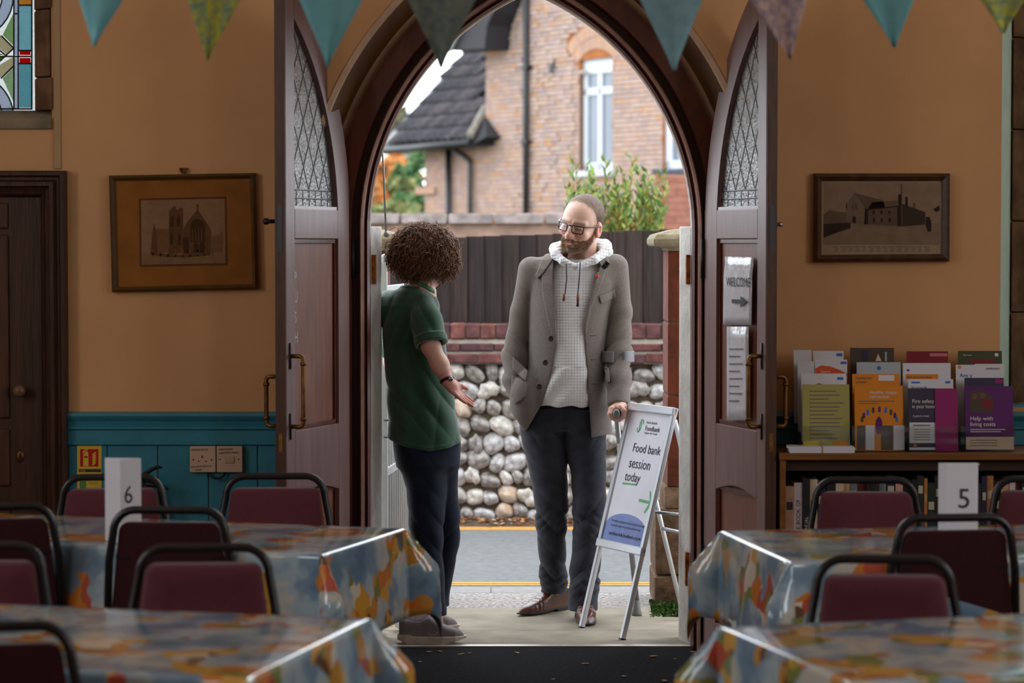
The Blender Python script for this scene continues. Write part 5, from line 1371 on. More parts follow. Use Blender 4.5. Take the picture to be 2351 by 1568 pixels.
# fire extinguisher, nearly hidden behind the chair and the 6 sign
ex = empty('fire_extinguisher', P(318, 1300, 9.47), label='dark fire extinguisher on the wall, its black levers showing beside the 6 sign', cat='extinguisher')
c = P(316, 1130, 9.475); zt_ = c.z
q = MB(); q.lathe((c.x, c.y, 0), [(.04, zt_ - .45), (.055, zt_ - .44), (.055, zt_ - .06), (.045, zt_ - .02), (.022, zt_), (.018, zt_ + .03)], 20); q.build('cylinder', mat('extinguisher_red', srgb(150, 26, 26), .35, .5), ex)
q = MB(); q.tube([P(322, 1095, 9.47), P(335, 1087, 9.46), P(350, 1077, 9.45), (P(362, 1072, 9.45)), P(372, 1073, 9.45)], [.009, .009, .008, .007, .004], 8, flat=1.6); q.build('lever', M_IRON, ex)
q = MB(); q.tube([P(320, 1106, 9.47), P(340, 1111, 9.46), P(362, 1114, 9.45), P(378, 1120, 9.45), P(386, 1124, 9.45)], [.010, .011, .011, .009, .004], 8, flat=1.6); q.build('carry_handle', M_IRON, ex)
q = MB(); q.box(c.x - .02, c.x + .02, c.y - .02, c.y + .02, zt_ + .02, zt_ + .07); q.build('valve', M_BRASS, ex, bevel=.005)
q = MB(); q.tube([(c.x + .02, c.y - .02, zt_ + .04), (c.x + .06, c.y - .03, zt_), (c.x + .066, c.y - .03, zt_ - .3)], .011, 8); q.build('hose', M_IRON, ex)
q = MB(); q.box(c.x - .03, c.x + .03, c.y + .05, YW - .012, zt_ - .2, zt_ - .12); q.build('wall_bracket', M_IRON, ex)

# ================================================================== bunting
bt = empty('bunting', P(1175, -60, 6.5), label='string of triangular cloth pennants across the top of the view', cat='bunting')
def penn_mat(nm, c1, c2, sc):
    return mat(nm, srgb(*c1), .9, .1, col2=srgb(*c2), scale=sc, bump=.15, bscale=300)
PM = {'teal': mat('teal_cotton', srgb(118, 176, 180), .9, .1, .06, 30, .15, 300), 'lime': penn_mat('lime_floral_cotton', (190, 184, 60), (110, 140, 124), 60),
      'sage': penn_mat('sage_printed_cotton', (120, 122, 106), (86, 100, 102), 50), 'mist': mat('grey_teal_cotton', srgb(126, 160, 166), .9, .1, .1, 30, .15, 300), 'mauve': penn_mat('mauve_floral_cotton', (216, 184, 170), (140, 130, 148), 45)}
YBN = 6.5; hgt = 178
cordp = []
for (lx, rx, tx, ty, key) in ((182, 282, 215, 105, 'teal'), (430, 552, 476, 138, 'lime'), (688, 832, 752, 152, 'teal'), (936, 1092, 1012, 156, 'sage'), (1470, 1612, 1548, 160, 'mist'), (1722, 1852, 1815, 136, 'mauve'), (1982, 2098, 2054, 110, 'teal'), (2252, 2352, 2304, 78, 'lime')):
    k = hgt / ty; ax, bx = tx + (lx - tx) * k, tx + (rx - tx) * k; ytop = ty - hgt
    rows = []; n1, n2 = 8, 6
    for i in range(n1 + 1):
        t = i / n1; row = []
        for j in range(n2 + 1):
            s = j / n2; px = (ax + (bx - ax) * s) * (1 - t) + tx * t + (0 if t < 1 else (s - .5) * 6); py = ytop + hgt * t
            row.append(P(px, py, YBN + .012 * math.sin(s * 5 + tx) * (1 - t * .5) + .02 * t * t))
        rows.append(row)
    q = MB(); q.grid(rows); o = q.build('pennant', PM[key], bt, fix=False)
    md = o.modifiers.new('cloth', 'SOLIDIFY'); md.thickness = .002
    cordp += [P(ax, ytop, YBN), P(bx, ytop, YBN)]
q = MB(); q.tube([P(-300, -90, YBN)] + cordp + [P(2700, -150, YBN)], .006, 6); q.build('tape', mat('bunting_tape', srgb(214, 206, 190), .9), bt)
# ================================================================== bookcase with leaflets
YBK = 9.20
M_SHELF = mat('amber_wood', srgb(128, 80, 30), .45, .4, .2, 7, .1, 30, stretch=(.6, 6, 6))
bk = empty('bookcase', (P(2080, 0, YBK).x, 9.37, 0), label='low amber wooden bookcase under the framed photograph', cat='bookcase')
x0, x1 = P(1796, 0, YBK).x, P(2480, 0, YBK).x; zt = P(0, 1040, YBK).z; ztb = P(0, 1056, YBK).z
def bx(nm, *a, m=M_SHELF, bev=.003): q = MB(); q.box(*a); return q.build(nm, m, bk, bevel=bev)
bx('top', x0 - .004, x1, YBK - .01, 9.545, ztb, zt); bx('side', x0, x0 + .022, YBK, 9.54, -.012, ztb); bx('side', x1 - .022, x1, YBK, 9.54, -.012, ztb)
M_DARKW = mat('dark_back_and_gap', srgb(64, 44, 28), .7)
bx('back', x0 + .02, x1 - .02, 9.525, 9.54, 0, ztb, m=M_DARKW); bx('rail', x0 + .022, x1 - .022, YBK + .03, YBK + .05, ztb - .045, ztb, m=M_DARKW)  # dark strip under the top stands in for the shadow gap above the books
zsh = .50; bx('shelf', x0 + .022, x1 - .022, YBK + .005, 9.525, zsh - .022, zsh); bx('shelf', x0 + .022, x1 - .022, YBK + .005, 9.525, .06, .082)
bx('plinth', x0 + .022, x1 - .022, YBK + .03, YBK + .05, -.012, .06)
# books
rb = random.Random(77)
tones = [('pale buff', (190, 150, 120)), ('cream white', (206, 190, 190)), ('black', (34, 32, 34)), ('cream', (214, 190, 160)), ('navy', (44, 42, 66)), ('dark green', (42, 52, 46)), ('tan', (196, 156, 116)), ('grey', (120, 124, 124)), ('dark red', (96, 30, 30)), ('charcoal', (50, 46, 48)), ('orange brown', (186, 124, 66)), ('pink buff', (206, 158, 140))]
seq = [0, 1, 2, 3, 4, 2, 3, 6, 7, 8, 2, 9, 7, 4, 11, 2, 2, 9, 10, 5, 9, 10, 2, 8, 6, 9, 4, 10, 2, 6, 1, 8, 2]
ords = ['first', 'second', 'third', 'fourth', 'fifth', 'sixth', 'seventh', 'eighth', 'ninth', 'tenth', 'eleventh', 'twelfth', 'thirteenth', 'fourteenth', 'fifteenth', 'sixteenth', 'seventeenth', 'eighteenth', 'nineteenth', 'twentieth', 'twenty-first', 'twenty-second', 'twenty-third', 'twenty-fourth', 'twenty-fifth', 'twenty-sixth', 'twenty-seventh', 'twenty-eighth', 'twenty-ninth', 'thirtieth', 'thirty-first', 'thirty-second', 'thirty-third']
titles = {1: 'THE BOOK OF', 2: 'ANNUAL', 9: 'SISTERS', 15: 'Night', 16: 'MACBRIDE', 22: 'WILD', 25: 'GARDEN'}
x = x0 + .026; k = 0
px_cut = P(1822, 0, YBK).x
while x < x1 - .06 and k < len(seq):
    nm, c = tones[seq[k]]; wd = rb.uniform(.020, .034); hh = rb.uniform(.235, .265) if k not in (0,) else .225
    if k in (22, 23, 24): hh = .29 + .01 * (k - 22)
    if k == 18: wd = .012
    dp = rb.uniform(.0, .02); Yb = YBK + .035 + dp
    root = empty('book', (x + wd / 2, Yb, zsh), label='%s book, %s from the left in the bookcase row' % (nm, ords[k]), cat='book', group='books standing in the bookcase')
    cm = mat('book_cover_%d' % seq[k], srgb(*c), .5, .4, .1, 30)
    q = MB(); t = .0022
    q.box(x, x + t, Yb, Yb + .16, zsh, zsh + hh); q.box(x + wd - t, x + wd, Yb, Yb + .16, zsh, zsh + hh); q.box(x, x + wd, Yb - .002, Yb + t, zsh, zsh + hh)
    q.build('cover', cm, root); q = MB(); q.box(x + t, x + wd - t, Yb + t, Yb + .155, zsh + .003, zsh + hh - .004); q.build('pages', mat('book_pages', srgb(214, 204, 180), .9), root)
    lc = M_INK if sum(c) > 380 else mat('pale_spine_ink', srgb(196, 186, 160), .6)
    if k in titles: lettering(titles[k], wd * .7, (x + wd * .75, Yb - .0028, zsh + .03), (0, 0, 1), (-1, 0, 0), lc, root, extrude=.0003)
    else:
        q = MB(); z_ = zsh + hh * rb.uniform(.55, .75); q.box(x + .004, x + wd - .004, Yb - .003, Yb - .0018, z_, z_ + .03); q.build('spine_label', lc, root)
    x += wd + .0012; k += 1
# papers with a rubber band
zt2 = zt + .0006
ps = empty('paper_bundle', (P(1890, 0, YBK).x, YBK + .05, zt), label='bundle of white papers with a rubber band at the left end of the bookcase', cat='papers')
xa, xb = P(1812, 0, YBK - .005).x, P(1972, 0, YBK - .005).x
for k in range(6):
    q = MB(); z_ = zt2 + k * .004; o_ = rb.uniform(-.004, .004); q.prism([(xa + .012 - .012 * k / 5 + o_, YBK - .006, z_), (xb - .006 + o_, YBK - .006, z_), (xb - .006 + o_, YBK + .10, z_), (xa + .01 + o_, YBK + .10, z_)], (0, 0, .0036)); q.build('sheet', M_PAPER, ps)
q = MB(); xm = P(1893, 0, YBK).x; q.box(xm - .002, xm + .002, YBK - .008, YBK + .102, zt2 - .0002, zt2 + .0252); q.build('rubber_band', mat('rubber', srgb(176, 130, 86), .7), ps)

# ---- leaflet holders
M_ACR = bpy.data.materials.new('clear_acrylic'); M_ACR.use_nodes = True; nt = M_ACR.node_tree; nt.nodes.remove(nt.nodes['Principled BSDF'])
a = nt.nodes.new('ShaderNodeBsdfTransparent'); a.inputs[0].default_value = (.93, .95, .95, 1); b_ = nt.nodes.new('ShaderNodeBsdfGlossy'); b_.inputs['Roughness'].default_value = .05
mx = nt.nodes.new('ShaderNodeMixShader'); mx.inputs[0].default_value = .08; nt.links.new(a.outputs[0], mx.inputs[1]); nt.links.new(b_.outputs[0], mx.inputs[2]); nt.links.new(mx.outputs[0], nt.nodes['Material Output'].inputs[0])
def pm(nm, c): return mat('leaflet_' + nm, srgb(*c), .35, .4)
WH, YG_, OR, GB, DK, MAR, PUR, MAG, SLT, GRN, CRM, DPH = pm('white', (222, 220, 226)), pm('yellow_green', (168, 160, 92)), pm('orange', (222, 136, 34)), pm('grey_blue', (176, 186, 192)), pm('dark_photo', (78, 64, 54)), pm('maroon', (128, 22, 38)), pm('purple', (92, 24, 106)), pm('magenta', (150, 30, 104)), pm('slate', (58, 56, 74)), pm('dark_green', (66, 70, 40)), pm('cream', (220, 196, 170)), pm('night_photo', (52, 48, 76))
NHS, REDO, WTX = pm('print_blue', (60, 110, 190)), pm('print_red_orange', (216, 90, 44)), pm('print_white', (232, 228, 226))
tier_y = [9.27, 9.335, 9.40, 9.455]
def leaflet(col, tier, x0_, x1_, ytop, m_, label, ybot=None):
    Yl = tier_y[tier]
    a_, b_ = P(x0_, ytop, Yl), P(x1_, ytop, Yl); zb_ = zt + .006 + .03 * tier if ybot is None else P(0, ybot, Yl).z
    lean = .03
    root = None
    q = MB(); n_ = .004
    q.prism([(a_.x, Yl - lean * .5, zb_), (b_.x, Yl - lean * .5, zb_), (b_.x, Yl + lean * .5, b_.z), (a_.x, Yl + lean * .5, a_.z)], (0, n_, 0))
    o = q.build('leaflet', m_); tag(o, label, 'leaflet', 'leaflets in the clear holders on the bookcase')
    nrm = Vector((0, -(a_.z - zb_), -(-lean))).normalized(); nrm = Vector((0, -(a_.z - zb_), lean)).normalized()
    p0 = Vector((a_.x, Yl - lean * .5, zb_))
    def pt(px, py, k=1): return on_plane(px, py, p0 + nrm * (.0006 * k), nrm)
    def mark(nm, poly, mm, k=1):
        q = MB(); q.prism([pt(*p, k) for p in poly], -nrm * .0004); return q.build(nm, mm, o)
    def txt(s, px, py, size, mm, k=2, **kw): return lettering(s, size, pt(px, py, k), (1, 0, 0), Vector((1, 0, 0)).cross(-nrm) if False else Vector((0, lean, a_.z - zb_)), mm, o, extrude=.0002, **kw)
    return o, mark, txt
INKG = pm('print_grey', (112, 104, 96))
# column 1
o, mk, tx = leaflet(0, 0, 1843, 1951, 883, YG_, 'yellow green typed sheet at the front of the leftmost holder', 1031)
for k in range(13): mk('text_line', q4(1858, 897 + k * 9, 1858 + [62, 70, 44, 78, 70, 66, 58, 76, 70, 72, 48, 60, 66][k], 899.4 + k * 9), INKG)
mk('picture_strip', q4(1845, 1012, 1880, 1028), pm('print_yellow', (214, 190, 60))); mk('picture_strip', q4(1912, 1012, 1946, 1026), OR)
o, mk, tx = leaflet(0, 1, 1840, 1944, 858, WH, 'white leaflet just behind the yellow green sheet'); mk('logo', q4(1922, 866, 1936, 872), NHS); mk('curve', [(1866, 884), (1880, 880), (1896, 884)], PUR)
o, mk, tx = leaflet(0, 2, 1872, 1946, 826, WH, 'white leaflet with an orange swoosh in the leftmost holder'); mk('logo', q4(1930, 830, 1943, 836), NHS); mk('swoosh', [(1872, 860), (1872, 846), (1885, 839), (1905, 841), (1925, 848), (1945, 858), (1945, 864), (1872, 864)], REDO); tx('Support', 1884, 855, .012, WTX)
leaflet(0, 2, 1832, 1870, 830, WH, 'narrow white leaflet left of the orange swoosh one')
o, mk, tx = leaflet(0, 3, 1868, 1938, 806, WH, 'white leaflet at the top back of the leftmost holder'); mk('logo', q4(1920, 811, 1934, 818), NHS)
leaflet(0, 3, 1823, 1864, 804, WH, 'narrow white leaflet at the top left corner of the leaflet display')
# column 2
o, mk, tx = leaflet(1, 0, 1963, 2074, 886, OR, 'orange Healthy, happy, connected leaflet at the front', 1034)
tx('Healthy, happy,', 1996, 904, .0175, WTX); tx('connected', 1996, 914, .0175, WTX)
for k in range(2): mk('text_line', q4(1972, 920 + k * 5, 2055 - k * 40, 922 + k * 5), INKG)
for k in range(9): a_ = math.pi * (k + .3) / 8.6; cx_, cy_ = 2019 - 40 * math.cos(a_), 965 - 26 * math.sin(a_); mk('figure', [(cx_ - 3, cy_ + 7), (cx_ - 3, cy_ - 3), (cx_, cy_ - 7), (cx_ + 3, cy_ - 3), (cx_ + 3, cy_ + 7)], [GRN, PUR, NHS][k % 3])
mk('figure', [(2010, 980), (2011, 965), (2018, 955), (2025, 965), (2026, 980), (2022, 996), (2013, 996)], PUR, 2)
for (a_, b2, c_) in ((1968, 1988, DK), (1986, 2008, WH), (2023, 2052, DK), (2050, 2076, WH)): mk('slip', q4(a_, 977, b2, 1033), c_ if c_ is WH else pm('print_dark', (80, 72, 66)), 3)
o, mk, tx = leaflet(1, 1, 1958, 2067, 859, OR, 'orange Getting help at home leaflet, second in its holder'); tx('Getting help', 1964, 870, .013, INKG); tx('at home', 1964, 879, .013, INKG); mk('logo_box', q4(2017, 861, 2053, 874), WH)
o, mk, tx = leaflet(1, 2, 1968, 2069, 832, GB, 'pale grey blue booklet behind the orange leaflets'); mk('crest', arc_px(2018, 845, 5, 0, 330, 9), NHS)
o, mk, tx = leaflet(1, 3, 1953, 2054, 799, DK, 'dark photographic leaflet at the top of the second holder'); mk('photo_patch', q4(1978, 806, 1992, 829), DPH); mk('photo_patch', [(2010, 829), (2016, 812), (2024, 829)], CRM); mk('photo_patch', q4(2032, 808, 2036, 829), GB)
# column 3
o, mk, tx = leaflet(2, 0, 2086, 2150, 892, SLT, 'dark slate Fire safety in your home leaflet', 1034)
tx('Fire safety', 2094, 925, .0205, WTX); tx('in your home', 2094, 937, .0205, WTX, sx=.8); tx('A guide for homes', 2096, 957, .0105, WTX, sx=.8)
mk('white_block', q4(2088, 970, 2148, 1017), WH); mk('text_line', q4(2096, 975, 2136, 978), INKG)
for k in range(5): mk('text_line', q4(2098, 985 + k * 6, 2136, 986.5 + k * 6), INKG, 2)
mk('white_block', q4(2088, 1027, 2148, 1033), WH); mk('triangle', [(2096, 1025), (2101, 1018), (2106, 1025)], OR, 2)
o, mk, tx = leaflet(2, 0, 2147, 2199, 892, MAG, 'narrow magenta Key to keep you safe slip with a white key', 1035); o.location.y -= .006
tx('Key to keep', 2151, 924, .0105, WTX); tx('you safe', 2156, 932, .0105, WTX); mk('key', arc_px(2171, 948, 12, 0, 345, 16), WTX); mk('key', [(2165, 958), (2177, 958), (2177, 985), (2171, 988), (2166, 985)], WTX); mk('logo', arc_px(2158, 905, 6, 0, 340, 12), WTX)
for k in range(4): mk('text_line', q4(2153, 992 + k * 5, 2190 - k * 3, 994 + k * 5), WTX)
o, mk, tx = leaflet(2, 1, 2086, 2190, 871, WH, 'white leaflet behind the Fire safety leaflet'); mk('logo', q4(2092, 876, 2112, 880), NHS); mk('logo', q4(2170, 875, 2182, 880), NHS); tx('Are you at risk', 2092, 891, .010, NHS)
o, mk, tx = leaflet(2, 2, 2074, 2184, 834, WH, 'white leaflet with an orange Are you over State band'); mk('band', q4(2080, 859, 2154, 871), OR); tx('Are you over State', 2083, 868, .0125, INKG, 3); mk('logo', q4(2082, 848, 2088, 852), PUR)
o, mk, tx = leaflet(2, 3, 2083, 2178, 807, MAR, 'maroon leaflet at the top of the third holder'); mk('box', q4(2135, 811, 2175, 818), pm('print_pale_red', (196, 120, 120)))
# column 4
o, mk, tx = leaflet(3, 0, 2217, 2327, 887, PUR, 'purple Help with living costs leaflet at the front right', 1033)
mk('photo_panel', [(2226, 947), (2224, 905), (2232, 894), (2240, 898), (2248, 891), (2280, 912), (2281, 945), (2278, 948)], DK); mk('photo_face', arc_px(2238, 910, 7, 0, 340, 10), pm('print_brown', (120, 76, 60)), 2); mk('photo_face', arc_px(2256, 908, 7, 0, 340, 10), pm('print_brown', (120, 76, 60)), 2); mk('photo_scarf', [(2252, 922), (2268, 914), (2280, 926), (2278, 940), (2256, 936)], MAR, 2)
tx('Help with', 2227, 965, .0225, WTX); tx('living costs', 2227, 978, .0225, WTX)
for k in range(2): mk('text_line', q4(2228, 985 + k * 5, 2308 - 10 * k, 987 + k * 5), WTX)
mk('cream_block', q4(2218, 1003, 2328, 1032), CRM)
for k in range(3): mk('text_line', q4(2228, 1010 + k * 6, 2290, 1011.6 + k * 6), INKG, 2)
o, mk, tx = leaflet(3, 1, 2216, 2306, 868, DPH, 'dark blue photographic leaflet behind Help with living costs'); mk('badge', q4(2285, 870, 2303, 880), MAG)
o, mk, tx = leaflet(3, 2, 2196, 2242, 838, WH, 'narrow white leaflet starting Are y in the rightmost holder'); tx('Are y', 2203, 866, .022, NHS); mk('sun', arc_px(2203, 843, 4, 0, 330, 8), OR)
o, mk, tx = leaflet(3, 2, 2240, 2306, 836, WH, 'white leaflet with a small purple heading right of the Are y one'); tx('healthwatch', 2264, 848, .011, PUR)
o, mk, tx = leaflet(3, 3, 2201, 2302, 806, GRN, 'dark green leaflet at the top of the rightmost holder'); mk('red_patch', q4(2226, 825, 2284, 834), MAR); mk('white_patch', q4(2284, 811, 2292, 818), WTX); tx('Plan now', 2211, 817, .009, WTX)
for col, (xa_, xb_) in enumerate(((1838, 1954), (1960, 2080), (2082, 2204), (2212, 2336))):
    h_ = empty('leaflet_holder', (P((xa_ + xb_) / 2, 0, 9.27).x, 9.30, zt), label='clear tiered leaflet holder on the bookcase, %s from the left' % ['first', 'second', 'third', 'fourth'][col], cat='leaflet holder', group='clear leaflet holders on the bookcase')
    xa, xb = P(xa_, 0, 9.25).x, P(xb_, 0, 9.25).x
    q = MB(); q.box(xa, xb, 9.235, 9.50, zt + .0005, zt + .004); q.build('base', M_ACR, h_)
    for xs_ in (xa, xb - .003):
        q = MB(); q.prism([(xs_, 9.236, zt + .004), (xs_, 9.50, zt + .004), (xs_, 9.50, zt + .30), (xs_, 9.47, zt + .30), (xs_, 9.236, zt + .10)], (.003, 0, 0)); q.build('side', M_ACR, h_)
    q = MB(); q.box(xa, xb, 9.232, 9.235, zt + .0005, zt + .10); q.build('front', M_ACR, h_)

# ---- notices taped to the right door leaf
def leaf_pt(px, py, d=-.003):
    p0 = DR3(0, 0, d); return on_plane(px, py, p0, DRn)
nt1 = empty('paper_notice', leaf_pt(1695, 745), label='crumpled white WELCOME notice with an arrow on the right door leaf', cat='notice')
q = MB(); rows = []
for i in range(9):
    row = []
    for j in range(9):
        px = 1663 + (1728 - 1663) * j / 8 + (2 if i < 2 else 0) - i * .3; py = 589 + (745 - 589) * i / 8 + j * .2
        row.append(leaf_pt(px, py, -.002 - .008 * abs(math.sin(j * 1.3 + i * .7)) * (.4 + .6 * math.sin(i * .5))))
    rows.append(row)
q.grid(rows); o = q.build('sheet', mat('laminated_paper', srgb(214, 210, 216), .18, .6, bump=.5, bscale=16), nt1, fix=False); md = o.modifiers.new('t', 'SOLIDIFY'); md.thickness = .001
lettering('WELCOME', .052, leaf_pt(1667, 657, -.013), DRe, (0, 0, 1), M_INK, nt1, sx=.95)
q = MB(); q.prism([leaf_pt(x, y, -.013) for (x, y) in ((1680, 687), (1700, 688), (1700, 679), (1714, 693), (1700, 706), (1700, 697), (1680, 696))], -DRn * -.0004); q.build('arrow', M_INK, nt1)
nt2 = empty('paper_notice', leaf_pt(1692, 965), label='white printed notice lower on the right door leaf beside the handle', cat='notice')
q = MB(); rows = [[leaf_pt(1669 + 50 * j / 5, 750 + 215 * i / 8, -.002 - .004 * abs(math.sin(j + i * .6))) for j in range(6)] for i in range(9)]
q.grid(rows); o = q.build('sheet', MATS['laminated_paper'], nt2, fix=False); md = o.modifiers.new('t', 'SOLIDIFY'); md.thickness = .001
for k in range(8): q = MB(); q.prism([leaf_pt(x, y, -.008) for (x, y) in q4(1674, 800 + k * 17, 1706 - (k * 7) % 13, 803 + k * 17)], DRn * .0004); q.build('text_line', INKG, nt2)
# ================================================================== smooth solid modelling for people (distance fields -> one closed mesh)
def V3(v): return np.array([v[0], v[1], v[2]], dtype=np.float32)
def f_cap(p, a, b, r1, r2):
    a, b = V3(a), V3(b); ba = b - a; t = np.clip(((p - a) @ ba) / float(ba @ ba), 0, 1)
    return np.linalg.norm(p - a - t[:, None] * ba, axis=1) - (r1 + (r2 - r1) * t)
def f_ell(p, c, r, R=None):
    q = p - V3(c)
    if R is not None: q = q @ R
    r = np.asarray(r, dtype=np.float32); k0 = np.linalg.norm(q / r, axis=1); k1 = np.linalg.norm(q / (r * r), axis=1) + 1e-9
    return k0 * (k0 - 1) / k1
def smin(a, b, k):
    h = np.clip(.5 + .5 * (b - a) / k, 0, 1); return b + (a - b) * h - k * h * (1 - h)
def smax(a, b, k): return -smin(-a, -b, k)
def f_chain(p, pts, rs, k=.012):
    d = None
    for i in range(len(pts) - 1):
        e = f_cap(p, pts[i], pts[i + 1], rs[i], rs[i + 1]); d = e if d is None else smin(d, e, k)
    return d
def f_loft(p, rings, sh=2.0):
    """rings: (z, cx, cy, half width x, half depth y), rising or falling in z; ellipse cross sections, capped"""
    rg = sorted(rings); z = np.array([r[0] for r in rg]); pz = p[:, 2]
    cx, cy, a, b = (np.interp(pz, z, [r[i] for r in rg]) for i in range(1, 5))
    qx, qy = p[:, 0] - cx, p[:, 1] - cy
    k0 = np.sqrt((qx / a) ** 2 + (qy / b) ** 2) + 1e-9; k1 = np.sqrt((qx / a ** 2) ** 2 + (qy / b ** 2) ** 2) + 1e-9
    d = k0 * (k0 - 1) / k1
    return np.maximum(d, np.maximum(z[0] - pz, pz - z[-1]))
def f_poly(x, z, poly):
    """signed distance to a 2-D polygon"""
    d = np.full(x.shape, 1e9); s = np.ones(x.shape); n = len(poly)
    for i in range(n):
        (ax, az), (bx_, bz) = poly[i], poly[i - 1]; ex_, ez = bx_ - ax, bz - az; wx, wz = x - ax, z - az
        t = np.clip((wx * ex_ + wz * ez) / (ex_ * ex_ + ez * ez + 1e-12), 0, 1); dx, dz = wx - ex_ * t, wz - ez * t
        d = np.minimum(d, dx * dx + dz * dz)
        c1, c2, c3 = z >= az, z < bz, ex_ * wz > ez * wx
        s = np.where((c1 & c2 & c3) | (~c1 & ~c2 & ~c3), -s, s)
    return s * np.sqrt(d)
_nr = np.random.default_rng(99); _nd = _nr.normal(size=(14, 3)); _nd /= np.linalg.norm(_nd, axis=1)[:, None]; _np = _nr.uniform(0, 6.28, 14); _nf = _nr.uniform(.7, 1.6, 14)
def wob(p, freq, aniso=(1, 1, 1), n=8, seed=0):
    q = p * np.asarray(aniso, dtype=np.float32) * freq; o = 0
    for i in range(n):
        j = (i + seed) % 14; o = o + np.sin(q @ (_nd[j] * _nf[j]).astype(np.float32) + _np[j] + .8 * np.sin(q @ _nd[(j + 5) % 14].astype(np.float32) * .6))
    return o / n
def f_near(p, c, R, fn, pad=.04):
    """evaluate fn only near the ball (c, R); farther out its distance is enough"""
    d = np.linalg.norm(p - V3(c), axis=1) - R; m = d < pad; o = np.maximum(d, pad).astype(np.float64)
    if m.any(): o[m] = fn(p[m])
    return o
def ridge(x):
    """soft cloth folds: rounded crests, narrow valleys"""
    return np.abs(np.sin(x)) ** .7 - .6
def axis_steps(a, b, h):
    return np.linspace(a, b, max(2, int(round((b - a) / h)) + 1))
def z_steps(segs):
    out = []
    for (a, b, h) in segs: s = axis_steps(a, b, h); out += list(s if not out else s[1:])
    return np.array(out)
def sdf_mesh(name, fn, xs, ys, zs, smooth_iter=1, color=None):
    """surface nets over a (possibly uneven) grid, evaluated only near the surface"""
    xs, ys, zs = (np.asarray(a, dtype=np.float32) for a in (xs, ys, zs)); nx, ny, nz = len(xs), len(ys), len(zs); B = 8
    D = np.full((nx, ny, nz), 1.0, dtype=np.float32)
    bx_ = [(i, min(i + B, nx)) for i in range(0, nx, B)]; by = [(i, min(i + B, ny)) for i in range(0, ny, B)]; bz = [(i, min(i + B, nz)) for i in range(0, nz, B)]
    cs = np.array([[(xs[a[0]] + xs[a[1] - 1]) / 2, (ys[b[0]] + ys[b[1] - 1]) / 2, (zs[c[0]] + zs[c[1] - 1]) / 2] for a in bx_ for b in by for c in bz], dtype=np.float32)
    hd = np.array([[(xs[a[1] - 1] - xs[a[0]]) / 2, (ys[b[1] - 1] - ys[b[0]]) / 2, (zs[c[1] - 1] - zs[c[0]]) / 2] for a in bx_ for b in by for c in bz], dtype=np.float32)
    rad = np.linalg.norm(hd, axis=1) * 1.25 + .012
    cd = np.concatenate([fn(cs[i:i + 200000]) for i in range(0, len(cs), 200000)])
    blocks = [(a, b, c) for a in bx_ for b in by for c in bz]
    todo = []
    for i, (a, b, c) in enumerate(blocks):
        if abs(cd[i]) < rad[i]: todo.append((a, b, c))
        else: D[a[0]:a[1], b[0]:b[1], c[0]:c[1]] = cd[i]
    for k in range(0, len(todo), 400):
        grp = todo[k:k + 400]; pts = []; shp = []
        for (a, b, c) in grp:
            g = np.stack(np.meshgrid(xs[a[0]:a[1]], ys[b[0]:b[1]], zs[c[0]:c[1]], indexing='ij'), -1); shp.append(g.shape[:3]); pts.append(g.reshape(-1, 3))
        v = fn(np.concatenate(pts)); o = 0
        for (a, b, c), s in zip(grp, shp):
            n = s[0] * s[1] * s[2]; D[a[0]:a[1], b[0]:b[1], c[0]:c[1]] = v[o:o + n].reshape(s); o += n
    D[0] = D[-1] = 1; D[:, 0] = D[:, -1] = 1; D[:, :, 0] = D[:, :, -1] = 1
    S = D < 0
    c8 = np.zeros((nx - 1, ny - 1, nz - 1), dtype=np.uint8)
    for i in (0, 1):
        for j in (0, 1):
            for k in (0, 1): c8 += S[i:nx - 1 + i, j:ny - 1 + j, k:nz - 1 + k]
    I, J, K = np.nonzero((c8 > 0) & (c8 < 8)); idx = np.full(c8.shape, -1, dtype=np.int32); idx[I, J, K] = np.arange(len(I))
    acc = np.zeros((len(I), 3), dtype=np.float64); cnt = np.zeros(len(I))
    cor = [(i, j, k) for i in (0, 1) for j in (0, 1) for k in (0, 1)]
    for a in cor:
        for ax in range(3):
            if a[ax] == 1: continue
            b = list(a); b[ax] = 1
            da = D[I + a[0], J + a[1], K + a[2]]; db = D[I + b[0], J + b[1], K + b[2]]; m = (da < 0) != (db < 0)
            t = np.where(m, da / np.where(da == db, 1, da - db), 0)
            pa = np.stack([xs[I + a[0]], ys[J + a[1]], zs[K + a[2]]], 1); pb = np.stack([xs[I + b[0]], ys[J + b[1]], zs[K + b[2]]], 1)
            acc += np.where(m[:, None], pa + (pb - pa) * t[:, None], 0); cnt += m
    vert = acc / cnt[:, None]
    quads = []
    for ax in range(3):
        sl = [slice(None)] * 3; sl2 = [slice(None)] * 3; sl[ax] = slice(0, -1); sl2[ax] = slice(1, None)
        m = S[tuple(sl)] != S[tuple(sl2)]; i, j, k = np.nonzero(m)
        o1, o2 = [x for x in range(3) if x != ax]
        e = np.stack([i, j, k], 1); ok = (e[:, o1] > 0) & (e[:, o2] > 0) & (e[:, o1] < D.shape[o1] - 1) & (e[:, o2] < D.shape[o2] - 1); e = e[ok]
        u = np.zeros(3, int); v_ = np.zeros(3, int); u[o1] = 1; v_[o2] = 1
        q = np.stack([idx[tuple((e - u - v_).T)], idx[tuple((e - v_).T)], idx[tuple(e.T)], idx[tuple((e - u).T)]], 1)
        ins = S[tuple(e.T)]; flip = ins if ax != 1 else ~ins
        q[~flip] = q[~flip][:, ::-1]; quads.append(q)
    Q = np.concatenate(quads); Q = Q[(Q >= 0).all(1)]
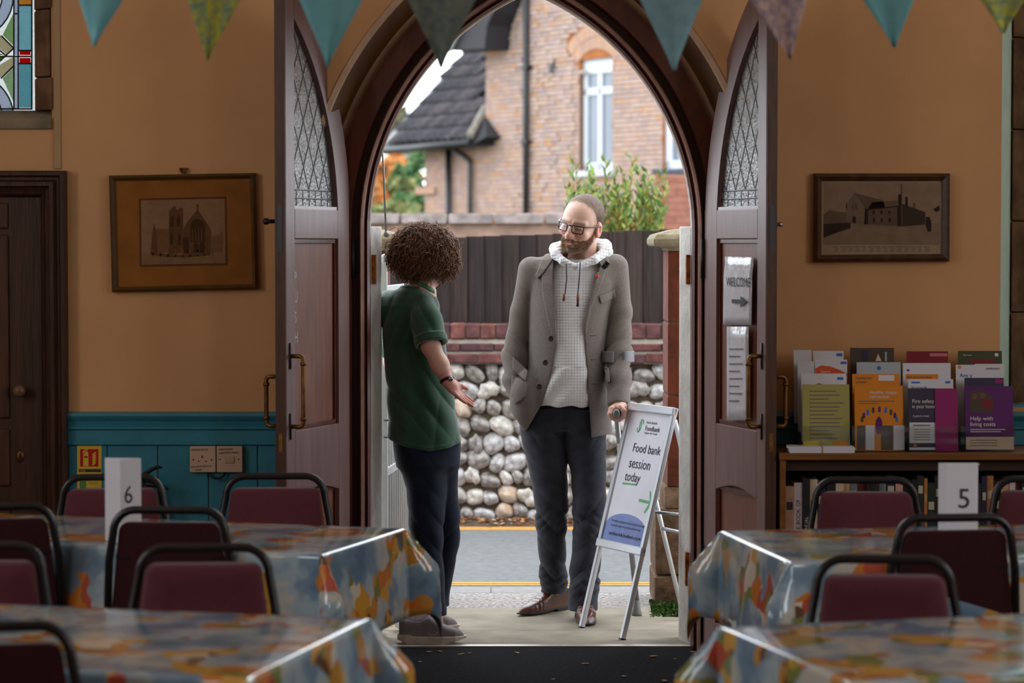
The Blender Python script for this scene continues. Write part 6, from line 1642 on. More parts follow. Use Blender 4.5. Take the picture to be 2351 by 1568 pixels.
    for _ in range(smooth_iter):
        s = np.zeros_like(vert); n = np.zeros(len(vert))
        for a in range(4):
            b = (a + 1) % 4
            np.add.at(s, Q[:, a], vert[Q[:, b]]); np.add.at(n, Q[:, a], 1); np.add.at(s, Q[:, b], vert[Q[:, a]]); np.add.at(n, Q[:, b], 1)
        vert = vert * .5 + .5 * s / np.maximum(n, 1)[:, None]
    me = bpy.data.meshes.new(name)
    me.vertices.add(len(vert)); me.vertices.foreach_set('co', vert.astype(np.float32).ravel())
    me.loops.add(len(Q) * 4); me.loops.foreach_set('vertex_index', Q.astype(np.int32).ravel())
    me.polygons.add(len(Q)); me.polygons.foreach_set('loop_start', np.arange(0, len(Q) * 4, 4, dtype=np.int32))
    me.update(calc_edges=True); me.polygons.foreach_set('use_smooth', np.ones(len(Q), dtype=bool))
    if color is not None:
        c = color(vert.astype(np.float32)); ca = me.color_attributes.new('Col', 'FLOAT_COLOR', 'POINT')
        ca.data.foreach_set('color', np.concatenate([c, np.ones((len(c), 1))], 1).astype(np.float32).ravel())
    me.validate()
    return me
def bounds(pts, pad, h):
    a = np.array([tuple(p) for p in pts]); lo, hi = a.min(0) - pad, a.max(0) + pad
    return [axis_steps(lo[i], hi[i], h) for i in range(3)]
def mixc(c, m, col):
    m = np.clip(m, 0, 1)[:, None]; return c * (1 - m) + np.array(col) * m
# ================================================================== people
def head_axes(yaw, pitch, roll):
    """columns: own left, forward (face), up; yaw > 0 turns the face to the viewer's left"""
    y, p, r = (math.radians(a) for a in (yaw, pitch, roll))
    base = np.array([[1, 0, 0], [0, -1, 0], [0, 0, 1]], dtype=float).T          # facing the camera: left = +x, forward = -y
    Rz = np.array([[math.cos(-y), -math.sin(-y), 0], [math.sin(-y), math.cos(-y), 0], [0, 0, 1]])
    Rr = np.array([[math.cos(r), 0, math.sin(r)], [0, 1, 0], [-math.sin(r), 0, math.cos(r)]])
    Rp = np.array([[1, 0, 0], [0, math.cos(p), math.sin(p)], [0, -math.sin(p), math.cos(p)]])   # local pitch down
    return (Rr @ Rz @ base @ Rp).astype(np.float32)
def head_local(q, jaw=1.0, smile=True, nose=1.0):
    """distance to a head in its own axes (x left, y forward, z up), metres, about 0.235 high"""
    ax = np.abs(q[:, 0]); m = np.stack([ax, q[:, 1], q[:, 2]], 1)
    d = f_ell(q, (0, -.012, .042), (.0765, .098, .083))
    d = smin(d, f_ell(q, (0, .032, .0), (.066, .062, .085)), .03)                      # face block
    d = smin(d, f_cap(q, (0, .030, -.055), (0, .064, -.098), .052 * jaw, .024 * jaw), .03)    # jaw and chin
    d = smin(d, f_cap(m, (.048, .0, -.045), (.028, .056, -.088), .020, .020), .02)      # jaw line
    d = smin(d, f_ell(m, (.041, .066, -.026), (.025, .023, .021)), .016)               # cheeks
    d = smin(d, f_cap(m, (.012, .086, .020), (.046, .072, .018), .010, .010), .014)      # brow
    d = smax(d, -f_ell(m, (.032, .102, -.002), (.021, .017, .013)), .012)              # eye hollows
    d = smin(d, f_ell(m, (.031, .0775, -.002), (.0165, .0125, .0125)), .005)           # eyeball with lid
    d = smin(d, f_cap(q, (0, .086, .012), (0, .112 * 1.0 + .006 * (nose - 1), -.032), .0085, .0125 * nose), .010)   # nose
    d = smin(d, f_ell(m, (.0125, .101, -.037), (.0095, .012, .009)), .007)
    d = smin(d, f_ell(q, (0, .088, -.067), (.030, .018, .020)), .014)                  # mouth mound
    zm = -.070 + (9.0 if smile else 1.0) * q[:, 0] ** 2
    lip = np.sqrt((q[:, 1] - .103 + 3.2 * q[:, 0] ** 2) ** 2 + (q[:, 2] - zm) ** 2)
    lip = np.where(ax < .029, lip, np.sqrt(lip ** 2 + (ax - .029) ** 2))
    d = smin(d, lip - .0062, .006)
    d = smax(d, .0026 - np.sqrt((q[:, 1] - .109 + 3.2 * q[:, 0] ** 2) ** 2 + (q[:, 2] - zm) ** 2 + np.maximum(0, ax - .024) ** 2), .002)
    # smile folds
    fold = f_cap(m, (.019, .102, -.040), (.038, .081, -.070), .003, .0028); d = smax(d, -fold, .008)
    crow = f_cap(m, (.050, .076, -.006), (.062, .060, .002), .0012, .001); d = smax(d, -crow, .003)
    ear = f_ell(m, (.079, -.006, -.010), (.011, .021, .034)); ear = smax(ear, -f_ell(m, (.090, .0, -.008), (.009, .011, .020)), .006)
    d = smin(d, ear, .008)
    return d
def to_local(p, C, A, s): return ((p - V3(C)) @ A) / s
SKIN = np.array(srgb(226, 184, 166)); SKIN_R = np.array(srgb(216, 138, 122)); LIP = np.array(srgb(186, 96, 96))
M_SKIN = attr_mat('skin', .5, .4, .10, 300, sub=.12)
def face_color(q, c, pale=0.0):
    ax = np.abs(q[:, 0]); inside = (np.linalg.norm(q - np.array([0, .01, 0]), axis=1) < .20)
    m = np.exp(-(((ax - .042) / .022) ** 2 + ((q[:, 2] + .030) / .022) ** 2)) * (q[:, 1] > .03); c = mixc(c, .55 * m * inside, SKIN_R)
    m = np.exp(-((q[:, 0] / .016) ** 2 + ((q[:, 2] + .035) / .018) ** 2)) * (q[:, 1] > .09); c = mixc(c, .6 * m * inside, SKIN_R)
    m = np.exp(-(((ax - .08) / .012) ** 2)) * (np.abs(q[:, 2] + .01) < .04) * (np.abs(q[:, 1]) < .03); c = mixc(c, .7 * m * inside, SKIN_R)
    zm = -.070 + 9.0 * q[:, 0] ** 2
    m = np.clip((.0095 - np.abs(q[:, 2] - zm)) / .003, 0, 1) * np.clip((.031 - ax) / .004, 0, 1) * (q[:, 1] > .075); c = mixc(c, m * inside, LIP)
    m = (np.abs(q[:, 2] - zm - .0005) < .0024) & (ax < .022) & (q[:, 1] > .075); c = np.where((m & inside)[:, None], np.array(srgb(206, 186, 168)), c)
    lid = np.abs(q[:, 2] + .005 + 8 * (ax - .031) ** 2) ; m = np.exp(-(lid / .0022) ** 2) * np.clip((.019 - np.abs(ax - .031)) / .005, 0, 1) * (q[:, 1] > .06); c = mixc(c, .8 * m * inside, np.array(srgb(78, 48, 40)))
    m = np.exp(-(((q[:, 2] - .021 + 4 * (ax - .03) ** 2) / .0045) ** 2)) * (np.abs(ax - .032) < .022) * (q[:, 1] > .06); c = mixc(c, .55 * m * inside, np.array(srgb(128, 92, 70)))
    m = np.exp(-(((ax - .031) / .020) ** 2 + ((q[:, 2] + .001) / .013) ** 2)) * (q[:, 1] > .055); c = mixc(c, .32 * m * inside, np.array(srgb(168, 104, 92)))  # shading of the lids painted into the skin colour
    return c
def part(name, me, m, parent, label=None):
    o = link_mesh(name, me, m, parent)
    if label: o['label'] = label
    return o
def hand(p, wrist, d, n, size=1.0, curl=.25, thumb_side=1, spread=.16, thumb_out=.9):
    """open hand: d finger direction, n palm normal"""
    d = Vector(d).normalized(); n = (Vector(n) - d * Vector(n).dot(d)).normalized(); s = d.cross(n) * thumb_side; W = Vector(wrist)
    R = np.array([tuple(s), tuple(d), tuple(n)], dtype=np.float32).T
    q = (p - V3(W)) @ R / size
    o = f_ell(q, (0, .048, -.002), (.038, .050, .014)); o = smin(o, f_cap(q, (0, -.01, 0), (0, .03, 0), .024, .026), .02)
    o = smin(o, f_ell(q, (.026, .030, .008), (.016, .030, .013)), .014)
    for (x, y0, L, r) in ((.027, .088, .070, .0085), (.009, .094, .078, .009), (-.009, .090, .072, .0085), (-.026, .080, .056, .0075)):
        a = spread * x / .027; pts = []; pos = np.array([x, y0 - .02, 0.0]); ang = curl * .4
        pts.append(pos.copy())
        for k, f in enumerate((.26, .44, .32, .26)):
            pos = pos + L * f * np.array([math.sin(a) * math.cos(ang), math.cos(a) * math.cos(ang), math.sin(ang)]); pts.append(pos.copy()); ang += curl
        o = smin(o, f_chain(q, pts, (r * 1.05, r * 1.03, r, r * .9, r * .75), .004), .006)
    t0 = np.array([.028, .028, .006]); t1 = t0 + np.array([.024 * thumb_out, .024, .010]); t2 = t1 + np.array([.012, .026, .006])
    o = smin(o, f_chain(q, [t0, t1, t2], (.0125, .0105, .008), .006), .010)
    return o * size

# ------------------------------------------------------------------ the man
YM = 10.66
def m_(px, py, d=0.0): return P(px, py, YM + d)
def mx_(px): return P(px, 0, YM).x
def mz_(py): return P(0, py, YM).z
man = empty('person', (mx_(1300), YM, 0), label='bearded person in glasses, grey tweed jacket and white hoodie leaning on a crutch', cat='person')
HC = m_(1336, 515, -.035); HA_ = head_axes(27, 14, 14); HS_ = 1.045
neck_a, neck_b = m_(1340, 548, .0), m_(1335, 600, .035)
lw = m_(1422, 922, -.150)                     # wrist of the hand on the crutch
gx, gz = m_(1414, 948, -.17).x, m_(1414, 948, -.17).z     # crutch grip axis, running towards the camera
GY0, GY1 = YM - .245, YM - .11
def man_body(p):
    d = f_near(p, HC, .19, lambda p: head_local(to_local(p, HC, HA_, HS_), 1.05) * HS_)
    d = smin(d, f_cap(p, neck_a, neck_b, .058, .062), .03)
    # trunk, arms and legs under the clothes
    t = f_loft(p, [(mz_(600), mx_(1325), YM + .03, .10, .07), (mz_(640), mx_(1318), YM + .03, .16, .09), (mz_(800), mx_(1305), YM + .02, .14, .09), (mz_(940), mx_(1300), YM + .02, .14, .095), (mz_(985), mx_(1298), YM + .02, .13, .09)])
    d = smin(d, t, .04)
    d = smin(d, f_chain(p, [m_(1222, 640, .02), m_(1186, 800, .05), m_(1206, 915, -.03)], (.045, .038, .030), .02), .03)
    d = smin(d, f_ell(p, m_(1212, 930, -.04), (.03, .03, .05)), .02)
    d = smin(d, f_chain(p, [m_(1408, 640, .02), m_(1421, 805, -.04), lw], (.042, .033, .021), .02), .03)
    d = smin(d, f_chain(p, [m_(1252, 980, .02), m_(1264, 1160, .06), m_(1274, 1366, .18)], (.068, .045, .018), .02), .03)
    d = smin(d, f_chain(p, [m_(1344, 980, .02), m_(1352, 1160, .0), m_(1338, 1380, -.05)], (.068, .045, .018), .02), .03)
    d = smin(d, f_cap(p, m_(1280, 1388, .19), m_(1240, 1403, .11), .013, .008), .01); d = smin(d, f_cap(p, m_(1338, 1396, -.05), m_(1344, 1415, -.14), .013, .008), .01)
    return smin(d, f_near(p, (gx, YM - .165, gz), .12, man_hand), .012)
def man_hand(p):
    # left hand closed round the crutch grip
    hnd = f_ell(p, (gx + .020, YM - .165, gz + .026), (.030, .045, .020)); hnd = smin(hnd, f_cap(p, lw, (gx + .018, YM - .16, gz + .034), .022, .025), .02)
    for i in range(4):
        y = YM - .208 + .0215 * i; L = (1.0, 1.06, 1.0, .9)[i]; r = (.0100, .0105, .0100, .0088)[i]
        pts = [(gx + .018, y, gz + .029), (gx + .032 * L, y - .002, gz + .013), (gx + .030 * L, y - .002, gz - .013 * L), (gx + .012, y, gz - .027 * L), (gx - .006, y, gz - .026)]
        hnd = smin(hnd, f_chain(p, pts, (r * 1.1, r * 1.08, r, r * .95, r * .85), .005), .005)
    hnd = smin(hnd, f_chain(p, [(gx + .004, YM - .175, gz + .032), (gx - .020, YM - .195, gz + .020), (gx - .027, YM - .208, gz - .002), (gx - .021, YM - .212, gz - .020)], (.014, .0125, .0115, .009), .005), .009)
    return hnd
def man_hair_mask(q):
    g = np.interp(q[:, 2], [-.075, -.05, -.022, -.012, .0, .03, .06, .088, .11, .14], [-.06, -.035, -.030, .004, .024, .024, .034, .050, .066, .09]); return q[:, 1] - g
def beard_mask(q):
    ax = np.abs(q[:, 0]); m = np.stack([ax, q[:, 1], q[:, 2]], 1)
    line = np.interp(q[:, 1], [-.01, .02, .05, .075, .10, .13], [.008, -.020, -.050, -.056, -.049, -.049])
    mask = smax(q[:, 2] - line, .014 - q[:, 1], .006)
    mask = np.maximum(mask, -f_ell(q, (0, .105, -.0700), (.028, .05, .0085)))
    return smax(mask, -f_ell(m, (.018, .105, -.0845), (.010, .03, .006)), .003)
def man_col(v):
    c = np.tile(SKIN, (len(v), 1)); q = to_local(v, HC, HA_, HS_)
    c = face_color(q, c)
    n_ = wob(q, 260, seed=3); hd_ = (np.linalg.norm(q, axis=1) < .16) & ~((np.abs(q[:, 0]) > .073) & (np.abs(q[:, 1] + .004) < .03) & (q[:, 2] < .028))
    c = mixc(c, np.clip(.5 - (man_hair_mask(q) + .008 * n_) / .030, 0, 1) * .8 * hd_, np.array(srgb(104, 84, 73)))
    c = mixc(c, np.clip(.4 - (beard_mask(q) + .006 * n_) / .014, 0, 1) * .75 * hd_, np.array(srgb(120, 84, 62)))
    kn = v[:, 2] < mz_(900); c = mixc(c, .35 * kn * (.5 + .5 * np.sin(v[:, 0] * 300)), SKIN_R)
    return c
xs = z_steps([(mx_(1130), mx_(1270), .009), (mx_(1270), mx_(1388), .0019), (mx_(1388), mx_(1452), .0026), (mx_(1452), mx_(1475), .008)]); ys = z_steps([(YM - .30, YM - .24, .009), (YM - .24, YM + .085, .0021), (YM + .085, YM + .26, .009)])
zs = z_steps([(-.01, .85, .012), (.85, 1.02, .0026), (1.02, 1.52, .012), (1.52, 1.88, .0019)])
part('body', sdf_mesh('body', man_body, xs, ys, zs, 1, man_col), M_SKIN, man)

def man_hair(p):
    q = to_local(p, HC, HA_, HS_); n = wob(q, 420, (1, 1, .5)) * .0010 + wob(q, 900, (1, 1, .6), seed=3) * .0006; mk = man_hair_mask(q) + .004 * wob(q, 260, seed=3)
    d0 = head_local(q); d = d0 - (np.clip(-mk / .035, 0, 1) * .0042 - .0010) - n * .8
    d = np.maximum(d, -(d0 + .005)); d = np.maximum(d, mk - .004)
    ear = f_ell(np.stack([np.abs(q[:, 0]), q[:, 1], q[:, 2]], 1), (.082, -.004, -.008), (.016, .026, .038)); return np.maximum(d, -ear) * HS_
def hair_col(v):
    q = to_local(v, HC, HA_, HS_); n = wob(q, 500, (1, .4, 1), seed=2)
    c = mixc(np.tile(np.array(srgb(112, 94, 82)), (len(v), 1)), .5 + .5 * n, np.array(srgb(80, 66, 57))); top = np.clip((q[:, 2] - .045) / .03, 0, 1); return mixc(c, .62 * np.exp(np.minimum(man_hair_mask(q), 0) / .030) * top, np.array(srgb(190, 154, 136)))
hb = [HC + Vector((dx, dy, dz)) for dx in (-.12, .12) for dy in (-.13, .14) for dz in (-.12, .16)]
part('hair', sdf_mesh('hair', man_hair, *bounds(hb, .0, .0026), 0, hair_col), attr_mat('short_hair', .7, .3, .4, 700), man, 'short cropped grey brown hair')
def man_beard(p):
    q = to_local(p, HC, HA_, HS_); ax = np.abs(q[:, 0]); mk = beard_mask(q) + .004 * wob(q, 300, seed=3)
    n = wob(q, 420, (1, 1, .5), seed=1) * .0018 + wob(q, 900, (1, 1, .5), seed=4) * .0009
    th = np.clip(-mk / .014, 0, 1) * (.0045 - .0022 * np.clip((ax - .040) / .02, 0, 1) + .006 * np.clip((.06 - ax) / .05, 0, 1) * (q[:, 2] < -.06)) - .001
    d0 = head_local(q, 1.05); d = np.maximum(d0 - th - n, mk - .003); d = np.maximum(d, -(d0 + .005)); return np.maximum(d, -.128 - q[:, 2]) * HS_
def beard_col(v):
    q = to_local(v, HC, HA_, HS_); n = wob(q, 600, (1, 1, .4), seed=6)
    c = mixc(np.tile(np.array(srgb(132, 94, 62)), (len(v), 1)), .5 + .6 * n, np.array(srgb(80, 56, 42)))
    return mixc(c, np.exp(-((np.abs(q[:, 0] - .012) / .022) ** 2)) * (q[:, 2] < -.088) * .65 * (1 + n), np.array(srgb(196, 184, 172)))
part('beard', sdf_mesh('beard', man_beard, *bounds(hb, .0, .0024), 0, beard_col), attr_mat('beard_hair', .75, .25, .5, 700), man, 'short brown beard with a grey chin')
def strands(me, n, L, drop, rad, pal, name, parent, seed, mat_, lift=.35, jit=.35):
    rs_ = np.random.default_rng(seed); co = np.empty(len(me.vertices) * 3, dtype=np.float32); me.vertices.foreach_get('co', co); co = co.reshape(-1, 3)
    no = np.array([v.normal[:] for v in me.vertices], dtype=np.float32); out = ((co - V3(HC)) * no).sum(1) > 0; ii = np.nonzero(out)[0]; ii = rs_.choice(ii, n)
    vs, fs, cl = [], [], []
    for i in ii:
        p, nn = co[i], no[i]; d = nn * lift + np.array(drop) + rs_.normal(0, jit, 3); d /= np.linalg.norm(d); s_ = np.cross(d, nn); s_ /= np.linalg.norm(s_) + 1e-6; l = L * rs_.uniform(.6, 1.2); b = len(vs)
        vs += [p - s_ * rad, p + s_ * rad, p + d * l * .6 + s_ * rad * .7, p + d * l + nn * .001, p + d * l * .6 - s_ * rad * .7]; fs.append((b, b + 1, b + 2, b + 3, b + 4)); c = pal[rs_.integers(len(pal))]; cl += [c] * 5
    m2 = bpy.data.meshes.new(name); m2.from_pydata([tuple(map(float, v)) for v in vs], [], fs); m2.update()
    ca = m2.color_attributes.new('Col', 'FLOAT_COLOR', 'POINT'); ca.data.foreach_set('color', np.array([(*c, 1) for c in cl], dtype=np.float32).ravel())
    o = link_mesh(name, m2, mat_, parent); o['kind'] = 'stuff'
_b = [o for o in man.children if o.name.startswith('beard')][0]; _h = [o for o in man.children if o.name.startswith('hair')][0]
strands(_b.data, 3800, .008, (0, -.1, -.9), .0006, [srgb(150, 110, 74), srgb(110, 78, 56), srgb(172, 128, 86), srgb(176, 162, 148)], 'beard_hairs', _b, 1, MATS['beard_hair'])
strands(_h.data, 4200, .006, (.25, .55, -.5), .0005, [srgb(112, 94, 80), srgb(80, 66, 56), srgb(146, 128, 114)], 'hair_strands', _h, 2, MATS['short_hair'], .05, .15)
# glasses
def hl(x, y, z): return HC + Vector(tuple(HA_ @ np.array([x, y, z]) * HS_))
M_GLF = mat('black_acetate', srgb(20, 20, 28), .25, .5)
glasses = empty('spectacles_anchor') if False else None
q = MB()
def rim(s):
    pts = []
    for (cx_, cz, a0, r) in ((.0545, .0095, 0, .004), (.0155, .0095, 90, .004), (.021, -.009, 180, .009), (.048, -.009, 270, .0095)):
        for k in range(6):
            a = math.radians(a0 + 90 * k / 5); x = cx_ + r * math.cos(a) * (1 if a0 in (0, 90) else 1); z = cz + r * math.sin(a); pts.append(hl(s * x, .113 - 5.0 * x * x, z - .001))
    return pts
q.tube(rim(1), .0027, 8, closed=True); gl = q.build('spectacles', M_GLF, man); gl['label'] = 'black rectangular spectacles'
for nm, f_ in (('rim', lambda: MB().tube(rim(-1), .0027, 8, closed=True)), ('bridge', lambda: MB().tube([hl(-.013, .112, .009), hl(0, .116, .0105), hl(.013, .112, .009)], .003, 8)),
               ('temple_arm', lambda: MB().tube([hl(.058, .097, .011), hl(.066, .088, .011), hl(.080, .05, .010), hl(.086, .008, .011), hl(.083, -.02, .0)], .0028, 8)), ('temple_arm', lambda: MB().tube([hl(-.058, .097, .011), hl(-.066, .088, .011), hl(-.080, .05, .010), hl(-.086, .008, .011), hl(-.083, -.02, .0)], .0028, 8))):
    f_().build(nm, M_GLF, gl)
for s in (1, -1):
    q = MB(); q.prism(rim(s), (hl(0, .001, 0) - hl(0, 0, 0))); q.build('lens', M_GLASSP, gl)

# ---- hoodie
M_HOOD = mat('white_waffle_jersey', srgb(226, 226, 228), .9, .2, sheen=.2)
nt = M_HOOD.node_tree; tc = nt.nodes.new('ShaderNodeTexCoord'); sx_ = nt.nodes.new('ShaderNodeSeparateXYZ'); nt.links.new(tc.outputs['Object'], sx_.inputs[0])
def _abs_sin(src, k):
    mu = nt.nodes.new('ShaderNodeMath'); mu.operation = 'MULTIPLY'; mu.inputs[1].default_value = k; nt.links.new(src, mu.inputs[0])
    si = nt.nodes.new('ShaderNodeMath'); si.operation = 'SINE'; nt.links.new(mu.outputs[0], si.inputs[0])
    ab = nt.nodes.new('ShaderNodeMath'); ab.operation = 'ABSOLUTE'; nt.links.new(si.outputs[0], ab.inputs[0])
    pw = nt.nodes.new('ShaderNodeMath'); pw.operation = 'POWER'; pw.inputs[1].default_value = .45; nt.links.new(ab.outputs[0], pw.inputs[0]); return pw.outputs[0]
mul = nt.nodes.new('ShaderNodeMath'); mul.operation = 'MULTIPLY'; nt.links.new(_abs_sin(sx_.outputs['X'], math.pi / .0128), mul.inputs[0]); nt.links.new(_abs_sin(sx_.outputs['Z'], math.pi / .0128), mul.inputs[1])
bp = nt.nodes.new('ShaderNodeBump'); bp.inputs['Strength'].default_value = .5; bp.inputs['Distance'].default_value = .004; nt.links.new(mul.outputs[0], bp.inputs['Height']); nt.links.new(bp.outputs[0], nt.nodes['Principled BSDF'].inputs['Normal'])
def hoodie(p):
    d = f_loft(p, [(mz_(930), mx_(1298), YM, .140, .128), (mz_(915), mx_(1298), YM, .146, .134), (mz_(860), mx_(1302), YM, .148, .136), (mz_(780), mx_(1308), YM, .150, .130), (mz_(680), mx_(1316), YM + .01, .160, .122), (mz_(630), mx_(1322), YM + .015, .150, .105), (mz_(596), mx_(1326), YM + .02, .10, .08)])
    d = d + .004 * wob(p, 28, (1, 1, .5)) + .004 * np.sin((p[:, 0] - p[:, 2] * .8) * 60) * (p[:, 2] < mz_(840))
    neck = [m_(1320, 612, -.118), m_(1293, 600, -.106), m_(1276, 585, -.066), m_(1276, 572, .01), m_(1302, 564, .075), m_(1345, 562, .10), m_(1388, 566, .065), m_(1393, 578, -.012), m_(1364, 597, -.088), m_(1322, 613, -.118)]
    hd = f_chain(p, neck, (.014, .016, .021, .028, .031, .034, .031, .026, .018, .014), .010)
    hd = smin(hd, f_ell(p, m_(1338, 578, .11), (.115, .055, .05)), .04)
    d = smin(d, hd + .0009 * np.sin(p[:, 2] * 420 + p[:, 0] * 130 * np.sign(p[:, 0] - mx_(1325))), .012)
    return np.maximum(d, .004 - (f_cap(p, neck_a, neck_b, .058, .062)) if False else d)
hp_ = [m_(1215, 940, -.15), m_(1420, 530, .19)]
part('hoodie', sdf_mesh('hoodie', hoodie, *bounds(hp_, .01, .0036), 1), M_HOOD, man, 'white waffle knit hoodie')
M_CORD = mat('navy_cord', srgb(26, 26, 48), .7); M_TIP = mat('brown_leather_tip', srgb(120, 62, 44), .5)
for pts, tip in (([(1300, 605, -.135), (1301, 640, -.142), (1298, 668, -.145), (1295, 688, -.146)], (1292, 690)), ([(1332, 602, -.135), (1330, 640, -.142), (1327, 670, -.145), (1327, 690, -.146)], (1326, 704))):
    q = MB(); q.tube([m_(*p_) for p_ in pts], .0042, 8, flat=.6); o = q.build('drawstring', M_CORD, man)
    q = MB(); q.tube([m_(pts[-1][0], pts[-1][1] - 14, -.147), m_(pts[-1][0] - .5, pts[-1][1] + 2, -.147)], .0058, 8); q.build('leather_tip', M_TIP, o)
    q = MB(); q.tube([m_(pts[-1][0], pts[-1][1], -.146), m_(tip[0], tip[1], -.146)], [.004, .0065], 8); q.build('tassel', M_CORD, o)

# ---- tweed jacket
M_TWEED = mat('grey_brown_tweed', srgb(82, 73, 70), .95, .1, col2=srgb(150, 138, 131), scale=620, bump=.5, bscale=600, detail=3, sheen=.3)
YJ = YM + .012
def jtorso(p, off=0.0):
    return f_loft(p, [(mz_(1040), mx_(1303), YJ, .205, .150), (mz_(985), mx_(1303), YJ, .200, .148), (mz_(900), mx_(1303), YJ, .182, .150), (mz_(820), mx_(1303), YJ, .172, .150), (mz_(720), mx_(1308), YJ, .182, .146), (mz_(650), mx_(1318), YJ, .200, .130), (mz_(616), mx_(1320), YJ, .196, .110), (mz_(596), mx_(1324), YJ, .178, .088), (mz_(583), mx_(1330), YJ, .130, .070), (mz_(576), mx_(1334), YJ, .09, .06)]) - off
def jacket_out(p):
    d = smin(jtorso(p), f_ell(p, m_(1205, 922, -.055), (.066, .072, .125)), .03)
    f1 = -.011 * ridge(p[:, 2] * 32 + p[:, 0] * 26 + 1.2 * wob(p, 14)) * np.exp(-((p[:, 2] - mz_(830)) / .13) ** 2)
    a = f_chain(p, [m_(1220, 619, .015), m_(1199, 715, .02), m_(1183, 812, .02), m_(1184, 872, -.02), m_(1203, 928, -.06)], (.058, .050, .055, .053, .050), .02) + f1 + .003 * wob(p, 45)
    f2 = -.012 * ridge(p[:, 2] * 34 - p[:, 0] * 30 + 1.5 * wob(p, 16, seed=2)) * np.exp(-((p[:, 2] - mz_(820)) / .12) ** 2)
    b = f_chain(p, [m_(1412, 613, .015), m_(1423, 715, -.005), m_(1420, 808, -.04), m_(1420, 870, -.095), m_(1421, 924, -.14)], (.058, .053, .054, .052, .050), .02) + f2 + .003 * wob(p, 45, seed=3)
    tp_ = np.clip((p[:, 2] - mz_(680)) / .09, 0, 1) * .028 + .006
    d = smin(d, a, tp_); return smin(d, b, tp_) - .0025 * wob(p, 24, (1, 1, .4), seed=1)
def XZ(pts): return [(mx_(x), mz_(y)) for (x, y) in pts]
OPENING = XZ([(1283, 560), (1270, 600), (1268, 650), (1273, 720), (1277, 790), (1266, 850), (1246, 920), (1206, 990), (1150, 1090), (1358, 1090), (1357, 1000), (1351, 900), (1343, 800), (1339, 745), (1352, 690), (1370, 630), (1385, 590), (1388, 560)])
HEMX, HEMZ = [mx_(x) for x in (1130, 1160, 1182, 1205, 1300, 1357, 1392, 1425)], [mz_(y) for y in (925, 930, 955, 988, 1000, 1001, 996, 985)]
def cuff_cut(p):      # end of the sleeve on the crutch arm
    a, b = V3(m_(1421, 880, -.10)), V3(m_(1423, 931, -.146)); n = (b - a) / np.linalg.norm(b - a); return (p - b) @ n
def jacket(p):
    o = jacket_out(p); front = p[:, 1] - (YJ + .02)
    d = smax(o, -np.maximum(f_poly(p[:, 0], p[:, 2], OPENING), front), .004)
    inner = jtorso(p, -.013); d = np.maximum(d, -np.maximum(inner, p[:, 2] - mz_(600)))
    hem = np.interp(p[:, 0], HEMX, HEMZ) - p[:, 2]; near_arm = p[:, 0] > mx_(1392)
    arm = f_chain(p, [m_(1418, 810, -.03), m_(1420, 870, -.09), m_(1422, 935, -.15)], (.068, .062, .06), .03)
    hem = np.where(arm < 0, -1.0, hem); d = smax(d, hem, .004)
    return np.where((arm < .0) & (p[:, 2] < mz_(860)), np.maximum(d, cuff_cut(p)), d)
jb = [m_(1128, 1008, -.24), m_(1472, 545, .20)]
part('jacket', sdf_mesh('jacket', jacket, *bounds(jb, .012, .0036), 1), M_TWEED, man, 'grey brown tweed jacket worn open')
def raised(name, poly, th, parent, mat_=M_TWEED, label=None, base=jacket_out, lo=-.006, h=.0026):
    pp = XZ(poly)
    def fn(p):
        o = base(p); d = np.maximum(o - th, -(o - lo)); d = smax(d, f_poly(p[:, 0], p[:, 2], pp), .003); return np.maximum(d, p[:, 1] - (YJ - .0))
    xs_ = [x for (x, z) in pp]; zs_ = [z for (x, z) in pp]
    bb = [Vector((min(xs_), YM - .26, min(zs_))), Vector((max(xs_), YM + .03, max(zs_)))]
    return part(name, sdf_mesh(name, fn, *bounds(bb, .008, h), 1), mat_, parent, label)
raised('lapel', [(1264, 578), (1250, 600), (1243, 628), (1246, 680), (1256, 730), (1272, 788), (1277, 790), (1273, 720), (1268, 650), (1270, 600), (1283, 565)], .008, man)
raised('lapel', [(1388, 565), (1398, 600), (1384, 640), (1372, 672), (1356, 706), (1343, 770), (1340, 745), (1352, 690), (1370, 630), (1385, 590)], .008, man)
raised('collar', [(1262, 568), (1244, 596), (1229, 632), (1234, 640), (1246, 628), (1262, 606), (1280, 580)], .013, man)
raised('collar', [(1386, 560), (1394, 580), (1398, 606), (1388, 618), (1376, 606), (1370, 590)], .013, man)
raised('breast_pocket', [(1374, 679), (1411, 664), (1413, 682), (1379, 697)], .006, man)
raised('pocket_flap', [(1178, 818), (1212, 850), (1207, 872), (1176, 846)], .016, man)
raised('hip_pocket', [(1176, 858), (1212, 876), (1208, 905), (1182, 925), (1172, 900)], .010, man)
raised('pocket_flap', [(1386, 838), (1397, 842), (1398, 872), (1392, 876)], .016, man)
M_BUT = mat('horn_button', srgb(66, 58, 56), .18, .5, .2, 60)
for (px, py) in ((1265, 777), (1252, 832), (1238, 887)):
    c = m_(px, py, -.146); q = MB(); q.lathe(c, [(.004, .004), (.0125, .002), (.0135, -.003), (.011, -.006), (.008, -.0045), (.002, -.004)], 16, axis='y'); q.build('button', M_BUT, man)
for (px, py) in ((1354, 771), (1356, 826), (1359, 882)): q = MB(); c = m_(px, py, -.142); q.tube([c, m_(px + 15, py, -.138)], .0016, 5); q.build('buttonhole', M_CORD, man)
q = MB(); c = m_(1391, 608, -.112); Mx = Matrix.Translation(c) @ Matrix.Rotation(math.radians(-52), 4, 'Y'); q.box(-.020, .016, -.010, .004, -.011, .011, M=Mx); q.build('collar_strap', mat('black_leather', srgb(34, 30, 30), .35, .5, .2, 40, .1, 60), man, bevel=.004)
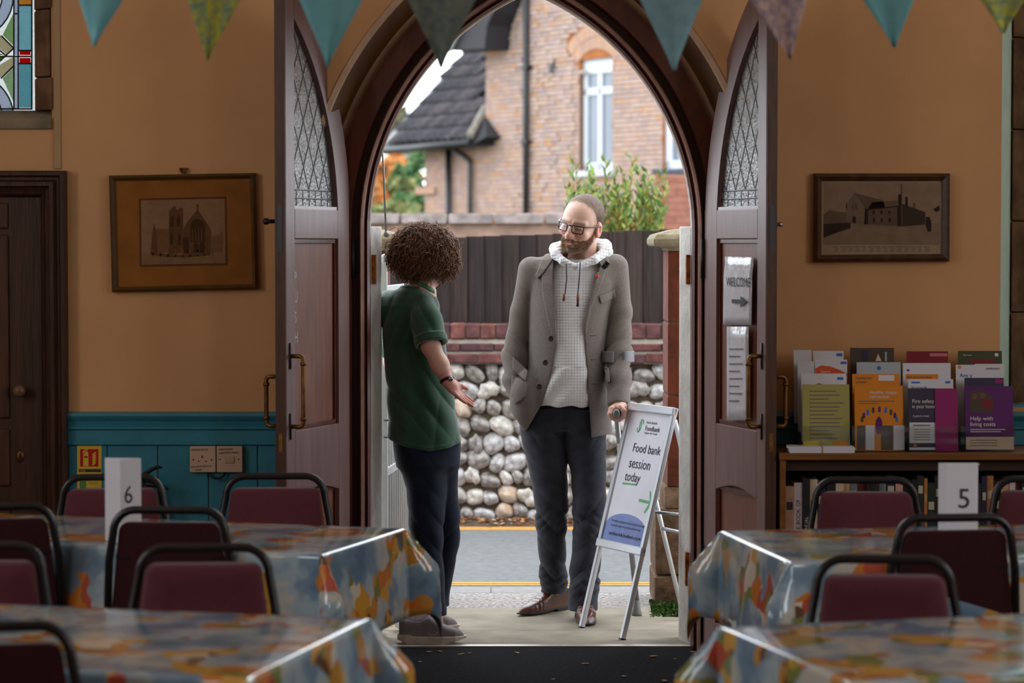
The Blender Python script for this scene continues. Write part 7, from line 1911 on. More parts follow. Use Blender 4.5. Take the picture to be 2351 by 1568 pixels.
q = MB(); q.tube([Mx @ Vector(v) for v in ((-.004, -.012, -.014), (.014, -.012, -.014), (.014, -.012, .014), (-.004, -.012, .014))], .0022, 6, closed=True); q.build('collar_buckle', M_IRON, man)
pin = MB(); c = m_(1371, 634, -.142); pin.lathe(c, [(.007, .002), (.0085, 0), (.007, -.003), (.002, -.004)], 12, axis='y'); pn = pin.build('poppy_pin', mat('pin_red', srgb(216, 70, 76), .4), man, ); pn['label'] = 'small red poppy pin'
q = MB(); c = m_(1373, 628, -.144); q.lathe(c, [(.003, .002), (.005, 0), (.003, -.002)], 8, axis='y'); q.build('pin_leaf', mat('pin_green', srgb(110, 150, 70), .5), pn)

# ---- trousers and shoes
M_TROU = mat('charcoal_corduroy', srgb(42, 43, 55), .8, .25, .3, 22, .25, 300, sheen=.2)
LL = [(940, 1248, .04, 58), (1000, 1247, .035, 52), (1080, 1259, .03, 44), (1150, 1267, .03, 39), (1230, 1267, .06, 33.5), (1300, 1271, .11, 31), (1372, 1275, .175, 31)]
LR = [(940, 1345, .02, 54), (1000, 1344, .02, 49), (1080, 1352, .0, 41), (1150, 1354, -.03, 38), (1230, 1352, -.03, 35), (1300, 1344, -.045, 34), (1396, 1338, -.075, 34)]
def leg(p, R, sgn):
    d = f_loft(p, [(mz_(y), mx_(x), YM + dy, w_ / 520.0, max(.056, w_ / 520.0 * 1.12)) for (y, x, dy, w_) in R])
    f = -.010 * ridge(p[:, 2] * 28 + sgn * p[:, 0] * 30 + 1.8 * wob(p, 13, seed=5)) * (np.exp(-((p[:, 2] - mz_(1190)) / .08) ** 2) + 1.1 * np.exp(-((p[:, 2] - mz_(1325)) / .07) ** 2) + .25)
    w5 = wob(p, 22, seed=6); kn = np.exp(-((p[:, 2] - mz_(1200)) / .07) ** 2); an = np.exp(-((p[:, 2] - mz_(1335)) / .055) ** 2); hp = np.exp(-((p[:, 2] - mz_(1000)) / .06) ** 2)
    f = f - .0055 * ridge(p[:, 2] * 62 - sgn * p[:, 0] * 50 + 2.2 * w5) * (kn + an) - .0035 * ridge(p[:, 2] * 95 + sgn * p[:, 0] * 70 + 2 * w5) * an - .004 * ridge(p[:, 2] * 40 + sgn * p[:, 0] * 60 + w5) * hp
    return d + f
def trousers(p):
    d = smin(leg(p, LL, 1), leg(p, LR, -1), .02)
    d = smin(d, f_loft(p, [(mz_(985), mx_(1297), YM + .03, .165, .105), (mz_(930), mx_(1297), YM + .03, .160, .110), (mz_(900), mx_(1297), YM + .03, .15, .105)]), .03)
    return d
tb = [m_(1175, 1402, -.15), m_(1412, 895, .28)]
part('trousers', sdf_mesh('trousers', trousers, *bounds(tb, .01, .0034), 1), M_TROU, man, 'dark charcoal trousers')
def man_shoe(heel, toe, label):
    h, t = Vector(heel), Vector(toe); f = (t - h); f.z = 0; L = f.length; f.normalize(); l = Vector((-f.y, f.x, 0))
    R = np.array([tuple(l), tuple(f), (0, 0, 1)], dtype=np.float32).T
    def outline(q): hw = np.interp(q[:, 1] / L, [0, .12, .35, .62, .85, 1.0], [.026, .034, .032, .042, .032, .006]); return np.maximum(np.abs(q[:, 0]) - hw, np.maximum(-q[:, 1] - .002, q[:, 1] - L))
    def upper(p):
        q = (p - V3(h)) @ R; top = np.interp(q[:, 1] / L, [0, .18, .36, .5, .7, .9, 1.0], [.105, .118, .110, .082, .056, .040, .024])
        d = smax(outline(q), q[:, 2] - top, .028); d = np.maximum(d, .012 - q[:, 2])
        cr = .0015 * np.sin(q[:, 1] * 260) * np.exp(-((q[:, 1] / L - .62) / .10) ** 2) - .002 * (np.abs(q[:, 1] / L - .47 + .12 * np.abs(q[:, 0]) / .04) < .012)
        return d + cr
    def sole(p):
        q = (p - V3(h)) @ R; lift = np.interp(q[:, 1] / L, [0, .27, .30, .75, 1.0], [0, 0, .010, .002, .010]); d = np.maximum(outline(q) - .003, q[:, 2] - np.interp(q[:, 1] / L, [0, .3, .4, 1], [.022, .020, .016, .017])); return np.maximum(d, lift - q[:, 2])
    bb = [h - l * .06 - f * .02 - Vector((0, 0, .006)), h + l * .06 + f * (L + .02) + Vector((0, 0, .13)), h + l * .06 - f * .02, h - l * .06 + f * (L + .02)]
    sh_ = part('shoe', sdf_mesh('shoe', upper, *bounds(bb, .012, .003), 1), mat('brown_leather', srgb(88, 50, 37), .28, .5, .22, 18, .05, 60), man, label)
    part('sole', sdf_mesh('sole', sole, *bounds(bb, .012, .003), 0), mat('dark_sole', srgb(52, 44, 42), .7), sh_)
    for k in range(3):
        c = h + f * (L * (.40 + .07 * k)) + Vector((0, 0, .093 - .012 * k)); q = MB(); q.tube([c - l * .014 - Vector((0, 0, .004)), c + Vector((0, 0, .003)), c + l * .014 - Vector((0, 0, .004))], .0018, 5); q.build('lace', M_IRON, sh_)
hl_ = PZ(1298, 1402, 0); tl_ = PZ(1190, 1411, 0)
man_shoe((hl_.x, hl_.y + .06, 0), (tl_.x, tl_.y - .06, 0), 'brown leather shoe pointing left')
h2 = PZ(1334, 1400, 0); t2 = PZ(1352, 1442, 0)
man_shoe((h2.x, t2.y + .33, 0), (t2.x, t2.y + .03, 0), 'brown leather shoe pointing to the camera')

# ---- elbow crutch
cr = empty('elbow_crutch', PZ(1462, 1415, 0), label='grey elbow crutch gripped by the bearded person', cat='crutch')
M_ALU = mat('grey_aluminium', srgb(150, 150, 154), .35, .5, metal=.6); M_GREY = mat('grey_plastic', srgb(124, 126, 130), .45, .4)
ft = PZ(1462, 1413, 0); jn = Vector((gx + .004, YM - .125, gz - .01))
q = MB(); q.tube([ft + Vector((0, 0, .06)), jn], .0115, 12); q.build('shaft', M_ALU, cr)
q = MB(); q.lathe((ft.x, ft.y, 0), [(.022, 0), (.023, .012), (.017, .03), (.015, .07)], 16); q.build('rubber_foot', mat('grey_rubber', srgb(120, 122, 116), .7), cr)
q = MB(); pts = [(gx, GY0, gz), (gx, GY0 + .012, gz), (gx, GY1, gz)]; q.tube(pts, [.013, .0155, .0145], 14, flat=1.35, up=(1, 0, 0)); q.build('grip', M_GREY, cr, bevel=.003)
cf = m_(1420, 818, -.045)
q = MB(); q.tube([jn, Vector((gx + .01, YM + .005, gz + .05)), Vector((cf.x, cf.y + .078, cf.z))], .0105, 12); q.build('upper_tube', M_ALU, cr)
q = MB(); rows = []
for z in (cf.z - .024, cf.z - .02, cf.z + .02, cf.z + .024):
    row = []
    for k in range(25):
        a = math.radians(-90 + 16 + (360 - 32) * k / 24) ; rr_ = .074; row.append((cf.x - .004 + rr_ * math.cos(a), cf.y + rr_ * math.sin(a), z))
    rows.append(row)
q.grid(rows); o = q.build('forearm_cuff', M_GREY, cr, fix=False); md = o.modifiers.new('t', 'SOLIDIFY'); md.thickness = .005
tg = jn.lerp(ft, .22); q = MB(); q.tube([jn.lerp(ft, .14), jn.lerp(ft, .24)], .0122, 12); lb = q.build('label_band', M_PAPER, cr)
q = MB(); c = jn.lerp(ft, .18); q.box(c.x - .006, c.x + .006, c.y - .0135, c.y - .0125, c.z - .002, c.z + .002); q.box(c.x - .002, c.x + .002, c.y - .0135, c.y - .0125, c.z - .006, c.z + .006); q.build('red_cross', M_FR, lb)
# ------------------------------------------------------------------ the woman
YQ = 10.12
def w_(px, py, d=0.0): return P(px, py, YQ + d)
def wx_(px): return P(px, 0, YQ).x
def wz_(py): return P(0, py, YQ).z
wom = empty('person', (wx_(985), YQ, 0), label='person with curly brown bob in a green T-shirt seen from behind, one hand held out', cat='person')
WC = w_(978, 590, .01); WA = head_axes(-128, 6, 4); WS_ = .97
wr = w_(1028, 877, -.205)
def wom_body(p):
    d = f_near(p, WC, .19, lambda p: head_local(to_local(p, WC, WA, WS_), .92, False, .85) * WS_)
    d = smin(d, f_cap(p, w_(976, 620, .0), w_(962, 672, -.01), .047, .056), .03)
    t = f_loft(p, [(wz_(668), wx_(955), YQ, .08, .06), (wz_(700), wx_(946), YQ, .105, .075), (wz_(800), wx_(950), YQ, .105, .08), (wz_(900), wx_(960), YQ, .11, .085), (wz_(1030), wx_(978), YQ + .02, .115, .10), (wz_(1060), wx_(980), YQ + .02, .10, .09)])
    d = smin(d, t, .03)
    d = smin(d, f_chain(p, [w_(968, 716, -.075), w_(989, 795, -.160), w_(1010, 838, -.185), wr], (.034, .038, .036, .024), .02), .02)
    d = smin(d, f_chain(p, [w_(890, 705, .06), w_(900, 830, .14), w_(930, 930, .20)], (.040, .034, .024), .02), .02)
    d = smin(d, f_near(p, w_(1050, 905, -.21), .13, lambda p: hand(p, wr, Vector((.68, -.12, -.73)), Vector((.45, -.30, .62)), .92, .10, -1, .10, .5)), .012)
    d = smin(d, f_near(p, w_(955, 945, .25), .14, lambda p: hand(p, w_(930, 930, .20), Vector((.6, .5, -.4)), Vector((0, 0, 1)), .85, .4, 1)), .012)
    d = smin(d, f_chain(p, [w_(962, 1050, -.01), w_(986, 1215, -.04), w_(1003, 1415, -.03)], (.07, .042, .028), .02), .03)
    d = smin(d, f_chain(p, [w_(1000, 1050, .06), w_(1020, 1215, .08), w_(1010, 1408, .14)], (.07, .042, .028), .02), .03)
    d = smin(d, f_cap(p, w_(1003, 1440, -.03), w_(1048, 1468, -.05), .026, .016), .02); d = smin(d, f_cap(p, w_(1010, 1425, .14), w_(1050, 1447, .13), .026, .016), .02)
    return d
def wom_col(v):
    c = np.tile(np.array(srgb(224, 178, 158)), (len(v), 1)); hnd_ = np.linalg.norm(v - V3(w_(1050, 905, -.21)), axis=1) < .11
    return mixc(c, .45 * hnd_, np.array(srgb(196, 112, 112)))
xs = z_steps([(wx_(865), wx_(960), .008), (wx_(960), wx_(1090), .0026)]); ys = z_steps([(YQ - .32, YQ - .28, .008), (YQ - .28, YQ + .07, .0030), (YQ + .07, YQ + .34, .008)])
zs = z_steps([(-.01, .88, .012), (.88, 1.28, .0028), (1.28, 1.42, .008), (1.42, 1.78, .0040)])
part('body', sdf_mesh('body', wom_body, xs, ys, zs, 1, wom_col), M_SKIN, wom)
# ---- T-shirt
M_GREEN = mat('bottle_green_cotton', srgb(48, 84, 60), .9, .15, .06, 60, .15, 500, sheen=.55)
def shirt(p):
    d = f_loft(p, [(wz_(1030), wx_(973), YQ + .005, .152, .142), (wz_(1000), wx_(972), YQ + .005, .150, .140), (wz_(940), wx_(967), YQ, .141, .132), (wz_(870), wx_(958), YQ, .136, .128), (wz_(800), wx_(951), YQ, .132, .126), (wz_(740), wx_(945), YQ, .128, .122), (wz_(702), wx_(944), YQ, .118, .112), (wz_(682), wx_(948), YQ, .098, .094), (wz_(668), wx_(952), YQ, .076, .076), (wz_(661), wx_(955), YQ, .058, .062)])
    d = smin(d, f_cap(p, w_(905, 706, .02), w_(945, 692, -.02), .058, .06), .05)
    g = p[:, 2]
    wv = 1.4 * wob(p, 9, seed=2)
    d = d - .011 * ridge(g * 20 + p[:, 0] * 30 + 2.4 * wv) * np.exp(-((g - wz_(925)) / .11) ** 2) - .005 * ridge(p[:, 0] * 40 - g * 4 + 2.6 * wob(p, 12, seed=6)) * np.clip((wz_(840) - g) / .2, 0, 1) - .009 * ridge(p[:, 0] * 60 - g * 22 + 1.5 * wv + 1) * np.exp(-((g - wz_(725)) / .09) ** 2) + .004 * wob(p, 20, (1, 1, .35), seed=4)
    sl = f_chain(p, [w_(966, 700, -.075), w_(980, 735, -.12), w_(990, 786, -.162)], (.056, .061, .064), .03) - .006 * ridge(p[:, 0] * 45 + p[:, 2] * 28 + wv)
    a, b = V3(w_(982, 730, -.125)), V3(w_(992, 790, -.166)); n = (b - a) / np.linalg.norm(b - a); e = (p - b) @ n
    sl = np.maximum(sl, e); hol = f_cap(p, w_(982, 740, -.13), w_(995, 815, -.18), .050, .054); sl = np.maximum(sl, -np.maximum(hol, -.05 - e))
    cuff = np.maximum(np.abs(f_cap(p, w_(982, 740, -.13), w_(996, 820, -.182), .0635, .0635)) - .005, np.abs(e + .018) - .016); sl = smin(sl, cuff, .006)
    d = smin(d, sl, .02)
    sl2 = f_chain(p, [w_(892, 700, .05), w_(895, 790, .10)], (.062, .064), .03); d = smin(d, sl2, .03)
    hem = np.interp(p[:, 0], [wx_(880), wx_(930), wx_(985), wx_(1030), wx_(1065)], [wz_(1003), wz_(1020), wz_(1030), wz_(1024), wz_(1012)]) - p[:, 2]
    d = np.maximum(d, hem); d = d - .0025 * (np.abs(hem + .012) < .006)
    nk = f_cap(p, w_(974, 640, -.01), w_(960, 710, -.01), .054, .058); return np.maximum(d, -np.maximum(nk, wz_(700) - p[:, 2]))
sb = [w_(870, 1040, -.27), w_(1070, 640, .22)]
part('t_shirt', sdf_mesh('t_shirt', shirt, *bounds(sb, .01, .0036), 1), M_GREEN, wom, 'bottle green cotton T-shirt')
# ---- lanyard round the neck
q = MB(); M_LAN = mat('green_ribbon', srgb(40, 122, 66), .55)
c0 = w_(965, 662, -.01)
pts = [Vector((c0.x + .062 * math.cos(a), c0.y + .064 * math.sin(a), c0.z + .012 - .030 * math.cos(a) + .012 * math.sin(-a))) for a in np.linspace(math.radians(20), math.radians(-200), 18)]
q.tube(pts, .0085, 8, flat=.2, up=(0, 0, 1)); q.build('lanyard', M_LAN, wom)
# ---- jeans
M_JEAN = mat('dark_indigo_denim', srgb(24, 31, 50), .85, .2, .4, 14, .2, 500, sheen=.12)
JN = [(1010, 958, .0, 57, .13), (1060, 968, -.005, 57, .13), (1120, 978, -.02, 46, .105), (1200, 978, -.04, 40, .09), (1260, 984, -.045, 31, .078), (1330, 996, -.04, 24, .06), (1407, 1004, -.03, 17.5, .05)]
JF = [(1010, 1000, .05, 55, .12), (1060, 1002, .06, 50, .115), (1120, 1008, .07, 40, .09), (1200, 1021, .08, 34, .078), (1260, 1020, .10, 31, .068), (1330, 1013, .12, 24, .056), (1400, 1008, .14, 17, .05)]
def jeans(p):
    def L(R, s): return f_loft(p, [(wz_(y), wx_(x), YQ + dy, w2 / 548.0, b) for (y, x, dy, w2, b) in R]) - .007 * ridge(p[:, 2] * 26 + s * p[:, 0] * 30 + 1.6 * wob(p, 14, seed=3)) * (.35 + np.exp(-((p[:, 2] - wz_(1230)) / .09) ** 2))
    d = smin(L(JN, 1), L(JF, -1), .012)
    return smin(d, f_loft(p, [(wz_(1070), wx_(980), YQ + .02, .130, .13), (wz_(1010), wx_(978), YQ + .01, .132, .125), (wz_(985), wx_(976), YQ + .01, .12, .11)]), .03)
part('jeans', sdf_mesh('jeans', jeans, *bounds([w_(885, 1415, -.2), w_(1075, 975, .26)], .01, .004), 1), M_JEAN, wom, 'dark indigo jeans with turned up ankles')
for (R, py) in ((JN[-1], 1398), (JF[-1], 1391)):
    rows = []; cx_, dy = wx_(R[1]), YQ + R[2]
    for (z, k) in ((wz_(py + 10), .97), (wz_(py + 10), 1.10), (wz_(py - 8), 1.12), (wz_(py - 9), 1.0)): rows.append([(cx_ + R[3] / 548 * k * 1.06 * math.cos(a), dy + R[4] * k * 1.04 * math.sin(a), z) for a in np.linspace(0, 2 * math.pi, 24, endpoint=False)])
    q = MB(); q.grid(rows, closed=True); q.build('turn_up', M_JEAN, wom, fix=False)
# ---- trainers
def trainer(heel, toe, label):
    h, t = Vector(heel), Vector(toe); f = (t - h); f.z = 0; L = f.length; f.normalize(); l = Vector((-f.y, f.x, 0)); R = np.array([tuple(l), tuple(f), (0, 0, 1)], dtype=np.float32).T
    def out(q): hw = np.interp(q[:, 1] / L, [0, .1, .35, .65, .85, 1], [.022, .034, .034, .044, .038, .008]); return np.maximum(np.abs(q[:, 0]) - hw, np.maximum(-q[:, 1], q[:, 1] - L))
    def upper(p):
        q = (p - V3(h)) @ R; top = np.interp(q[:, 1] / L, [0, .10, .30, .46, .58, .75, .92, 1], [.108, .104, .100, .116, .092, .070, .056, .040]); d = smax(out(q) + .002, q[:, 2] - top, .024); d = np.maximum(d, .022 - q[:, 2])
        return np.maximum(d, -f_ell(q, (0, L * .26, .115), (.026, .052, .045)))
    def sole(p): q = (p - V3(h)) @ R; lo = np.interp(q[:, 1] / L, [0, .12, .7, 1], [.018, .001, .001, .024]); return smax(np.maximum(out(q) - .005, q[:, 2] - .034 - .006 * (q[:, 1] / L < .2)), lo - q[:, 2], .004)
    bb = [h - l * .06 - f * .02 - Vector((0, 0, .004)), h + l * .06 + f * (L + .02) + Vector((0, 0, .135)), h + l * .06 - f * .02, h - l * .06 + f * (L + .02)]
    s = part('trainer', sdf_mesh('trainer', upper, *bounds(bb, .012, .003), 1), mat('mauve_grey_mesh', srgb(132, 122, 126), .75, .3, .10, 120, .3, 500), wom, label)
    part('sole', sdf_mesh('sole', sole, *bounds(bb, .012, .003), 1), mat('pale_foam_sole', srgb(196, 186, 172), .6, .3, .1, 30), s)
    mw = mat('pale_stitching', srgb(222, 214, 214), .5)
    near = -l if l.y > 0 else l
    def sp(a, z): hw = float(np.interp(a, [0, .1, .35, .65, .85, 1], [.022, .034, .034, .044, .038, .008])); return h + f * (L * a) + near * (hw - .0005 - max(0, z - .05) * .28) + Vector((0, 0, z))
    for pa in ([(.44, .042), (.47, .086), (.515, .086), (.535, .054), (.585, .080), (.66, .074), (.545, .040), (.44, .042)],):
        q = MB(); q.tube([sp(*a) for a in pa], .0016, 5); q.build('side_mark', mw, s)
    for k in range(4):
        c = h + f * (L * (.47 + .055 * k)) + Vector((0, 0, .112 - .011 * k)); q = MB(); q.tube([c - l * .016 - Vector((0, 0, .008)), c, c + l * .016 - Vector((0, 0, .008))], .0022, 5); q.build('lace', mw, s)
    c = h + f * (L * .5) + Vector((0, 0, .108)); q = MB(); q.tube([c, c + f * .03 + Vector((0, 0, .006)) + l * .01, c + f * .05 - Vector((0, 0, .022)) + l * .01, c + f * .028 - Vector((0, 0, .018))], .0018, 5); q.build('lace_bow', mw, s)
h1, t1 = PZ(914, 1482, 0), PZ(1068, 1482, 0)
trainer((h1.x, h1.y + .055, 0), (t1.x, t1.y + .055, 0), 'mauve grey trainer nearest the threshold')
trainer((wx_(905), YQ + .17, 0), (P(1052, 0, 10.25).x, YQ + .13, 0), 'mauve grey trainer behind the other')
# ---- watch
M_WAT = mat('black_watch_strap', srgb(24, 22, 26), .4)
c = w_(1026, 872, -.204); ax_ = (wr - w_(1010, 838, -.185)).normalized(); u = ax_.cross(Vector((0, 1, 0))).normalized(); v_ = ax_.cross(u)
q = MB(); q.tube([c + u * .0285 * math.cos(a) + v_ * .0285 * math.sin(a) for a in np.linspace(0, 2 * math.pi, 20, endpoint=False)], .0065, 8, closed=True, flat=.5, up=tuple(ax_)); wt = q.build('wrist_watch', M_WAT, wom)
q = MB(); cc = c + Vector((.016, -.026, .006)); q.lathe(cc, [(.010, .004), (.011, 0), (.010, -.004), (.002, -.0045)], 14, axis='y'); q.build('watch_case', mat('steel_watch', srgb(200, 200, 206), .15, metal=.9), wt)
# ---- curly hair: a soft mass with many separate curls
HCN = w_(972, 579, .0)
def hair_mass(p):
    d = f_ell(p, HCN, (.124, .124, .108)); d = smin(d, f_ell(p, w_(1010, 604, .02), (.062, .085, .070)), .03); d = smin(d, f_ell(p, w_(942, 604, .0), (.068, .09, .062)), .03)
    return d + .010 * wob(p, 55, seed=1) - .006 * ridge(wob(p, 40, seed=3) * 6)
def hcol(v): n = wob(v, 90, seed=7); return mixc(np.tile(np.array(srgb(58, 36, 24)), (len(v), 1)), .5 + .6 * n, np.array(srgb(96, 60, 38)))
M_CURL = attr_mat('brown_curls', .55, .4)
hair = part('hair', sdf_mesh('hair', hair_mass, *bounds([w_(878, 668, -.17), w_(1072, 500, .2)], .012, .005), 1, hcol), M_CURL, wom, 'curly brown chin length hair')
rc = random.Random(4); verts, faces, cols = [], [], []
pal = [srgb(*c) for c in ((86, 56, 38), (122, 82, 54), (150, 104, 68), (100, 68, 46), (182, 136, 94), (150, 126, 112))]
def curl(p0, d0, L, R_, turns, rad, col):
    d0 = d0.normalized(); a = d0.cross(Vector((rc.uniform(-1, 1), rc.uniform(-1, 1), rc.uniform(-1, 1)))).normalized(); b = d0.cross(a); n = 16; base = len(verts); ph = rc.uniform(0, 6.28)
    P_ = []
    for i in range(n):
        t = i / (n - 1); g = Vector((0, 0, -1)) * (L * .30 * t * t); P_.append(p0 + d0 * (L * t) + g + (a * math.cos(ph + turns * 6.28 * t) + b * math.sin(ph + turns * 6.28 * t)) * R_ * min(1, .3 + t))
    for i in range(n):
        tg_ = (P_[min(i + 1, n - 1)] - P_[max(i - 1, 0)]).normalized(); s = tg_.cross(a)
        s = s.normalized() if s.length > 1e-5 else b; s2 = tg_.cross(s); w0 = rad * (.25 + math.sin(math.pi * (.1 + .88 * i / (n - 1))) * .85)
        for k in range(3): an = 2.094 * k; verts.append(P_[i] + (s * math.cos(an) + s2 * math.sin(an)) * w0); cols.append(col)
    for i in range(n - 1):
        for k in range(3): k2 = (k + 1) % 3; faces.append((base + i * 3 + k, base + i * 3 + k2, base + (i + 1) * 3 + k2, base + (i + 1) * 3 + k))
for i in range(5200):
    z = rc.uniform(-.66, 1.0); a = rc.uniform(0, 6.28); s = math.sqrt(max(0, 1 - z * z)); d = Vector((s * math.cos(a), s * math.sin(a), z))
    big = i < 2300
    k = rc.uniform(.82, .95) if big else rc.uniform(.90, 1.01); lobe = 1 + .12 * max(0, -d.z)
    p0 = HCN + Vector((d.x * .140 * k * lobe, d.y * .140 * k * lobe, d.z * .118 * k)) + Vector((.008 * (d.z < 0), 0, .008 * (d.z < 0)))
    tan = Vector((rc.uniform(-1, 1), rc.uniform(-1, 1), -rc.uniform(.2, 1.4))); tan = (tan - d * tan.dot(d) + d * (.06 if big else .14))
    if big: curl(p0, tan, rc.uniform(.045, .085), rc.uniform(.009, .015), rc.uniform(1.0, 2.1), rc.uniform(.0016, .0032), rc.choice(pal[:4]))
    else: curl(p0, tan, rc.uniform(.035, .075), rc.uniform(.005, .012), rc.uniform(.8, 1.8), rc.uniform(.0005, .0010), rc.choice(pal))
for i in range(70):     # locks hanging at the chin side
    p0 = w_(rc.uniform(1015, 1046), rc.uniform(600, 622), rc.uniform(-.06, .10)); curl(p0, Vector((rc.uniform(-.1, .2), rc.uniform(-.2, .2), -1)), rc.uniform(.030, .045), rc.uniform(.006, .011), 1.3, rc.uniform(.0016, .0030), rc.choice(pal[1:]))
me = bpy.data.meshes.new('curls'); me.from_pydata([tuple(v) for v in verts], [], faces); me.update(); me.polygons.foreach_set('use_smooth', [True] * len(faces))
ca = me.color_attributes.new('Col', 'FLOAT_COLOR', 'POINT'); ca.data.foreach_set('color', np.array([(*c, 1) for c in cols], dtype=np.float32).ravel())
o = link_mesh('curls', me, M_CURL, hair); o['kind'] = 'stuff'

# ================================================================== the A-frame sign
fl_, fr_ = PZ(1330, 1440, 0), PZ(1433, 1470, 0)
wdir = (fr_ - fl_).normalized(); nh = Vector((wdir.y, -wdir.x, 0)); nh = nh if nh.y < 0 else -nh
topL = None
best = None
for L_ in np.linspace(.1, .5, 81):
    X, Y = fl_.x - nh.x * L_, fl_.y - nh.y * L_; px = 1175.5 + F * X / (Y)
    if best is None or abs(px - 1450) < best[0]: best = (abs(px - 1450), L_)
LEAN = best[1]; tp = fl_ - nh * LEAN; tp.z = P(0, 925, tp.y).z
up_ = (tp - fl_).normalized(); sn = wdir.cross(up_).normalized(); sn = sn if sn.y < 0 else -sn
sg = empty('a_frame_sign', (fl_ + fr_) / 2, label='aluminium A-frame sign reading Food bank session today', cat='sign')
WDT = (fr_ - fl_).length; HGT = (tp - fl_).length
def S3(u, v, d=0.0): return fl_ + wdir * u + up_ * v + sn * d
def suv(px, py, d=0.0): p = on_plane(px, py, fl_ + sn * d, sn) - fl_; return p.dot(wdir), p.dot(up_)
M_SAL = mat('satin_aluminium', srgb(206, 208, 214), .32, .5, metal=.35); M_POST = mat('poster_white', srgb(240, 238, 248), .35, .4)
def sbar(nm, u0, u1, v0, v1, d0, d1, m=M_SAL, bev=.004): q = MB(); q.prism([S3(u0, v0, d0), S3(u1, v0, d0), S3(u1, v1, d0), S3(u0, v1, d0)], sn * (d1 - d0)); return q.build(nm, m, sg, bevel=bev)
v0 = (suv(1372, 1245)[1] + suv(1484, 1279)[1]) / 2 ; v1 = HGT; fwd = .026
sbar('leg', .006, .028, 0, v0 + .01, -.012, .010); sbar('leg', WDT - .028, WDT - .006, 0, v0 + .01, -.012, .010)
for u0 in (.006, WDT - .028): q = MB(); q.prism([S3(u0, 0, -.013), S3(u0 + .022, 0, -.013), S3(u0 + .022, 0, .011), S3(u0, 0, .011)], up_ * .006); q.build('foot_cap', M_IRON, sg)
sbar('side_profile', 0, fwd, v0, v1, -.008, .012); sbar('side_profile', WDT - fwd, WDT, v0, v1, -.008, .012)
sbar('bottom_profile', 0, WDT, v0 - .008, v0 + .028, -.009, .016); sbar('top_profile', 0, WDT, v1 - .034, v1, -.009, .018)
sbar('backing', .01, WDT - .01, v0 + .01, v1 - .01, -.006, .002, M_SAL, 0)
post = sbar('poster', fwd - .004, WDT - fwd + .004, v0 + .024, v1 - .030, .0022, .0032, M_POST, 0)
sbar('clear_cover', fwd - .004, WDT - fwd + .004, v0 + .024, v1 - .030, .0052, .0060, M_GLASSP, 0)
M_TXT = mat('poster_ink', srgb(44, 38, 62), .5); M_GRN = mat('poster_green', srgb(108, 180, 124), .5); M_PBL = mat('poster_blue', srgb(124, 146, 204), .5)
def spt(px, py): return on_plane(px, py, fl_ + sn * .0044, sn)
def sflat(nm, poly, m): q = MB(); q.prism([spt(*p) for p in poly], -sn * .0003); o = q.build(nm, m); o.parent = post; return o
def stext(s, px, py, px2, m):
    a_, b_ = spt(px, py), spt(*px2); wid = (b_ - a_).length; me = text_mesh(s, 1.0, 0); xsz = max(v.co.x for v in me.vertices); bpy.data.meshes.remove(me)
    size = wid / xsz; o = lettering(s, size, a_, wdir, up_, m, None, extrude=.0002); o.parent = post; return o
def sline(u_px, v_px, m, s, wid_px): pass
def wtext(s, px, py, width_frac, m):
    """text whose width is a share of the poster width, starting at the given frame position"""
    a_ = spt(px, py); me = text_mesh(s, 1.0, 0); xsz = max(v.co.x for v in me.vertices); bpy.data.meshes.remove(me); size = WDT * width_frac / xsz
    o = lettering(s, size, a_, wdir, up_, m, None, extrude=.0002); o.parent = post
wtext('Food bank', 1451, 1036, .60, M_TXT); wtext('session', 1442, 1072, .46, M_TXT); wtext('today', 1433, 1102, .33, M_TXT)
wtext('Foodbank', 1480, 988, .32, M_TXT); wtext('North Norfolk', 1484, 972, .23, M_INK); wtext('Together with Trussell', 1478, 995, .28, M_INK)
M_STX = mat('poster_small_ink', srgb(84, 92, 130), .5)
wtext('Providing emergency food and practical support', 1404, 1196, .78, M_STX); wtext('to people experiencing financial hardship', 1401, 1206, .66, M_STX); wtext('northnorfolk.foodbank.org.uk', 1397, 1226, .70, M_TXT)
def on_uv(poly, m, nm, k=0): q = MB(); q.prism([S3(u, v, .0034 + .0003 * k) for (u, v) in poly], -sn * .0003); o = q.build(nm, m); o.parent = post
ua, va = suv(1430, 1112); on_uv([(ua, va), (ua + WDT * .32, va + .004), (ua + WDT * .32, va + .012), (ua, va + .009)], M_GRN, 'underline')
uc, vc = suv(1486, 1152); k = .05
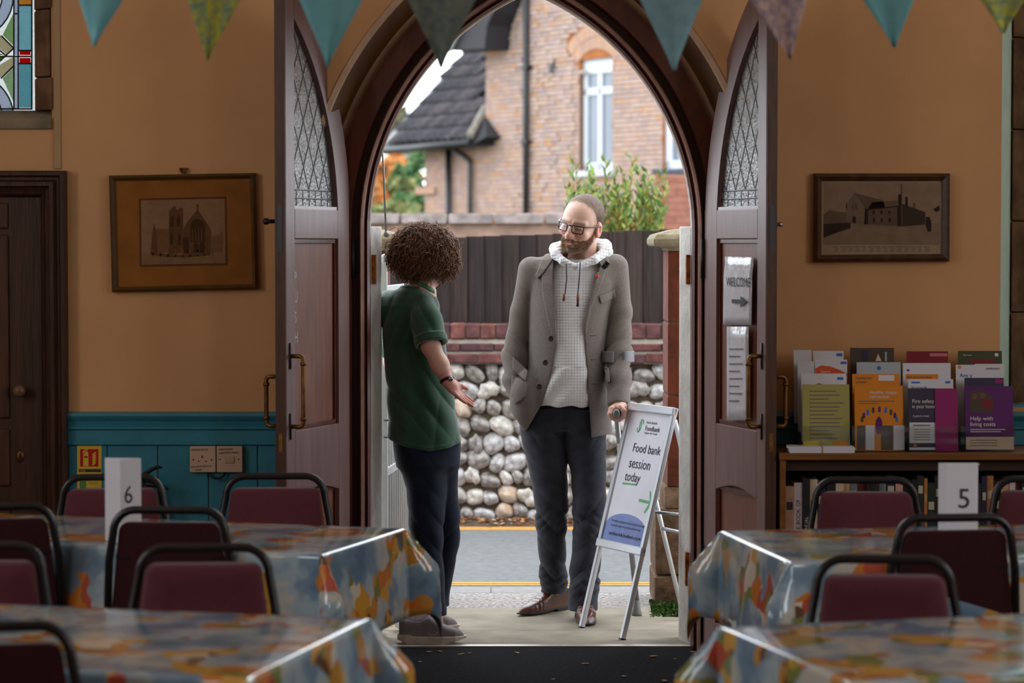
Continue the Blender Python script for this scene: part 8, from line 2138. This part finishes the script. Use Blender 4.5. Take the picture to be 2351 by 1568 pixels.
on_uv([(uc - k * 1.3, vc + .007), (uc + k * .8, vc + .004), (uc + k * .8, vc - .009), (uc - k * 1.3, vc - .006)], M_GRN, 'arrow')
on_uv([(uc + k * .1, vc + k * .95), (uc + k * .35, vc + k * .9), (uc + k * .85, vc + .004), (uc + k * .85, vc - .010), (uc + k * .15, vc - k * 1.05), (uc - k * .08, vc - k * .92), (uc + k * .5, vc - .002)], M_GRN, 'arrow', 1)
vt = suv(1440, 1180)[1]; vb = v0 + .026
hill = [(fwd, vb)] + [(WDT - fwd, vb)] + [(WDT * .5 + (WDT * .5 - fwd) * math.cos(a), vt - .06 + .06 * math.sin(a)) for a in np.linspace(0, math.pi, 14)]
on_uv(hill, M_PBL, 'hill', 0)
ul, vl = suv(1472, 978)
for (a0, sg_) in ((20, 1), (200, -1)):
    pin_, pout = [], []
    for t in np.linspace(0, 1, 12):
        a = math.radians(a0 + 230 * t); pin_.append((ul + sg_ * .008 + .010 * math.cos(a), vl + sg_ * .0 + .022 * math.sin(a))); pout.append((ul + sg_ * .008 + .019 * math.cos(a), vl + .031 * math.sin(a)))
    q = MB(); rowa = [S3(u, v, .0036) for (u, v) in pin_]; rowb = [S3(u, v, .0036) for (u, v) in pout]; q.grid([rowa, rowb]); o = q.build('logo', M_GRN, None, fix=False); o.parent = post
# folding back frame
bk_off = -nh * (LEAN * .9)
for u0 in (.02, WDT - .04):
    a_, b_ = S3(u0 + .01, v1 - .05, -.02), S3(u0 + .01, 0, 0) - nh * (2 * LEAN); b_.z = 0.002
    q = MB(); q.tube([a_, b_], .010, 8); q.build('back_leg', M_SAL, sg)
    m1 = S3(u0 + .01, HGT * .55, -.01); m2 = a_.lerp(b_, .45); q = MB(); q.tube([m1, m2], .007, 6); q.build('stay', M_ALU, sg)
a_, b_ = (S3(.03, v1 - .05, -.02).lerp(S3(.03, 0, 0) - nh * 2 * LEAN, .55)), (S3(WDT - .03, v1 - .05, -.02).lerp(S3(WDT - .03, 0, 0) - nh * 2 * LEAN, .55)); q = MB(); q.tube([a_, b_], .008, 8); q.build('back_bar', M_ALU, sg)
